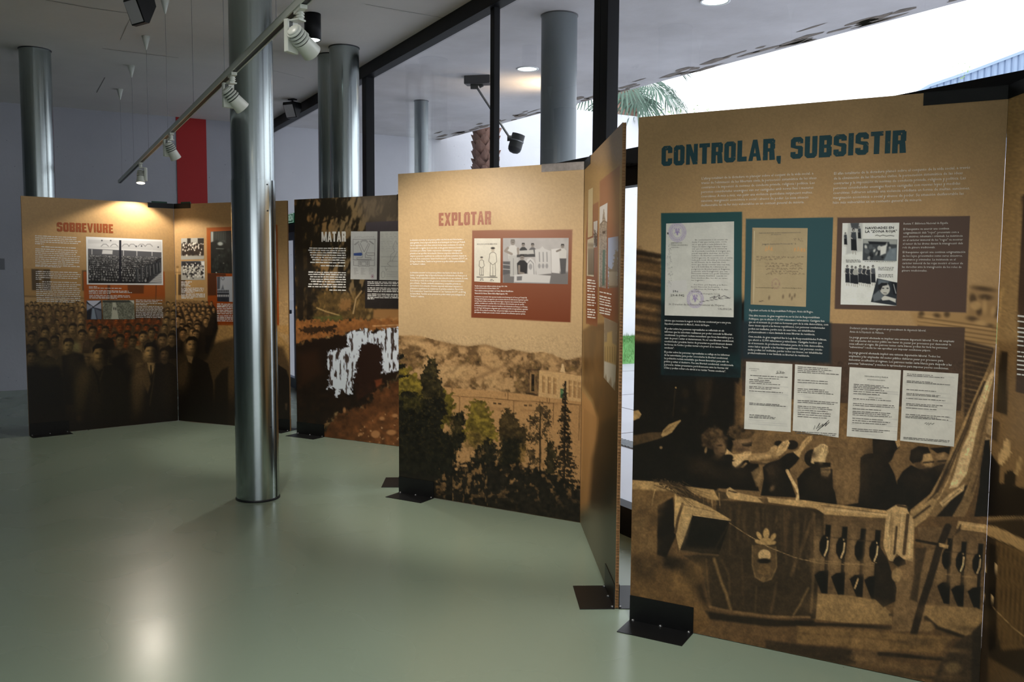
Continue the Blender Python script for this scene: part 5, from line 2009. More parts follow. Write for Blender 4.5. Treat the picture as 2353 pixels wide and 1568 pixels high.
def e_doc2(P):
    P.frame(1460, 460, 3.92)
    rnd = random.Random(7)
    P.line([(1058, 260), (1052, 600), (1046, 930)], 10, (118, 98, 72), 2, .6)
    P.line([(1072, 280), (1066, 930)], 3, (196, 184, 156), 1.5)
    for y in range(560, 700, 32):
        P.line([(1090, y), (1500, y + 14)], 2, (136, 120, 96), 1.2, .6)
    for y, x0, x1 in [(515, 1090, 1520), (535, 1090, 1310), (575, 1170, 1500), (595, 1170, 1500), (620, 1180, 1500), (645, 1220, 1480), (665, 1180, 1500)]:
        x = x0
        while x < x1:
            L = rnd.uniform(14, 46)
            pts = [(x + L * k / 5, y + rnd.uniform(-8, 6)) for k in range(6)]
            P.line(pts, 3.5, (84, 70, 60), 1.2, .85)
            x += L + rnd.uniform(6, 20)
    for x, y in [(1170, 440), (1195, 430), (1220, 440), (1430, 445), (1460, 440), (1490, 448), (1515, 450)]:
        P.line([(x, y + 18), (x + 8, y - 16), (x + 14, y + 16)], 5, (200, 140, 84), 1.5, .9)
    for pts in ([(1440, 370), (1430, 345), (1450, 350)], [(1465, 370), (1470, 345), (1485, 370)], [(1495, 345), (1490, 372), (1508, 368)]):
        P.line(pts, 3.5, (110, 96, 80), 1.2, .8)
    for r in (44, 36):
        P.line([(1264 + math.cos(a) * r * .85, 755 + math.sin(a) * r * 1.05) for a in np.linspace(0, 2 * math.pi, 30)], 3, (140, 112, 100), 1.3, .9)
    P.ell(1264, 755, 10, 12, (140, 112, 100), 0, 3, .7)
    for x, y in [(1205, 880), (1330, 870), (1390, 860), (1410, 885), (1435, 860)]:
        P.ell(x, y, 8, 18, (92, 76, 62), 8, 3, .7)
    P.line([(1115, 915), (1150, 908)], 5, (70, 58, 50), 1.5)


make_print(BF, 'folder_cover', 76, 110, paper((158, 140, 110), e_doc2, 3), GF, [(1729, 523.5), (1856, 524.5), (1852, 705.5), (1725, 700)], .0012, M_PHOTO)
text_block(BF, 'typed_text', "TRIBUNAL REGIONAL DE RESPONSABILIDADES POLÍTICAS\n                            DE VALENCIA", 1744, 537, 541, 1840, M_INKG, off=.0018)
text_block(BF, 'typed_text', "Juzgado Instructor Provincial N.º 2\n ", 1751.5, 562.5, 568, 1829, M_INKG, off=.0018)
text_block(BF, 'typed_text', "Don Vicente Pérez Herranger                    Don Ernesto Rodríguez García\n ", 1737, 662, 666, 1842, M_INKK, off=.0018)


def e_form(kind, ox, oy, s):
    def fn(P):
        P.frame(ox, oy, s)
        rnd = random.Random(kind)
        lines = {1: [290, 318, 350, 365, 385, 405, 425, 445, 465, 485, 520, 535, 555, 575, 595, 612, 640, 660, 680, 700, 718],
                 2: [190, 215, 245, 300, 330, 380, 400, 440, 460, 490, 520, 560, 580, 600, 620],
                 3: [350, 372, 395, 415, 440, 495, 560, 580, 610, 640, 655, 680, 700, 720, 770, 790, 810],
                 4: [255, 270, 330, 345, 410, 450, 465, 500, 545, 560, 585, 640, 655, 670]}[kind]
        xr = {1: (1165, 1530), 2: (1620, 1880), 3: (330, 760), 4: (830, 1285)}[kind]
        sl = .06
        for y in lines:
            a, b = xr
            P.line([(a - (y - 300) * .02, y), (b - (y - 300) * .02, y + (b - a) * sl)], 2, (140, 138, 138), 1.2, .45)
    return fn


for kind, quad, fr in [(1, [(1714.5, 831), (1821, 837), (1817, 993.5), (1710, 986)], (1440, 800, 4.126)), (2, [(1827, 837.5), (1934, 844), (1927, 1006), (1821.5, 990)], (1440, 800, 4.126)),
                       (3, [(1952.5, 844), (2070.5, 851), (2061, 1013.5), (1945.5, 1003)], (1880, 800, 4.126)), (4, [(2075.5, 851), (2202.5, 859), (2192, 1027), (2068.5, 1013)], (1880, 800, 4.126))]:
    make_print(BF, 'form_sheet', 50, 70, paper((196, 193, 186), e_form(kind, *fr), kind + 5), GF, quad, .0012, M_PHOTO)
rows = []
for y in (863.5, 869.5):
    rows.append((1724 + (0 if y < 866 else 18), 1810 - (0 if y < 866 else 20), y, .055))
for y in (873, 877, 881, 889, 892.5, 899, 927, 930, 954, 957, 960):
    rows.append((1722, 1722 + random.Random(int(y)).uniform(40, 86), y, .06))
for y in (844, 848, 852, 856, 874, 879, 894, 898, 902, 921, 925, 934, 938, 943, 948, 953, 958):
    rows.append((1833, 1833 + random.Random(int(y * 3)).uniform(60, 96), y, .06))
rows += [(1826, 1922, 992, .065), (1830, 1920, 996, .065)]
for y in (884, 887.5, 891, 895, 900, 905, 917, 928, 932, 940, 946, 950, 954, 962, 967, 972, 986, 990):
    rows.append((1962 - (y - 880) * .04, 1962 + random.Random(int(y * 5)).uniform(60, 96), y, .06))
for y in (860, 863.5, 876, 879, 896, 905, 908, 916, 928, 931.5, 938, 953, 957, 960):
    rows.append((2084 - (y - 860) * .03, 2084 + random.Random(int(y * 7)).uniform(50, 104), y, .065))
rows += [(2076, 2182, 1006, .075), (2076, 2180, 1009, .075)]
word_lines(BF, 'typed_lines', rows, M_INKG, 1.5, .0018, 3, wl=(3, 13))
text_block(BF, 'typed_text', "DIPUTACIÓN PROVINCIAL\n          DE VALENCIA", 1721, 848, 852, 1745, M_INKG, off=.0018)
text_block(BF, 'typed_text', "570\n ", 1784, 858, 868, 1802, M_INKG, off=.0018)
text_block(BF, 'typed_text', "DECLARACIÓN JURADA\n ", 1987, 866, 871.5, 2041, M_INKK, off=.0018)
text_block(BF, 'typed_text', "DIPUTACIÓN PROVINCIAL DE VALENCIA\n ", 1993, 873.5, 878, 2034, M_INKK, off=.0018)
text_block(BF, 'typed_text', "INTERROGATORIO\n ", 1996, 915, 919.5, 2027, M_INKK, off=.0018)


def scribble(B, name, pts, w, m, off=.0019):
    """pen stroke as a thin ribbon on the sheet"""
    p = np.array(pts, float)
    v, f = [], []
    for i in range(len(p)):
        d = p[min(i + 1, len(p) - 1)] - p[max(i - 1, 0)]
        d = d / (np.linalg.norm(d) + 1e-9)
        nrm = np.array([-d[1], d[0]]) * w / 2
        for q in (p[i] + nrm, p[i] - nrm):
            uu, vv = B.uv(np.float64(q[0]), np.float64(q[1]))
            v.append(B.pt(np.float64(uu), np.float64(vv), off))
        if i:
            f.append((2 * i - 2, 2 * i, 2 * i + 1, 2 * i - 1))
    return finish_mesh(name, v, f, m, B.obj)


def c4(x, y):
    return (1880 + x / 4.126, 800 + y / 4.126)


scribble(BF, 'signature', [(1870, 987), (1873, 978), (1876, 986), (1884, 972), (1880, 984), (1892, 974), (1888, 982), (1900, 972), (1896, 980), (1906, 970)], 1.1, M_INKK)
scribble(BF, 'signature', [(1878, 990), (1905, 966)], 1.0, M_INKK)
scribble(BF, 'signature', [c4(1010, 715), c4(1030, 705), c4(1025, 728), c4(1050, 708), c4(1045, 730), c4(1070, 710), c4(1080, 725), c4(1100, 712)], .9, M_INKK)
scribble(BF, 'signature', [(1783, 858.5), (1804, 857)], .7, M_INKG)


# magazine page
def e_mag(P):
    P.frame(1880, 460, 3.92)
    W_, D, G_ = (196, 196, 192), (34, 36, 40), (104, 106, 108)
    P.poly([(270, 205), (400, 205), (400, 460), (250, 490)], (168, 168, 166), 6, .8)

    def figure(x, y, s, shirt=(58, 62, 68), skirt=(28, 30, 34)):
        P.ell(x, y, 13 * s, 17 * s, (36, 34, 36), 0, 2)
        P.ell(x + 2 * s, y + 5 * s, 9 * s, 12 * s, (150, 146, 142), 0, 2)
        P.poly([(x - 26 * s, y + 24 * s), (x + 24 * s, y + 22 * s), (x + 30 * s, y + 90 * s), (x - 24 * s, y + 92 * s)], shirt, 2)
        P.line([(x - 24 * s, y + 32 * s), (x - 34 * s, y + 70 * s), (x - 10 * s, y + 90 * s)], 10 * s, (170, 166, 160), 1.5)
        P.poly([(x - 24 * s, y + 90 * s), (x + 28 * s, y + 90 * s), (x + 34 * s, y + 205 * s), (x - 22 * s, y + 200 * s)], skirt, 2)
        P.line([(x - 4 * s, y + 205 * s), (x - 6 * s, y + 235 * s)], 9 * s, (160, 156, 150), 1.5)
        P.line([(x + 18 * s, y + 205 * s), (x + 22 * s, y + 240 * s)], 9 * s, (160, 156, 150), 1.5)
    figure(245, 300, .5)
    figure(370, 245, .5)
    P.poly([(290, 205), (370, 205), (360, 260), (300, 250)], (70, 72, 76), 3)
    figure(318, 268, .92)
    # crowd at the barrier
    P.poly([(405, 352), (712, 356), (706, 548), (400, 543)], (60, 64, 68), 1.6)
    P.poly([(405, 352), (712, 356), (710, 400), (404, 390)], (150, 152, 150), 4)
    P.poly([(450, 372), (640, 378), (625, 402), (460, 396)], (30, 32, 36), 3)
    rnd = random.Random(9)
    for k in range(26):
        x, y = rnd.uniform(412, 700), rnd.uniform(395, 530)
        P.ell(x, y, rnd.uniform(8, 18), rnd.uniform(10, 26), rnd.choice([(28, 30, 34), (150, 150, 148), (190, 190, 186), (84, 88, 92), (40, 44, 48)]), rnd.uniform(-30, 30), 3, .9)
    P.poly([(560, 420), (620, 400), (610, 480), (560, 500)], (196, 196, 192), 4)
    P.poly([(590, 545), (640, 440), (706, 430), (704, 548)], (112, 122, 130), 5, .9)
    # row of women
    for i, x in enumerate([262, 305, 338, 378, 414, 450, 494]):
        figure(x, 598 + (i % 3) * 6, .72, rnd.choice([(46, 48, 54), (150, 150, 146), (80, 82, 88)]), (34, 36, 42))
    # portrait
    P.poly([(530, 705), (712, 745), (708, 952), (475, 918)], (40, 44, 50), 1.8)
    P.poly([(540, 712), (640, 735), (600, 770), (540, 760)], (92, 100, 108), 4)
    P.ell(600, 800, 46, 56, (176, 174, 168), -8, 3)
    P.poly([(545, 800), (540, 770), (570, 745), (620, 745), (625, 765), (580, 775), (562, 815)], (30, 30, 34), 3)
    P.ell(585, 795, 9, 5, (40, 40, 42), 0, 2)
    P.ell(625, 795, 9, 5, (40, 40, 42), 0, 2)
    P.line([(590, 835), (615, 838)], 6, (90, 86, 84), 1.5)
    P.poly([(560, 880), (600, 860), (700, 890), (698, 925), (640, 900), (580, 905)], (186, 184, 178), 3)
    P.poly([(490, 860), (545, 815), (590, 860), (560, 900), (500, 915)], (92, 98, 104), 4)
    P.poly([(660, 740), (712, 745), (705, 860), (680, 850)], (20, 22, 28), 4)
    P.line([(680, 760), (700, 840)], 8, (150, 152, 154), 2)


make_print(BF, 'magazine_page', 150, 210, paper((204, 204, 200), e_mag, 9), GF, [(1936, 513), (2066.5, 512), (2060, 703), (1931.5, 700)], .0012, M_PHOTO)
text_block(BF, 'page_title', "NAVIDADES EN\nLA \"ZONA ROJA\"", 1988, 527, 535, 2061, M_INKK, bold=.02, off=.0018, lead=1.05)
scribble(BF, 'signature', [(2011, 542), (2016, 540), (2022, 543), (2029, 540), (2037, 543), (2045, 541), (2055, 543)], .9, M_INKK)
word_lines(BF, 'typed_lines', [(1944, 1978, y, 0) for y in (598, 600.5, 603)] + [(1987, 2058, 601.5, .01)] + [(2018, 2054, y, .01) for y in (615, 618, 621)] + [(2018, 2052, y, .01) for y in (631.5, 634.5, 637)], M_INKG, 1.2, .0018, 8, wl=(2, 7))


# ------------------------------------------------------------------ board folded on from it (G)
def paint_G(P):
    X, Y = P.X, P.Y
    P.fill((140, 108, 68))
    P.grain(3.0, 0.05, 21)
    P.frame(1880, 800, 4.126)
    P.poly([(1560, -80), (2400, 0), (2400, 1500), (1500, 1500)], (112, 83, 50), 30)
    P.poly([(1730, 30), (1800, 40), (1790, 640), (1680, 600), (1700, 300)], (38, 28, 18), 5)
    P.poly([(1600, 640), (1720, 700), (1700, 900), (1590, 820)], (60, 44, 28), 6)
    P.line([(1750, -560), (1700, -240), (1690, 0)], 26, (170, 132, 82), 3)
    P.line([(1690, 0), (1640, 300)], 40, (150, 116, 72), 5)
    P.poly([(1500, 900), (1640, 1000), (1720, 1120), (1700, 1600), (1480, 1600)], K, 5)
    P.poly([(1700, 1030), (1745, 960), (1760, 890), (1790, 855), (1812, 880), (1815, 960), (1832, 990), (1800, 1040), (1740, 1110), (1715, 1100)], (178, 140, 90), 3)
    P.ell(1820, 1240, 60, 80, (24, 18, 13), 0, 4)
    P.poly([(1640, 1300), (1780, 1280), (2000, 1350), (2000, 1600), (1600, 1600)], K, 5)
    P.poly([(1860, 1190), (1900, 1050), (1930, 1020), (1940, 1090), (1890, 1210)], (150, 116, 72), 3)
    P.frame(1850, 1090, 3.28)
    P.poly([(1300, 360), (1650, 330), (1900, 1000), (1900, 1900), (1200, 1900)], (40, 30, 20), 12)
    P.poly([(1340, 380), (1450, 400), (1560, 450), (1700, 520), (1700, 620), (1560, 540), (1440, 490), (1330, 440)], (156, 120, 75), 3)
    P.poly([(1440, 500), (1800, 640), (1800, 1300), (1480, 1330), (1400, 1000)], (92, 67, 38), 8)
    for k in range(8):
        P.line([(1460 + k * 34, 520 + k * 20), (1480 + k * 36, 900), (1440 + k * 40, 1280)], 9, (56, 41, 24), 5, .8)
    P.poly([(1390, 520), (1445, 540), (1440, 1320), (1370, 1340)], K, 5)
    for x, y in ((1370, 670), (1440, 720), (1345, 940), (1410, 960)):
        P.line([(x, y - 40), (x - 12, y + 60)], 10, HI, 2)
    P.line([(1420, 1010), (1560, 1150), (1660, 1230)], 6, (150, 116, 72), 2)
    P.poly([(1290, 1120), (1380, 1110), (1380, 1700), (1240, 1700)], (48, 35, 23), 8)
    P.poly([(1380, 1380), (1700, 1560), (1700, 1800), (1380, 1800)], (84, 61, 36), 10)
    P.frame(0, 0, 1)
    P.poly([(2348, 450), (2700, 300), (2700, 1000), (2334, 900)], (58, 42, 32), 2)
    P.grain(2.6, 0.14, 31)


make_print(BG, 'print', 90, 400, paint_G, gain=GF)
word_lines(BG, 'caption_text', [(2337 + (905 - y) * .012, 2375, y, .12) for y in (728, 740, 755, 765, 775, 785, 795, 810, 820, 830, 840, 850, 862)], M_INKW, 4.0, .0012, 6)
# ------------------------------------------------------------------ EXPLOTAR board (D)
GD = 1.0


def paint_D(P):
    X, Y = P.X, P.Y
    P.fill((192, 160, 116))
    P.grain(3.0, 0.04, 51)
    P.grain(70, 0.03, 52)
    P.frame(920, 760, 3.564)
    # hills
    ridge = [(-40, 50), (0, 42), (90, 38), (170, 45), (300, 82), (430, 112), (550, 132), (640, 120), (700, 115), (800, 145), (860, 167), (920, 155), (1050, 183), (1170, 175), (1240, 195), (1300, 222), (1380, 243), (1440, 225), (1560, 205)]
    P.poly(ridge + [(1560, 700), (-40, 700)], (182, 142, 94), 4)
    rr = P._p(ridge)
    hs = np.nonzero((Y > np.interp(X, rr[:, 0], rr[:, 1])) & (Y < 960))[0]
    n = fbm(X[hs], Y[hs], 26, 61, 4)
    n2 = fbm(X[hs] + 40, Y[hs], 8, 64, 3)
    t = (sstep(.42, .64, n * .6 + n2 * .4))[:, None]
    P.C[hs] = P.C[hs] * (1 - t) + np.array((104, 78, 48)) * t
    for pts in ([(0, 60), (300, 95), (550, 140)], [(550, 140), (700, 122), (860, 175)], [(820, 220), (900, 165), (1050, 190)], [(1300, 300), (1380, 250), (1497, 225)], [(430, 190), (620, 240), (760, 330), (560, 420)], [(760, 330), (900, 260), (1000, 330)], [(1240, 200), (1330, 300)]):
        P.line(pts, 26, (108, 80, 50), 9, .45)
    for x, y, a, b in [(330, 170, 60, 26), (420, 340, 120, 60), (700, 170, 60, 26), (1160, 220, 70, 40), (780, 280, 40, 16), (740, 420, 50, 40), (520, 300, 50, 20), (140, 100, 90, 30)]:
        P.ell(x, y, a, b, (198, 158, 106), 10, 12, .55)
    # long wall
    P.poly([(320, 455), (430, 470), (700, 490), (1000, 518), (1240, 545), (1560, 590), (1560, 1600), (-40, 1600), (-40, 640), (320, 560)], (180, 136, 86), 3)
    P.line([(430, 535), (700, 552), (930, 572), (1200, 590), (1500, 608)], 5, (112, 80, 48), 2)
    P.line([(430, 545), (930, 583), (1500, 618)], 5, (150, 110, 68), 2, .6)
    for pts in ([(485, 540), (484, 670)], [(424, 470), (420, 530)], [(882, 510), (880, 570)], [(928, 572), (926, 720)], [(1202, 545), (1200, 590)], [(1255, 596), (1250, 770)], [(1222, 545), (1220, 590)], [(1145, 575), (1144, 600)], [(860, 515), (858, 540)], [(1470, 620), (1460, 900)]):
        P.line(pts, 6, (98, 70, 42), 2, .8)
    for x, y in [(594, 578), (640, 580), (760, 590), (800, 593), (1012, 604), (1050, 606)]:
        P.poly([(x, y), (x + 26, y + 2), (x + 26, y + 16), (x, y + 14)], (70, 50, 32), 1.5)
    P.poly([(700, 620), (900, 640), (900, 665), (700, 645)], (160, 118, 74), 5, .7)
    P.poly([(980, 640), (1180, 655), (1180, 672), (980, 660)], (160, 118, 74), 5, .7)
    # building on the terrace
    P.poly([(1130, 318), (1300, 335), (1560, 378), (1560, 596), (1130, 540)], (198, 158, 106), 2)
    P.line([(1130, 322), (1300, 338), (1560, 384)], 5, (140, 104, 66), 2)
    P.poly([(1033, 318), (1138, 318), (1130, 536), (1028, 522)], (104, 78, 50), 2)
    P.poly([(1062, 345), (1105, 345), (1100, 505), (1060, 500)], (150, 114, 72), 2)
    P.poly([(1074, 358), (1100, 358), (1096, 500), (1070, 498)], (38, 28, 19), 2)
    P.line([(1030, 512), (1115, 528)], 12, (58, 42, 27), 2)
    P.line([(1030, 322), (1140, 322)], 10, (72, 52, 33), 2)
    for x in (1165, 1212, 1258, 1382, 1422, 1458):
        y0 = 372 + (x - 1165) * .16
        P.poly([(x, y0), (x + 22, y0 + 4), (x + 19, y0 + 34), (x - 1, y0 + 30)], (172, 132, 84), 1.5)
        P.poly([(x - 1, y0 + 44), (x + 20, y0 + 47), (x + 17, y0 + 140), (x - 3, y0 + 135)], (166, 126, 80), 1.5)
        P.line([(x - 1, y0), (x - 3, y0 + 135)], 3, (118, 86, 52), 1.5)
    P.poly([(1306, 338), (1318, 300), (1322, 275), (1334, 270), (1342, 300), (1350, 346)], (214, 178, 128), 2)
    P.poly([(1310, 474), (1336, 476), (1333, 554), (1308, 550)], (66, 94, 62), 2)
    # trees
    ol, ol2, dk, dk2 = (104, 88, 32), (88, 76, 28), (27, 25, 17), (44, 38, 22)
    P.poly([(-40, 290), (60, 305), (160, 400), (215, 520), (200, 620), (-40, 640)], ol, 5, 1, (22, 7, 71))
    P.poly([(330, 470), (420, 520), (445, 640), (400, 760), (290, 840), (300, 560)], ol2, 5, 1, (16, 6, 72))
    P.poly([(200, 300), (225, 205), (262, 230), (300, 300), (335, 420), (350, 520), (390, 600), (330, 700), (200, 600), (160, 400), (178, 330)], dk2, 4, 1, (10, 6, 73))
    P.poly([(-40, 530), (40, 500), (110, 500), (190, 560), (300, 540), (345, 560), (380, 640), (330, 800), (420, 860), (430, 700), (520, 650), (535, 900), (480, 1000), (440, 1160), (330, 1260), (-40, 1220)], dk, 5, 1, (14, 6, 74))
    P.poly([(0, 540), (150, 540), (190, 600), (160, 650), (40, 640)], (70, 62, 26), 14, .6, (12, 6, 75))
    P.poly([(380, 700), (440, 690), (500, 760), (500, 830), (400, 860)], (60, 50, 26), 10, .6, (9, 6, 76))
    P.poly([(545, 620), (600, 572), (690, 578), (740, 660), (760, 760), (800, 880), (760, 940), (640, 930), (560, 950), (520, 820), (560, 700)], ol, 5, .95, (12, 7, 77))
    P.poly([(560, 800), (700, 860), (760, 960), (600, 980), (530, 940)], (96, 76, 38), 14, .7, (10, 6, 78))
    P.poly([(640, 940), (720, 880), (790, 960), (800, 1120), (600, 1150), (580, 1040)], dk, 8, .95, (10, 6, 79))
    P.poly([(800, 760), (830, 690), (870, 640), (940, 690), (960, 760), (1040, 790), (1050, 890), (1000, 1000), (980, 1100), (790, 1120), (820, 900)], (58, 46, 26), 5, .95, (10, 7, 80))
    P.poly([(960, 960), (1040, 940), (1020, 1080), (950, 1090)], (110, 84, 38), 10, .6, (8, 5, 81))
    P.poly([(840, 880), (990, 880), (970, 1130), (800, 1140)], dk, 12, .9, (9, 6, 82))
    # slender tree
    P.line([(1150, 640), (1142, 820), (1146, 1000), (1140, 1200)], 14, (48, 37, 23), 2)
    for cx, cy, a, b in [(1150, 640, 50, 34), (1100, 720, 48, 30), (1200, 690, 40, 50), (1210, 760, 26, 40), (1080, 780, 30, 24), (1120, 850, 20, 30), (1090, 900, 34, 26), (1180, 840, 20, 40), (1070, 1010, 40, 40), (1110, 1080, 40, 30), (1060, 860, 20, 30)]:
        P.poly([(cx + a * math.cos(t_), cy + b * math.sin(t_)) for t_ in np.linspace(0, 6.28, 12)], (56, 44, 27), 3, .85, (7, 7, int(cx)))
    P.line([(1142, 820), (1090, 740)], 5, (48, 37, 23), 2)
    P.line([(1144, 900), (1190, 780)], 5, (48, 37, 23), 2)
    P.poly([(1215, 870), (1250, 900), (1280, 1020), (1270, 1180), (1180, 1180), (1190, 1000), (1200, 900)], dk2, 4, .95, (8, 6, 83))
    # spruce
    P.line([(1352, 420), (1345, 800), (1340, 1260)], 16, (36, 28, 19), 2)
    rnd = random.Random(12)
    y = 440
    while y < 1290:
        hw = 14 + (y - 430) * .11 + rnd.uniform(-10, 16)
        for s in (-1, 1):
            h2 = hw * rnd.uniform(.7, 1.25)
            P.poly([(1348, y - 16), (1348 + s * h2 * .6, y - 6), (1348 + s * h2, y + 18 + rnd.uniform(-6, 10)), (1348 + s * h2 * .5, y + 26), (1348, y + 18)], (36, 29, 19), 2.5, .95, (6, 3, 84))
        y += rnd.uniform(28, 42)
    # dark undergrowth
    P.poly([(-40, 1150), (330, 1200), (460, 1120), (560, 1080), (800, 1080), (1000, 1090), (1160, 1150), (1300, 1200), (1560, 1320), (1560, 1700), (-40, 1700)], (26, 22, 16), 8, .97, (16, 10, 85))
    sel = np.nonzero((Y > 1060) & (X > 1000))[0]
    n = fbm(X[sel], Y[sel], 12, 90, 3)
    t = (sstep(.6, .74, n) * sstep(1195, 1090, Y[sel]) * .8)[:, None]
    P.C[sel] = P.C[sel] * (1 - t) + np.array((146, 108, 64)) * t
    sel = np.nonzero((Y > 1030) & (X > 1040) & (X < 1120))[0]
    n = fbm(X[sel] * 2, Y[sel], 10, 91, 3)
    t = (sstep(.58, .7, n) * .55)[:, None]
    P.C[sel] = P.C[sel] * (1 - t) + np.array((150, 112, 66)) * t
    sel = np.nonzero((Y > 815) & (P.C[:, 0] < 118))[0]
    n = fbm(X[sel], Y[sel], 7, 140, 3)
    P.C[sel] *= (.45 + 1.15 * n)[:, None]
    t = (sstep(.56, .72, fbm(X[sel], Y[sel], 5, 144, 3)) * .35 * sstep(1150, 900, Y[sel]))[:, None]
    P.C[sel] = P.C[sel] * (1 - t) + np.array((118, 98, 50)) * t
    P.poly([(-40, 200), (20, 190), (40, 225), (-40, 240)], dk, 3, 1, (6, 3, 86))
    P.poly([(-40, 270), (40, 275), (35, 305), (-40, 312)], dk, 3, 1, (6, 3, 87))
    P.poly([(-40, 370), (75, 358), (60, 380), (-40, 400)], dk, 3, 1, (6, 3, 88))
    P.frame(0, 0, 1)
    # brown block
    P.poly([(1085, 529.5), (1315.5, 528), (1311, 741), (1083, 730)], (140, 92, 68), 1.8, 1, c2=(118, 58, 32))
    sel = np.nonzero(Y > 770)[0]
    P.grain(2.4, 0.10, 95, 2, sel)


make_print(BD, 'print', 250, 400, paint_D, GD)
heading(BD, 'EXPLOTAR', 1008.5, 1128.5, 489.5, 519.5, M_H_BROWN)
text_block(BD, 'body_text', "La dictadura va trobar en els presos polítics una font de mà d'obra barata o\nquasi gratuïta. Sota la hipòcrita fórmula de la Redempció de Penes pel Treball,\nvan ser explotats a canvi d'una reducció de les seues condemnes. A costa de\nla seua salut i a vegades de la seua vida, es van generar immensos beneficis\neconòmics per a l'Estat. També corporacions eclesiàstiques i companyies\nprivades es van aprofitar de la situació. Diverses empreses valencianes van\nemprar a presoners republicans en condicions de pràctica esclavitud. Aquest va\nser el cas de la constructora \"Quart Pot-Protección\" o de \"Canteras SICOT\", en\nEl Puig de Santa Maria. També en les presons es podia redimir pena treballant\nen \"destinos\" o tallers.", 942.5, 553.5, 608.5, 1074, M_INKW, bold=.025)
text_block(BD, 'body_text', "La dictadura encontró en los presos políticos una fuente de mano de obra\nbarata o casi gratuita. Bajo la hipócrita fórmula de la Redención de Penas por el\nTrabajo, fueron explotados a cambio de una reducción de sus condenas. A costa\nde su salud y a veces de su vida, generaron enormes beneficios económicos\npara el Estado. También entidades eclesiásticas y compañías privadas se\naprovecharon de la situación. Diversas empresas valencianas emplearon a\nprisioneros republicanos en condiciones de práctica esclavitud. Fue el caso\nde la constructora \"Quart Pot-Protección\" o de \"Canteras SICOT\", en El Puig\nde Santa María. También en las prisiones se podía redimir pena trabajando en\n\"destinos\" o talleres.", 942.5, 628, 682.5, 1075, M_INKW, bold=.025)
text_block(BD, 'caption_text', "Nombre de presos que redimien condemna els anys 1939 i 1940.\nLa Obra de la Redención de Penas, Madrid, 1941.", 1091, 658.5, 663.5, 1166, M_INKW, bold=.02)
text_block(BD, 'caption_text', "Presos redimint condemna pel treball. A. de Toledo. Memoria Gloval Modern.\nValencia del Cid, Valencia, Talleres Gráficos Miguel Laguarda, 1942.", 1091, 669.5, 675.5, 1180, M_INKW, bold=.02)
text_block(BD, 'caption_text', "La dictadura va presumir dels suposats beneficis de la Redempció de Penes pel Treball. Els\nideòlegs del franquisme asseguraven que el sistema afavoria el millorament espiritual i polític\nde la població reclusa. Sota aquesta perversa lògica, els presos van construir bancs per a\nesglésies, crucifixos per a escoles i fins i tot emblemes de la dictadura que els oprimia.", 1090.5, 683, 698, 1214, M_INKW, bold=.02)
text_block(BD, 'caption_text', "La dictadura presumió de los supuestos beneficios de la Redención de Penas por el Trabajo.\nLos ideólogos del franquismo aseguraban que el sistema permitía el mejoramiento espiritual\ny político de la población reclusa. Bajo esta perversa lógica, los presos fabricaron bancos\npara iglesias, crucifijos para escuelas e incluso emblemas de la dictadura que los oprimía.", 1090.5, 703.5, 719, 1213, M_INKW, bold=.02)


def e_men(P):
    P.frame(900, 360, 2.903)
    L, Dk = (206, 202, 192), (70, 66, 62)
    for x, y, s in [(600, 670, 1.0), (675, 608, 1.55)]:
        P.line([(x - 14 * s, y + 30 * s), (x - 17 * s, y + 60 * s), (x, y + 75 * s)], 2.4, Dk, 1)
        P.line([(x + 14 * s, y + 30 * s), (x + 17 * s, y + 60 * s), (x, y + 75 * s)], 2.4, Dk, 1)
        P.line([(x - 14 * s, y + 28 * s), (x - 6 * s, y + 20 * s), (x + 6 * s, y + 20 * s), (x + 14 * s, y + 28 * s)], 2.4, Dk, 1)
        P.line([(x - 10 * s, y + 66 * s), (x - 12 * s, y + 120 * s)], 2.4, Dk, 1)
        P.line([(x + 10 * s, y + 66 * s), (x + 12 * s, y + 120 * s)], 2.4, Dk, 1)
        P.line([(x, y + 80 * s), (x, y + 120 * s)], 2, Dk, 1)
        P.ell(x, y + 10 * s, 7 * s, 9 * s, (196, 186, 172), 0, 1.5)
        P.ell(x, y + 2 * s, 9 * s, 4.5 * s, (60, 56, 54), 0, 1.5)
        P.line([(x - 12 * s, y + 122 * s), (x + 12 * s, y + 122 * s)], 4, Dk, 1)
    P.line([(568, 804), (704, 806)], 4, (24, 22, 22), 1)


make_print(BD, 'drawing_sheet', 60, 100, paper((222, 218, 206), e_men, 21), GD, [(1090, 548), (1150.5, 548), (1150, 650), (1090, 647)], .0012, M_PHOTO)
text_block(BD, 'typed_text', "RECLUSOS QUE REDIMEN PENA\n ", 1096.5, 563, 568.5, 1143, M_INKG, off=.0018, bold=.01)
word_lines(BD, 'typed_lines', [(1104, 1111, 642, 0), (1103, 1112, 645, 0), (1127, 1134, 643, 0), (1126, 1135, 646, 0)], M_INKG, 1.6, .0018, 2, wl=(3, 7))


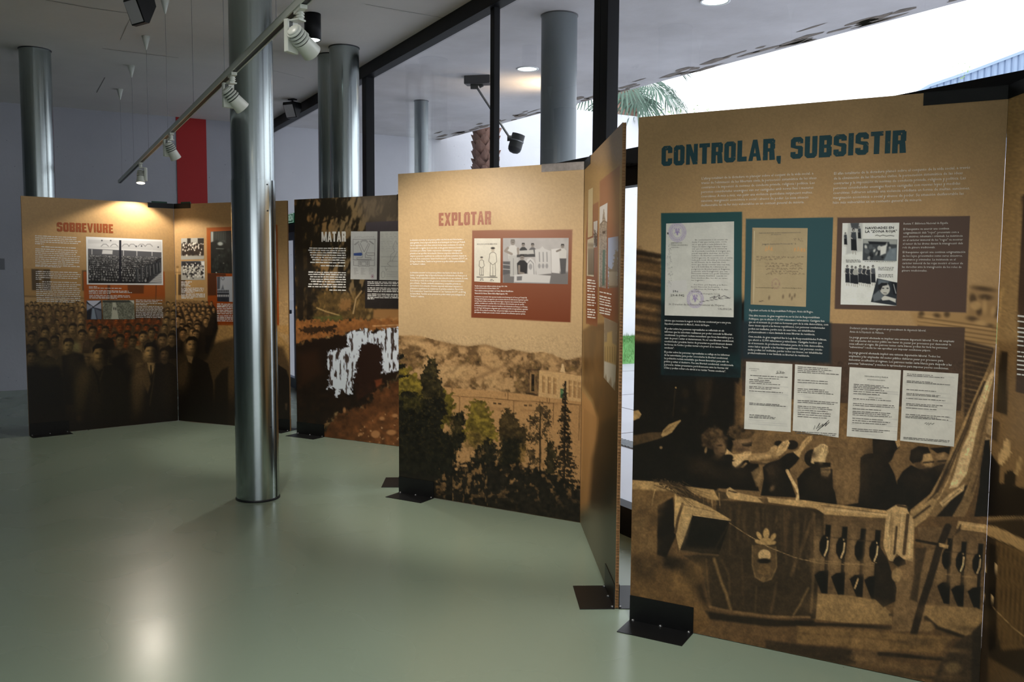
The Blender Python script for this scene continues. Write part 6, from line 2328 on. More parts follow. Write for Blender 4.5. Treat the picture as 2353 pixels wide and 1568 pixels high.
def e_work(P):
    P.fill((178, 176, 178))
    P.frame(900, 360, 2.903)
    P.grain(14, .05, 7)
    P.poly([(742, 760), (1180, 770), (1180, 860), (742, 850)], (118, 116, 118), 8)

    def man(x, y, s, body, hair=(44, 42, 44)):
        P.ell(x, y, 15 * s, 20 * s, (140, 134, 130), 0, 2)
        P.poly([(x - 15 * s, y - 4 * s), (x - 12 * s, y - 20 * s), (x + 12 * s, y - 20 * s), (x + 15 * s, y - 4 * s), (x, y - 10 * s)], hair, 1.5)
        P.line([(x - 6 * s, y), (x + 7 * s, y)], 3 * s, (70, 66, 64), 1.2)
        P.poly([(x - 34 * s, y + 40 * s), (x - 14 * s, y + 20 * s), (x + 14 * s, y + 20 * s), (x + 36 * s, y + 42 * s), (x + 32 * s, y + 110 * s), (x - 30 * s, y + 110 * s)], body, 2)
    W_ = (204, 204, 204)
    man(808, 572, 1.0, W_, (120, 116, 112))
    P.line([(775, 610), (758, 630), (800, 650)], 16, (150, 142, 136), 2)
    P.line([(842, 615), (846, 650)], 16, (150, 142, 136), 2)
    P.poly([(780, 660), (845, 660), (838, 800), (790, 800)], (186, 186, 186), 2)
    P.line([(812, 680), (812, 790)], 4, (140, 140, 142), 1.5)
    man(878, 590, .7, (52, 54, 58))
    man(940, 592, .7, (96, 96, 100))
    P.poly([(850, 628), (945, 622), (950, 650), (850, 652)], (190, 190, 190), 2)
    P.poly([(835, 655), (960, 650), (958, 668), (835, 672)], (70, 70, 72), 2)
    # carved slabs
    P.poly([(955, 620), (990, 615), (1005, 598), (1020, 615), (1060, 630), (1065, 780), (965, 790)], (202, 202, 204), 2)
    for x in (985, 1010, 1035):
        P.line([(x, 640), (x + 2, 700)], 7, (148, 148, 152), 2)
        P.ell(x, 730, 9, 16, (156, 156, 160), 0, 2)
    P.poly([(895, 790), (895, 710), (905, 685), (925, 676), (945, 688), (958, 715), (962, 790)], (208, 208, 210), 2)
    P.line([(905, 785), (905, 715), (925, 692), (946, 715), (950, 785)], 5, (140, 140, 144), 1.5)
    P.ell(926, 735, 12, 20, (160, 160, 164), 0, 2)
    P.poly([(1065, 618), (1125, 612), (1120, 780), (1068, 775)], (214, 214, 216), 2)
    man(1140, 598, .75, W_)
    P.line([(1125, 622), (1102, 632)], 12, (130, 122, 118), 2)
    P.poly([(1120, 680), (1165, 680), (1160, 780), (1130, 785)], (84, 84, 88), 2)
    man(870, 672, 1.0, (40, 40, 44))
    P.line([(850, 730), (850, 775), (880, 780)], 14, (140, 132, 126), 2)
    P.poly([(818, 790), (890, 782), (1062, 795), (1052, 850), (815, 845)], (206, 206, 208), 2)
    P.poly([(835, 800), (870, 798), (868, 826), (835, 828)], (120, 120, 124), 2)
    P.line([(820, 840), (1050, 846)], 5, (130, 130, 134), 2)
    P.poly([(742, 700), (790, 700), (790, 780), (742, 790)], (92, 92, 96), 4)
    P.line([(742, 720), (788, 724)], 5, (180, 180, 182), 2)
    P.line([(742, 750), (788, 754)], 5, (180, 180, 182), 2)


make_print(BD, 'photograph', 150, 110, e_work, GD, [(1156, 547.5), (1307, 547), (1305, 653.5), (1155.5, 650)], .0012, M_PHOTO)


# ------------------------------------------------------------------ its side board (E)
def paint_E(P):
    X, Y = P.X, P.Y
    P.fill((158, 124, 76))
    P.grain(3.0, 0.04, 51)
    P.frame(860, 760, 2.376)
    P.poly([(1135, 330), (1190, 400), (1220, 470), (1216, 600), (1200, 760), (1170, 1040), (1100, 1050)], (176, 128, 76), 4)
    P.poly([(1140, 0), (1180, -30), (1400, -60), (1400, 1200), (1180, 1160), (1190, 900), (1205, 700), (1220, 480), (1190, 380), (1140, 300)], (88, 61, 30), 10)
    n = fbm(X * 3, Y * .7, 40, 101, 4)
    sel = np.nonzero((Y > 760) & (P.C[:, 0] < 120))[0]
    P.C[sel] *= (0.72 + 0.6 * n[sel])[:, None]
    for k in range(10):
        x = 1150 + k * 8
        P.line([(x, 430 + k * 6), (x - 8, 700), (x - 22, 1000)], 4, (142, 100, 56), 2, .6)
    P.poly([(1190, 700), (1240, 500), (1330, 460), (1320, 900), (1250, 1000), (1170, 980)], (46, 33, 18), 16, .75)
    P.poly([(1100, 1000), (1180, 960), (1400, 1000), (1400, 1700), (1100, 1700)], (92, 86, 66), 40)  # grey-green sheen reflected from the floor, put into the print colour
    P.frame(900, 360, 2.903)
    P.poly([(1296, 520), (1310, 330), (1346, 318), (1380, 298), (1372, 1135), (1296, 1115)], (134, 80, 52), 1.6, 1, c2=(112, 56, 28))
    P.poly([(1388, 165), (1522, 58), (1512, 1160), (1384, 1040)], (142, 94, 68), 1.6, 1, c2=(116, 58, 28))
    P.frame(0, 0, 1)


GE = 1.1
make_print(BE, 'print', 110, 420, paint_E, GE)
make_print(BE, 'letter_sheet', 14, 50, paper((206, 190, 150), None, 31), GE, [(1352.5, 437), (1363, 431), (1362, 542.5), (1351, 546.5)], .0012, M_PHOTO)


def e_grp(P):
    P.fill((200, 192, 170))
    P.frame(900, 360, 2.903)
    for x in (1314, 1324, 1334, 1344, 1352):
        P.poly([(x - 4, 620), (x + 3, 600), (x + 6, 790), (x - 5, 790)], (92, 80, 64), 2)
        P.ell(x, 590, 4, 14, (120, 108, 88), 0, 2)


make_print(BE, 'photograph', 14, 40, e_grp, GE, [(1350.5, 551), (1366, 545), (1365, 636), (1349, 634)], .0012, M_PHOTO)


def e_grp2(P):
    P.fill((196, 198, 200))
    P.frame(900, 360, 2.903)
    P.poly([(1350, 520), (1356, 480), (1362, 520), (1370, 500), (1374, 600), (1350, 600)], (56, 52, 50), 2, rough=(4, 2))


make_print(BE, 'photograph', 12, 30, e_grp2, GE, [(1364.5, 510), (1373.5, 507), (1372, 568), (1364.5, 569)], .0014, M_PHOTO)


def e_tower(P):
    P.fill((206, 208, 212))
    P.frame(1330, 280, 5.6)
    P.poly([(268, 1330), (300, 1290), (305, 1240), (318, 1125), (326, 1125), (338, 1240), (345, 1275), (376, 1300), (380, 2400), (268, 2400)], (138, 130, 122), 2)
    sel = np.nonzero(P.C[:, 0] < 180)[0]
    n = vnoise(P.X[sel], P.Y[sel], 2.2, 8)
    P.C[sel] *= (0.8 + .45 * n)[:, None]
    P.poly([(305, 1410), (340, 1405), (340, 1440), (305, 1440)], (44, 42, 44), 1.5)
    P.line([(276, 1320), (320, 1275), (370, 1300)], 10, (80, 74, 70), 1.5)
    P.frame(900, 360, 2.903)
    P.poly([(1408, 625), (1424, 620), (1420, 858), (1404, 862)], (44, 92, 84), 1.6)


make_print(BE, 'photograph', 30, 130, e_tower, GE, [(1378.5, 476), (1396.5, 466), (1393, 663), (1377, 659.5)], .0012, M_PHOTO)


def e_rock(P):
    P.fill((150, 168, 204))
    P.frame(900, 360, 2.903)
    P.poly([(1445, 740), (1470, 750), (1490, 640), (1500, 620), (1512, 640), (1512, 900), (1445, 900)], (112, 98, 78), 3, rough=(6, 3))
    for x in range(1450, 1512, 9):
        P.line([(x, 770), (x + 2, 860)], 5, (206, 202, 190), 2, .7)


make_print(BE, 'photograph', 24, 60, e_rock, GE, [(1398, 547), (1421.5, 543), (1420, 660), (1397, 663)], .0012, M_PHOTO)


def e_cath(P):
    P.fill((150, 138, 118))
    P.frame(900, 360, 2.903)
    P.poly([(1418, 1072), (1508, 1112), (1508, 1280), (1418, 1240)], (128, 116, 100), 4, rough=(8, 4))
    P.poly([(1438, 1175), (1470, 1165), (1472, 1245), (1506, 1265), (1504, 1400), (1418, 1370), (1418, 1240), (1436, 1235)], (176, 150, 98), 3)
    for x in range(1424, 1504, 16):
        P.line([(x, 1270), (x, 1370)], 4, (120, 96, 56), 2)
    P.poly([(1418, 1365), (1506, 1395), (1500, 1560), (1490, 1500), (1470, 1545), (1462, 1470), (1440, 1520), (1430, 1450), (1418, 1480)], (204, 200, 188), 2)


make_print(BE, 'photograph', 24, 70, e_cath, GE, [(1389, 729), (1420, 743.5), (1414, 899), (1387.5, 868)], .0012, M_PHOTO)
word_lines(BE, 'caption_text', [(1350, 1370 - random.Random(int(y)).uniform(0, 4), y, .12) for y in (645, 651, 658, 664, 670, 678, 684, 690, 696, 702, 712, 718, 724, 730)], M_INKW, 3.0, .0012, 6, wl=(4, 12))
word_lines(BE, 'caption_text', [(1378, 1406 - random.Random(int(y)).uniform(0, 4), y, .22) for y in (672, 682, 688, 694, 700, 708, 714, 720)], M_INKW, 3.0, .0012, 7, wl=(5, 14))


# ------------------------------------------------------------------ MATAR board (C)
GC = 1.25


def paint_C(P):
    X, Y = P.X, P.Y
    P.fill((70, 54, 32))
    P.frame(600, 430, 2.34)
    # woodland: light gaps between dark foliage
    n = fbm(X * 1.0, Y * .55, 22, 111, 4)
    n2 = fbm(X * 1.6 + Y * .4, Y * .5, 9, 115, 3)
    v = n * .55 + n2 * .45
    t = sstep(.46, .62, v)[:, None]
    rt = sstep(700, 800, X)[:, None]
    base = np.array((150, 108, 58)) * (1 - rt) + np.array((124, 100, 66)) * rt
    P.C[:] = np.array((36, 29, 18)) * (1 - t) + base * t
    P.poly([(500, 20), (760, 20), (760, 240), (560, 200)], (104, 90, 74), 40, .75)
    P.poly([(180, 40), (260, 60), (250, 330), (300, 440), (290, 720), (180, 720)], (34, 27, 17), 16, .75, (14, 8, 116))
    for pts, w in [([(205, 200), (215, 500), (210, 715)], 30), ([(255, 300), (262, 520), (255, 705)], 22), ([(300, 560), (285, 640), (262, 716)], 24), ([(530, 570), (500, 640), (492, 715)], 14), ([(640, 600), (610, 660), (600, 720)], 18), ([(430, 150), (330, 190), (250, 215)], 8), ([(450, 180), (360, 130), (300, 60)], 7), ([(420, 400), (470, 560), (505, 640)], 10)]:
        P.line(pts, w, (33, 25, 16), 4, .92)
    P.poly([(300, 560), (560, 560), (740, 620), (740, 720), (280, 720)], (112, 84, 42), 16, .6, (14, 8, 117))
    sel = np.nonzero((Y > 660) & (Y < 745))[0]
    nn = fbm(X[sel], Y[sel], 9, 118, 3)
    P.C[sel] *= (.55 + .9 * nn)[:, None]
    P.line([(300, 650), (350, 670), (420, 690)], 7, (164, 132, 82), 2)
    P.line([(540, 560), (510, 600), (495, 680)], 7, (168, 136, 92), 2)
    P.poly([(420, 610), (480, 600), (480, 660), (430, 660)], (150, 104, 58), 8, .7, (8, 4, 119))
    P.poly([(280, 700), (430, 690), (440, 715), (290, 725)], (86, 84, 40), 8, .8)
    P.poly([(605, 660), (760, 650), (760, 720), (600, 725)], (150, 106, 60), 6)
    # orange earth bank
    P.poly([(170, 715), (400, 722), (560, 712), (760, 712), (760, 775), (560, 770), (400, 800), (250, 830), (170, 860)], (140, 88, 44), 6, 1, (10, 5, 120))
    P.poly([(190, 760), (330, 750), (410, 745), (390, 780), (250, 790)], (40, 27, 16), 6, .9, (8, 5, 121))
    P.line([(600, 748), (735, 742)], 6, (190, 140, 90), 2)
    sel = np.nonzero((Y > 730) & (Y < 800))[0]
    P.grain(7, .25, 122, 3, sel)
    # rock face and pit
    P.poly([(170, 860), (250, 828), (400, 800), (470, 780), (760, 770), (760, 1000), (640, 1080), (560, 1180), (400, 1220), (320, 1330), (170, 1350)], (32, 20, 12), 8, 1, (16, 6, 123))
    P.poly([(200, 900), (300, 880), (330, 1000), (210, 1080)], (54, 32, 18), 26, .7)
    P.poly([(530, 850), (590, 838), (650, 860), (645, 1000), (620, 1080), (520, 1150), (500, 1050), (520, 900)], (40, 22, 14), 6)
    P.poly([(610, 1040), (650, 1030), (650, 1060), (620, 1080)], (118, 58, 30), 6, .8)
    # soil
    P.poly([(330, 1320), (420, 1220), (560, 1180), (640, 1080), (760, 1030), (760, 1420), (300, 1420)], (84, 50, 26), 12, 1, (14, 7, 124))
    P.poly([(500, 1300), (760, 1150), (760, 1420), (400, 1420)], (108, 66, 34), 30, .7)
    sel = np.nonzero((Y > 880))[0]
    nn = fbm(X[sel], Y[sel], 10, 125, 4)
    P.C[sel] *= (.6 + .8 * nn)[:, None]
    rnd = random.Random(5)
    for k in range(60):
        x, y = rnd.uniform(340, 740), rnd.uniform(1060, 1400)
        if y < 1420 - (x - 300) * .75 + 60:
            continue
        P.ell(x, y, rnd.uniform(2, 6), rnd.uniform(2, 5), (184, 140, 96), 0, 1.5, .8)
    for x, y, a, b in [(448, 1200, 8, 14), (615, 1330, 24, 20), (700, 1320, 26, 14), (535, 1330, 12, 8), (650, 1245, 14, 10), (720, 1230, 16, 10)]:
        P.ell(x, y, a, b, (170, 118, 72), 0, 4, .9)
    # torn white plaster
    wht = (206, 210, 222)
    P.poly([(460, 790), (520, 770), (560, 762), (600, 790), (640, 775), (700, 758), (745, 752), (745, 985), (700, 995), (645, 1005), (655, 900), (640, 850), (590, 836), (535, 850), (525, 900), (515, 960), (495, 1040), (485, 1115), (455, 1110), (430, 1090), (405, 1130), (395, 1080), (360, 1085), (370, 1000), (352, 960), (360, 890), (420, 870), (470, 860)], wht, 2.5, 1, (9, 4, 126))
    sel = np.nonzero((P.C[:, 2] > 150) & (Y > 745))[0]
    nn = fbm(X[sel] * 2.2, Y[sel] * .5, 10, 127, 3)
    tt = sstep(.57, .66, nn)[:, None] * .9
    P.C[sel] = P.C[sel] * (1 - tt) + np.array((46, 30, 20)) * tt
    # colour block behind the sheets
    P.poly([(563, 190), (760, 180), (760, 658), (558, 652)], (74, 66, 68), 1.8, .93, c2=(34, 29, 27))
    P.frame(0, 0, 1)


make_print(BC, 'print', 200, 300, paint_C, GC)
heading(BC, 'MATAR', 739, 795, 533, 556, M_H_WHITE)
MR = []
for i, (y, x0) in enumerate([(571.5, 711), (576.5, 708.5), (582, 712), (587.5, 713), (593, 715), (598.5, 718), (604.5, 713), (612, 737)]):
    MR.append((x0, 795, y, .015))
for i, (y, x0) in enumerate([(627, 709), (632, 708.5), (637.5, 713), (643, 712), (648.5, 715), (654.5, 709), (660, 708), (668, 757)]):
    MR.append((x0, 795, y, .015))
word_lines(BC, 'body_text', MR, M_INKW, 2.9, .0012, 9, wl=(3, 12))
word_lines(BC, 'caption_text', [(844.5, 925, y, .012) for y in (649, 652.5, 657, 663, 667, 671, 677, 681, 685)] + [(844.5, 860, 688, .012)], M_INKW, 2.3, .0012, 10, wl=(3, 12))


def e_plan(P):
    P.frame(800, 500, 7.125)
    k = (96, 92, 96)
    for pts in ([(80, 360), (445, 355)], [(80, 360), (85, 690)], [(440, 360), (432, 690)], [(80, 692), (440, 700)], [(100, 445), (170, 390)], [(110, 450), (180, 400)], [(345, 390), (415, 440)], [(350, 382), (420, 432)], [(170, 430), (230, 590)], [(195, 420), (260, 560)], [(265, 560), (335, 420)], [(290, 590), (355, 430)], [(210, 410), (235, 385), (290, 385), (315, 415)],
                [(200, 395), (230, 372), (295, 372), (325, 400)], [(285, 590), (325, 625), (430, 620), (430, 580), (300, 580)], [(145, 660), (145, 685), (375, 690), (375, 662), (280, 655)], [(145, 660), (230, 655), (235, 600)], [(280, 655), (282, 600)], [(170, 712), (345, 712), (345, 800), (170, 800), (170, 712)], [(220, 730), (292, 730), (292, 785), (220, 785), (220, 730)], [(190, 728), (205, 728), (203, 782), (190, 782), (190, 728)],
                [(310, 728), (325, 728), (325, 782), (310, 782), (310, 728)], [(88, 712), (88, 785), (165, 790)], [(350, 790), (432, 790), (432, 715)]):
        P.line(pts, 5, k, 1.2, .9)
    P.poly([(92, 585), (215, 575), (235, 600), (215, 628), (92, 625)], (66, 88, 150), 1.6)
    P.line([(375 + 25 + math.cos(a) * 22, 965 + math.sin(a) * 28) for a in np.linspace(0, 6.28, 20)] if False else [(398 + math.cos(a) * 22, 965 + math.sin(a) * 28) for a in np.linspace(0, 6.28, 20)], 4, (140, 90, 130), 1.2)
    P.ell(398, 965, 8, 14, (110, 50, 70), 0, 1.5)
    rnd = random.Random(3)
    for cx in (95, 210, 340):
        for y in range(825, 935, 13):
            P.line([(cx, y), (cx + rnd.uniform(30, 85), y)], 3, (140, 136, 138), 1.2, .8)
    x = 100
    while x < 420:
        L = rnd.uniform(14, 40)
        P.line([(x + L * j / 4, 318 + rnd.uniform(-9, 9)) for j in range(5)], 3, (140, 136, 138), 1.2, .8)
        x += L + 8


make_print(BC, 'plan_sheet', 70, 120, paper((198, 198, 196), e_plan, 41), GC, [(806.5, 532), (867.5, 532), (866, 643), (805.5, 642)], .0012, M_PHOTO)


def e_map(P):
    P.frame(800, 500, 7.125)
    rnd = random.Random(8)
    for y in range(260, 560, 27):
        x = 540
        while x < 900:
            L = rnd.uniform(20, 70)
            P.line([(x, y), (x + L, y)], 3.5, (150, 148, 148), 1.2, .8)
            x += L + rnd.uniform(12, 50)
    for pts in ([(770, 400), (730, 480), (760, 560), (700, 610), (690, 710), (640, 760), (700, 800)], [(805, 560), (760, 640), (720, 710)], [(540, 645), (810, 645)], [(540, 800), (810, 800)], [(600, 800), (620, 870), (640, 840)], [(680, 715), (810, 715)], [(780, 380), (805, 440)]):
        P.line(pts, 5, (120, 118, 120), 1.2, .8)
    P.line([(572 + math.cos(a) * 30, 935 + math.sin(a) * 55) for a in np.linspace(0, 6.28, 24)], 5, (150, 148, 150), 1.2)
    for y in (890, 915, 940, 970):
        P.line([(630, y), (830, y)], 4, (140, 138, 138), 1.2, .8)


make_print(BC, 'map_sheet', 70, 110, paper((196, 196, 190), e_map, 43), GC, [(873.5, 532), (935, 531.5), (933, 645), (872, 643.5)], .0012, M_PHOTO)


def paint_C2(P):
    P.fill((110, 86, 54))
    P.grain(3.0, 0.05, 51)


make_print(BC2, 'print', 6, 8, paint_C2, GC)

# ------------------------------------------------------------------ SOBREVIURE boards (A and B)
GA = 1.75


def head(P, x, y, s, face, hair, lit=-1, cap=False, coat=None):
    """one face of the printed crowd: shoulders, neck, head lit from one side, hair, eyes and mouth"""
    dk = tuple(c * .42 for c in face)
    md = tuple(c * .68 for c in face)
    hi = tuple(min(235, c * 1.18) for c in face)
    if coat is not None:
        P.poly([(x - 2.1 * s, y + 4.2 * s), (x - 1.95 * s, y + 2.3 * s), (x - 1.5 * s, y + 1.75 * s), (x - .5 * s, y + 1.3 * s), (x + .5 * s, y + 1.3 * s), (x + 1.5 * s, y + 1.75 * s), (x + 1.95 * s, y + 2.3 * s), (x + 2.1 * s, y + 4.2 * s)], coat, 3, .95)
        P.soft(x + lit * 1.3 * s, y + 2.4 * s, .7 * s, 1.0 * s, tuple(min(150, c * 1.9) for c in coat), 0, .6)
        P.poly([(x - .42 * s, y + .7 * s), (x + .42 * s, y + .7 * s), (x + .5 * s, y + 1.45 * s), (x, y + 1.9 * s), (x - .5 * s, y + 1.45 * s)], md, 2.5, .9)
    P.ell(x, y, .74 * s, 1.06 * s, dk, 0, 2.5)
    P.soft(x + lit * .24 * s, y + .12 * s, .62 * s, 1.0 * s, face, 0, 1.0)
    P.soft(x + lit * .30 * s, y - .30 * s, .36 * s, .26 * s, hi, 0, .7)
    P.soft(x + lit * .34 * s, y + .26 * s, .26 * s, .30 * s, hi, 0, .7)
    P.poly([(x - .80 * s, y - .1 * s), (x - .82 * s, y - .75 * s), (x - .4 * s, y - 1.2 * s), (x + .35 * s, y - 1.22 * s), (x + .82 * s, y - .8 * s), (x + .80 * s, y - .05 * s), (x + .62 * s, y - .5 * s), (x + .1 * s, y - .72 * s), (x - .5 * s, y - .6 * s), (x - .66 * s, y - .3 * s)], md if cap else hair, 2)
    P.soft(x - .28 * s, y - .12 * s, .20 * s, .11 * s, dk, 0, .9)
    P.soft(x + .30 * s, y - .12 * s, .20 * s, .11 * s, dk, 0, .9)
    P.soft(x + .10 * s, y + .20 * s, .10 * s, .26 * s, md, 0, .7)
    P.soft(x, y + .52 * s, .28 * s, .09 * s, dk, 0, .85)
    P.soft(x, y + .95 * s, .5 * s, .2 * s, dk, 0, .6)


def paint_A(P):
    X, Y = P.X, P.Y
    P.fill((152, 119, 76))
    P.grain(3.0, 0.04, 51)
    P.frame(0, 430, 2.613)
    # faint building behind
    P.poly([(120, 490), (1060, 505), (1060, 690), (120, 660)], (140, 104, 58), 8, .6)
    P.poly([(188, 492), (300, 494), (305, 622), (192, 620)], (56, 44, 28), 3, .85)
    P.poly([(232, 492), (262, 492), (262, 620), (236, 620)], (118, 90, 54), 3, .7)
    P.poly([(492, 500), (520, 500), (522, 625), (494, 622)], (66, 50, 30), 3, .8)
    P.line([(130, 655), (500, 668)], 8, (96, 72, 42), 4, .8)
    # orange block
    P.poly([(500, 508), (988, 508), (992, 690), (985, 830), (508, 830)], (146, 70, 20), 2, .9, c2=(126, 54, 14))
    P.poly([(645, 590), (662, 590), (660, 690), (648, 690)], (70, 38, 16), 2, .85)
    P.poly([(765, 588), (865, 588), (862, 640), (770, 640)], (78, 42, 18), 3, .85)
    P.line([(938, 590), (935, 690)], 6, (90, 48, 20), 2)
    # crowd: rows from far to near
    P.frame(0, 0, 1)
    for (y0, y1, c) in [(700, 720, (122, 92, 52)), (720, 800, (70, 50, 28)), (800, 1020, (34, 25, 16))]:
        P.poly([(40, y0), (420, y0 - 12), (420, 1040), (40, 1040)], c, 26, .95)
    P.poly([(195, 735), (378, 730), (378, 800), (195, 800)], (96, 40, 12), 16, .6)
    rnd = random.Random(21)
    for row in range(9):
        t = row / 8.0
        y = 700 + 130 * t ** 1.25
        s = 4.5 + 8.5 * t
        x = 50 + rnd.uniform(0, 10)
        while x < 412:
            inb = 196 < x < 376 and y < 736
            if not inb:
                bright = 1.0 - .35 * t
                f = (168 * bright, 128 * bright, 74 * bright)
                if 196 < x < 376 and y < 800:
                    f = (150 * bright, 74 * bright, 26 * bright)
                if x < 180:
                    f = tuple(c * .82 for c in f)
                head(P, x, y + rnd.uniform(-4, 4), s * rnd.uniform(.85, 1.15), f, (44, 33, 20), -1 if rnd.random() < .8 else 1, rnd.random() < .3, (42 + 30 * (1 - t), 31 + 22 * (1 - t), 18 + 14 * (1 - t)))
            x += s * rnd.uniform(1.9, 2.9)
    P.frame(0, 640, 4.126)
    n0 = (26, 19, 13)
    for (x, y, s, f, coat) in [(300, 560, 44, (96, 72, 40), n0), (430, 520, 48, (120, 92, 52), n0), (520, 600, 50, (92, 70, 40), (60, 46, 28)), (690, 480, 48, (124, 94, 54), (70, 52, 30)), (780, 540, 48, (122, 92, 54), (96, 74, 44)), (880, 510, 48, (120, 88, 50), (46, 34, 22)), (1000, 500, 42, (116, 82, 44), n0), (1140, 590, 52, (110, 82, 48), (40, 30, 20)), (1360, 560, 52, (150, 112, 66), (92, 68, 40)), (1440, 520, 44, (120, 90, 52), n0), (1540, 590, 58, (132, 98, 58), (44, 32, 20)), (1630, 570, 46, (120, 90, 54), n0), (410, 640, 66, (86, 66, 36), (36, 28, 17)), (650, 640, 62, (130, 102, 58), (34, 26, 16)), (1260, 600, 48, (96, 72, 42), (48, 36, 22)), (1560, 720, 54, (104, 76, 46), n0), (300, 740, 62, (80, 62, 36), n0)]:
        head(P, x, y, s, f, (34, 25, 16), -1, False, coat)
    # three men in front
    P.poly([(255, 820), (420, 780), (560, 840), (620, 1000), (620, 1420), (270, 1440)], (19, 15, 11), 10)
    P.soft(440, 800, 90, 40, (62, 49, 28), 0, .8)
    head(P, 300, 745, 62, (86, 66, 38), (26, 19, 13), -1, False, None)
    P.poly([(590, 740), (700, 700), (790, 720), (830, 850), (800, 1200), (600, 1200)], (22, 17, 12), 8)
    P.soft(690, 800, 60, 120, (48, 37, 22), 0, .7)
    P.poly([(1060, 760), (1200, 700), (1290, 760), (1290, 1300), (1050, 1300)], (20, 15, 11), 10)
    P.soft(1270, 780, 60, 70, (80, 60, 36), 0, .7)
    P.poly([(700, 1230), (730, 1000), (770, 880), (860, 820), (940, 850), (1040, 820), (1160, 880), (1230, 1020), (1240, 1390), (720, 1400)], (26, 20, 13), 5)
    P.soft(790, 960, 70, 140, (84, 64, 36), 12, .8)
    P.soft(760, 1150, 50, 190, (60, 46, 26), 4, .8)
    P.soft(900, 1100, 60, 240, (46, 35, 21), 0, .6)
    P.line([(880, 850), (930, 960), (940, 1080)], 10, (14, 11, 8), 4, .8)
    P.line([(980, 860), (950, 960)], 10, (60, 46, 27), 4, .6)
    head(P, 945, 720, 84, (132, 100, 56), (22, 16, 11), -1, False, None)
    P.poly([(900, 800), (985, 800), (975, 850), (935, 880), (905, 850)], (76, 58, 33), 5, .8)
    P.soft(1010, 730, 50, 110, (18, 14, 10), 0, .85)
    P.soft(748, 1335, 22, 26, (96, 66, 38), 0, .8)
    P.poly([(1250, 1300), (1270, 930), (1300, 850), (1380, 800), (1480, 810), (1600, 820), (1690, 880), (1700, 1400), (1250, 1400)], (28, 20, 13), 5)
    P.soft(1320, 950, 60, 150, (112, 84, 50), 8, .85)
    P.soft(1300, 1150, 50, 200, (72, 54, 32), 3, .8)
    P.soft(1600, 1000, 70, 200, (44, 33, 20), 0, .6)
    P.poly([(1380, 800), (1400, 840), (1430, 1000), (1400, 1090), (1350, 960)], (88, 66, 39), 5, .8)
    P.poly([(1395, 800), (1470, 800), (1465, 850), (1435, 930), (1405, 860)], (150, 116, 70), 4)
    P.line([(1430, 830), (1436, 940)], 14, (36, 27, 17), 3)
    P.line([(1470, 830), (1450, 1000), (1420, 1200)], 12, (60, 45, 27), 4, .7)
    head(P, 1425, 695, 72, (160, 122, 72), (24, 18, 12), -1, False, None)
    P.soft(1480, 710, 40, 90, (22, 16, 11), 0, .8)
    P.poly([(240, 1220), (700, 1300), (1240, 1300), (1800, 1280), (1800, 1600), (240, 1600)], (26, 20, 15), 60, .85)
    P.frame(0, 0, 1)
    sel = np.nonzero(Y > 690)[0]
    P.grain(2.6, 0.14, 131, 2, sel)


make_print(BA, 'print', 220, 300, paint_A, GA)
heading(BA, 'SOBREVIURE', 131, 260, 510.5, 532, M_H_RUST)
RA = []
for y, a, b in [(543, 80.5, 176), (547.5, 80.5, 175), (552, 80.5, 185.5), (556.5, 80.5, 179), (561, 80.5, 101), (568, 95, 176), (573, 81, 178), (577.5, 81, 177), (582, 81, 174), (586.5, 81, 184), (591.5, 81, 182), (596, 81, 183), (600.5, 81, 182), (605, 81, 170), (609.5, 81, 183), (612.5, 81, 139)]:
    RA.append((a, b, y, .045))
for y, a, b in [(625, 82, 179), (629.5, 82, 185), (634, 82, 185), (638.5, 82, 178), (642.5, 82, 95), (648.5, 97, 176), (653, 83, 185), (657.5, 83, 179), (662, 83, 182), (666.5, 83, 185), (671, 83, 184), (675.5, 83, 182), (680, 83, 185), (684.5, 84, 184), (689, 84, 185), (693, 84, 171)]:
    RA.append((a, b, y, .03))
word_lines(BA, 'body_text', RA, M_INKW, 1.9, .0012, 14, wl=(3, 12))
word_lines(BA, 'caption_text', [(204, 223, 660, .01), (204, 279, 663, .01), (204, 296, 668.5, .02), (204, 303, 671.5, .02), (204, 254, 675, .01), (205, 300, 679.5, .015), (205, 301, 683, .01), (205, 271, 686, .01), (312, 375, 690.5, .01), (312, 362, 694, .01), (312, 374, 698, .01), (312, 338, 701, .01)] + [(312, 375, y, .012) for y in (705, 708.5, 712, 715.5, 719.5, 723, 726.5, 730)], M_INKW, 1.7, .0012, 15, wl=(3, 10))


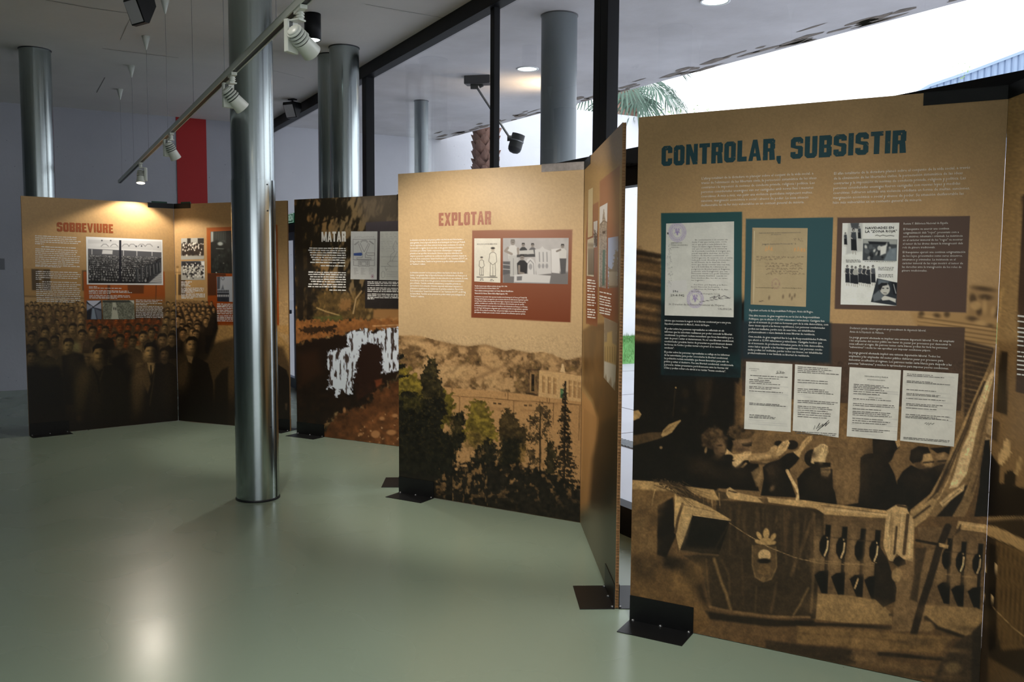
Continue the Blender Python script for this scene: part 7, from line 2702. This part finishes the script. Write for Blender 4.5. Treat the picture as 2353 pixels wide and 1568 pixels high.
def e_yard(P):
    P.frame(60, 500, 6.03)
    P.fill((206, 206, 204))
    P.poly([(855, 305), (1875, 330), (1875, 915), (862, 912)], (186, 186, 186), 1.5)
    P.poly([(855, 360), (1290, 360), (1290, 400), (855, 420)], (206, 206, 206), 5, .7)
    for x in (1090, 1220, 1380, 1470, 1600, 1700):
        P.line([(x - 50, 400), (x - 20, 370), (x + 20, 370), (x + 50, 400)], 9, (110, 110, 112), 2, .8)
    for x, y in ((1050, 318), (1172, 318), (1600, 395), (1525, 400), (1830, 410)):
        P.poly([(x - 8, y - 8), (x + 8, y - 8), (x + 8, y + 10), (x - 8, y + 10)], (50, 50, 54), 2)
    P.poly([(855, 430), (1290, 448), (1875, 480), (1875, 560), (855, 520)], (84, 84, 88), 2)
    P.poly([(1060, 448), (1200, 455), (1196, 510), (1050, 505)], (190, 190, 190), 2)
    P.poly([(855, 415), (1290, 430), (1875, 462), (1875, 482), (1290, 452), (855, 432)], (206, 206, 206), 2)
    for x in (912, 1350, 1535, 1745):
        P.line([(x, 445), (x, 530)], 9, (200, 200, 200), 2)
    P.poly([(855, 515), (1875, 555), (1875, 915), (862, 912)], (50, 50, 54), 2)
    rnd = random.Random(31)
    for row in range(15):
        t = row / 14.0
        y = 525 + 330 * t ** 1.6
        s = 8 + 26 * t ** 1.5
        x = 862 + rnd.uniform(0, s)
        xe = 1870 - 210 * t
        while x < xe:
            yy = y + (x - 860) * .03
            g = rnd.uniform(.55, 1.05) * (1 - .25 * t)
            P.ell(x, yy + 1.5 * s, s * .75, s * 1.2, (38 * g, 38 * g, 42 * g), 0, 1.5, .8)
            P.ell(x, yy, s * .42, s * .52, (180 * g, 180 * g, 180 * g), 0, 1.5, .95)
            P.ell(x, yy - s * .3, s * .44, s * .26, rnd.choice([(190 * g, 190 * g, 188 * g), (30, 30, 32)]), 0, 1.2, .9)
            x += s * rnd.uniform(1.0, 1.5)
    for x in (1540, 1600, 1660, 1710, 1760, 1805, 1845):
        P.poly([(x - 22, 700 - (x - 1540) * .3), (x + 18, 700 - (x - 1540) * .3), (x + 22, 900 - (x - 1540) * .45), (x - 26, 905 - (x - 1540) * .45)], (44, 46, 50), 2, .9)
        P.line([(x + 8, 720 - (x - 1540) * .3), (x + 14, 880 - (x - 1540) * .45)], 8, (150, 150, 150), 2, .7)
    P.poly([(1700, 905), (1880, 750), (1880, 912)], (158, 158, 158), 3)
    for k in range(5):
        P.line([(1740 + k * 10, 900 - k * 26), (1880, 890 - k * 30)], 3, (110, 110, 112), 1.2)
    P.line([(1304, 312), (1302, 910)], 28, (26, 26, 34), 1.6)


make_print(BA, 'photograph', 190, 130, paper((206, 208, 208), None, 45), GA, [(197.5, 544), (373, 551.5), (375, 655.5), (199.5, 654)], .0012, M_PHOTO)
make_print(BA, 'photograph', 230, 150, e_yard, GA, [(201.8, 550), (371, 555), (371.5, 651.5), (203, 651)], .0016, M_PHOTO)


def e_corr(P):
    P.fill((50, 54, 66))
    P.frame(60, 500, 6.03)
    P.poly([(840, 1152), (1036, 1150), (935, 1240), (905, 1240)], (176, 180, 196), 2)
    P.poly([(840, 1190), (920, 1245), (840, 1290)], (130, 134, 150), 2)
    P.poly([(1040, 1180), (935, 1245), (1042, 1270)], (150, 154, 172), 2)
    P.line([(840, 1170), (930, 1240)], 8, (30, 32, 40), 2)
    P.line([(1040, 1165), (930, 1240)], 8, (30, 32, 40), 2)
    P.poly([(915, 1260), (945, 1260), (975, 1410), (900, 1410)], (120, 132, 148), 3)
    P.poly([(840, 1310), (905, 1262), (890, 1412), (840, 1412)], (28, 30, 38), 3)
    P.poly([(955, 1262), (1042, 1300), (1042, 1410), (990, 1410)], (92, 98, 112), 3)


def e_rows(P):
    P.fill((120, 122, 108))
    P.frame(60, 500, 6.03)
    for k in range(20):
        x = 1060 + k * 22
        P.line([(x + 40, 1180), (x - 30, 1412)], 7, (62, 64, 56), 2, .8)
    P.grain(2.2, .35, 9)
    P.poly([(1200, 1165), (1240, 1165), (1285, 1412), (1180, 1412)], (170, 170, 154), 3)
    P.poly([(1060, 1150), (1500, 1150), (1500, 1175), (1060, 1178)], (54, 56, 52), 3)
    P.poly([(1430, 1150), (1500, 1150), (1500, 1200)], (186, 186, 176), 3)
    P.ell(1216, 1262, 7, 18, (44, 44, 42), 0, 2)
    P.ell(1242, 1266, 7, 18, (44, 44, 42), 0, 2)


make_print(BA, 'photograph', 50, 60, e_corr, GA, [(198.5, 691), (232.5, 690.5), (234, 734), (200, 734.5)], .0012, M_PHOTO)
make_print(BA, 'photograph', 90, 60, e_rows, GA, [(235, 690), (308, 690), (309.5, 734), (237, 734)], .0012, M_PHOTO)


GB = 1.7


def paint_B(P):
    X, Y = P.X, P.Y
    P.fill((152, 119, 77))
    P.grain(3.0, 0.04, 51)
    P.frame(390, 480, 5.6)
    P.poly([(0, 815), (450, 815), (450, 1180), (0, 1180)], (152, 116, 68), 6, .6)
    P.poly([(30, 845), (200, 845), (205, 1110), (30, 1110)], (60, 46, 30), 3, .85)
    P.poly([(78, 840), (108, 840), (108, 1110), (82, 1110)], (150, 116, 68), 3)
    P.line([(100, 750), (95, 1210)], 18, (176, 138, 84), 2)
    P.ell(100, 750, 18, 16, (120, 90, 52), 0, 2)
    for x in (235, 330):
        P.line([(x, 1150), (x - 2, 1260)], 16, (158, 122, 72), 3)
    P.line([(0, 820), (450, 818)], 8, (104, 78, 46), 3)
    P.poly([(0, 1170), (500, 1190), (500, 1260), (0, 1230)], (118, 88, 52), 5)
    # orange block
    P.poly([(475, 245), (1385, 205), (1408, 1520), (492, 1500)], (140, 68, 20), 2, 1, c2=(122, 52, 12))
    P.poly([(488, 830), (600, 830), (602, 1115), (490, 1118)], (66, 34, 16), 3)
    P.poly([(560, 835), (720, 835), (722, 870), (560, 860)], (66, 34, 16), 3)
    # courtyard floor and crowd
    P.frame(0, 430, 2.613)
    P.poly([(1270, 830), (1760, 830), (1760, 900), (1640, 860), (1400, 900), (1280, 980)], (150, 112, 64), 6)
    P.poly([(1640, 850), (1780, 1000), (1780, 1200), (1600, 1000)], (140, 106, 60), 8)
    P.poly([(1270, 940), (1420, 900), (1700, 960), (1760, 1120), (1760, 1500), (1030, 1500), (1030, 900)], (66, 49, 29), 14)
    P.poly([(1030, 740), (1160, 700), (1290, 720), (1310, 850), (1280, 960), (1240, 1040), (1030, 1100)], (40, 30, 19), 6)
    P.poly([(1245, 720), (1275, 700), (1300, 740), (1306, 850), (1270, 930), (1250, 1000), (1210, 1000)], (22, 17, 12), 4)
    rnd = random.Random(41)
    for row in range(8):
        t = row / 7.0
        y = 706 + 190 * t
        s = 10 + 17 * t
        x = 1040 + rnd.uniform(0, 10)
        while x < 1285 - 90 * max(0, t - .4) * 2:
            head(P, x, y + rnd.uniform(-9, 9), s * rnd.uniform(.85, 1.15), (158, 116, 68), (44, 32, 20), -1, False, (34, 25, 16))
            x += s * rnd.uniform(1.9, 2.8)
    for (x, y, s, f) in [(1065, 800, 26, (176, 132, 82)), (1010, 830, 26, (150, 112, 66)), (1120, 860, 28, (150, 110, 64)), (1100, 880, 26, (140, 100, 58))]:
        head(P, x, y, s, f, (30, 22, 14), -1, False, (26, 19, 13))
    P.poly([(1050, 1300), (1065, 1080), (1110, 1030), (1180, 1020), (1250, 1060), (1280, 1180), (1280, 1440), (1050, 1440)], (28, 21, 14), 4)
    P.soft(1090, 1130, 40, 100, (78, 58, 34), 6, .8)
    head(P, 1152, 950, 44, (158, 118, 70), (26, 19, 13), -1, False, None)
    P.soft(1185, 960, 22, 60, (24, 18, 12), 0, .8)
    P.poly([(1065, 1160), (1080, 1070), (1120, 1035), (1130, 1090), (1100, 1200)], (70, 52, 31), 6, .8)
    P.poly([(1120, 1010), (1160, 1020), (1150, 1060), (1130, 1050)], (120, 92, 56), 3)
    P.poly([(1290, 1160), (1330, 1100), (1370, 1080), (1370, 1440), (1280, 1440)], (30, 23, 15), 6)
    P.ell(1368, 1000, 30, 50, (60, 46, 28), 0, 3)
    # figure beyond the column
    P.ell(1645, 995, 26, 46, (26, 20, 14), 0, 2.5)
    P.poly([(1600, 1060), (1660, 1060), (1720, 1100), (1745, 1180), (1745, 1460), (1600, 1460)], (24, 18, 13), 4)
    P.poly([(1712, 1300), (1726, 1300), (1722, 1340), (1712, 1335)], (130, 96, 58), 3)
    P.poly([(1030, 1240), (1760, 1280), (1760, 1560), (1030, 1560)], (27, 21, 15), 60, .85)
    P.frame(0, 0, 1)
    sel = np.nonzero(Y > 690)[0]
    P.grain(2.6, 0.14, 131, 2, sel)


make_print(BB, 'print', 170, 300, paint_B, GB)


def e_band(seed, dark):
    def fn(P):
        P.fill((150, 148, 140))
        P.frame(390, 480, 5.6)
        rnd = random.Random(seed)
        if dark:
            P.poly([(225, 380), (270, 380), (270, 450), (225, 450)], (40, 36, 32), 2)
            P.poly([(360, 380), (440, 380), (440, 470), (360, 470)], (40, 36, 32), 2)
            P.poly([(150, 450), (445, 450), (445, 600), (150, 600)], (52, 42, 34), 6)
            y0, y1 = 440, 600
        else:
            P.poly([(150, 675), (450, 675), (400, 740), (150, 740)], (46, 46, 50), 4)
            P.poly([(400, 675), (455, 675), (455, 900), (420, 850)], (196, 196, 192), 4)
            y0, y1 = 700, 890
        for k in range(70):
            x, y = rnd.uniform(170, 430), rnd.uniform(y0, y1)
            P.ell(x, y, 10, 14, rnd.choice([(26, 24, 26), (46, 42, 40), (200, 198, 190), (36, 34, 34)]) if not dark else rnd.choice([(30, 24, 22), (44, 36, 30), (206, 198, 184), (36, 30, 26)]), 0, 2, .85)
        for k in range(26):
            P.ell(rnd.uniform(170, 430), rnd.uniform(y0, y1 - 60), 6, 8, (214, 208, 196), 0, 1.5)
    return fn


make_print(BB, 'photograph', 60, 60, e_band(1, True), GB, [(416.5, 548), (468.5, 546.5), (469, 595.5), (416, 597)], .0012, M_PHOTO)
make_print(BB, 'photograph', 60, 60, e_band(2, False), GB, [(416, 600.5), (470, 599.5), (471, 643.5), (416.5, 644)], .0012, M_PHOTO)


def e_hall(P):
    P.fill((30, 32, 30))
    P.frame(390, 480, 5.6)
    P.poly([(530, 290), (720, 290), (720, 440), (600, 400), (530, 430)], (62, 66, 62), 6)
    P.poly([(530, 295), (560, 295), (558, 420), (530, 430)], (150, 154, 150), 3)
    for x in range(570, 720, 22):
        P.line([(x, 300), (x + 4, 400)], 7, (24, 26, 24), 2)
    P.ell(650, 450, 34, 24, (150, 156, 150), 0, 4)
    P.line([(600, 512), (700, 516)], 9, (110, 116, 110), 3)
    for x, y in [(604, 720), (690, 700), (600, 822), (650, 600), (640, 598), (666, 602)]:
        P.ell(x, y, 8, 7, (190, 194, 186), 0, 2)
    rnd = random.Random(6)
    for k in range(50):
        P.ell(rnd.uniform(530, 760), rnd.uniform(520, 830), 14, 20, rnd.choice([(22, 24, 22), (44, 48, 44), (36, 38, 36)]), 0, 3)


make_print(BB, 'photograph', 60, 90, e_hall, GB, [(484, 532.5), (560, 529), (562, 629.5), (485, 628)], .0012, M_PHOTO)


def e_par(P):
    P.fill((150, 154, 162))
    P.frame(390, 480, 5.6)
    P.poly([(608, 870), (650, 870), (645, 1030), (608, 1040)], (66, 70, 78), 3)
    P.line([(684 + math.cos(a) * 17, 895 + math.sin(a) * 22) for a in np.linspace(0, 6.28, 20)], 6, (60, 64, 72), 1.5)
    P.poly([(660, 1040), (685, 975), (700, 1040)], (96, 100, 108), 2)
    for x in range(620, 760, 22):
        P.ell(x, 1060, 9, 14, (40, 42, 50), 0, 2)
        P.poly([(x - 12, 1080), (x + 12, 1080), (x + 12, 1200), (x - 12, 1200)], (34, 36, 44), 2)
        P.ell(x, 1120, 6, 14, (210, 210, 212), 0, 2)


make_print(BB, 'photograph', 50, 70, e_par, GB, [(498, 636), (560, 635), (561, 695), (499.5, 693)], .0012, M_PHOTO)


def e_leaf(P):
    P.frame(390, 480, 5.6)
    P.poly([(1310, 1000), (1330, 1005), (1320, 1025), (1310, 1025)], (60, 60, 60), 2)
    P.poly([(1310, 1310), (1345, 1315), (1325, 1345), (1310, 1350)], (50, 50, 50), 2)
    P.ell(1327, 1190, 12, 14, (140, 140, 140), 0, 2)
    for y in range(1215, 1290, 14):
        P.line([(1315, y), (1340, y)], 3, (150, 150, 148), 1.2)


make_print(BB, 'leaflet_sheet', 30, 50, paper((176, 176, 168), e_leaf, 51), GB, [(610, 634.5), (631.5, 634.5), (633, 684.5), (610, 683)], .0012, M_PHOTO)
make_print(BB, 'leaflet_sheet', 30, 50, paper((176, 176, 168), e_leaf, 52), GB, [(610, 688), (633, 688), (634, 736.5), (610, 735.5)], .0012, M_PHOTO)
word_lines(BB, 'caption_text', [(416.5, 441, 649, 0), (416.5, 436, 652, 0), (416.5, 434, 655.5, 0), (416.5, 438, 658.5, 0)] + [(416.5, 469, y, 0) for y in (663.5, 667, 670)] + [(416.5, 447, 673, 0)] + [(416.5, 471, y, 0) for y in (677, 680, 683.5)] + [(417, 444, 686.5, 0)], M_INKW, 2.0, .0012, 16, wl=(3, 11))
word_lines(BB, 'caption_text', [(499, 560, y, .01) for y in (700, 703.5, 706.5, 710.5, 714.5, 718, 722, 727, 731, 734.5, 738.5)] + [(625, 628, y, 0) for y in (536, 555, 567, 588)], M_INKW, 2.0, .0012, 17, wl=(3, 11))
# exit sign wording
cu = bpy.data.curves.new('sign_lettering', 'FONT')
cu.body = 'EIXIDA'
cu.align_x = 'CENTER'
cu.align_y = 'CENTER'
cu.offset = 0.02
o = bpy.data.objects.new('sign_lettering', cu)
col.objects.link(o)
bpy.context.view_layer.update()
me = bpy.data.meshes.new_from_object(o.evaluated_get(bpy.context.evaluated_depsgraph_get()))
bpy.data.objects.remove(o)
xs_ = [v.co.x for v in me.vertices]
sx_ = 0.26 / (max(xs_) - min(xs_))
for v in me.vertices:
    v.co = Mx @ Vector((v.co.x * sx_, -0.0146, v.co.y * 0.10))
me.materials.append(M_EXITW)
o = bpy.data.objects.new('sign_lettering', me)
col.objects.link(o)
o.parent = EXIT_SIGN
o['kind'] = 'stuff'
flush_texts()
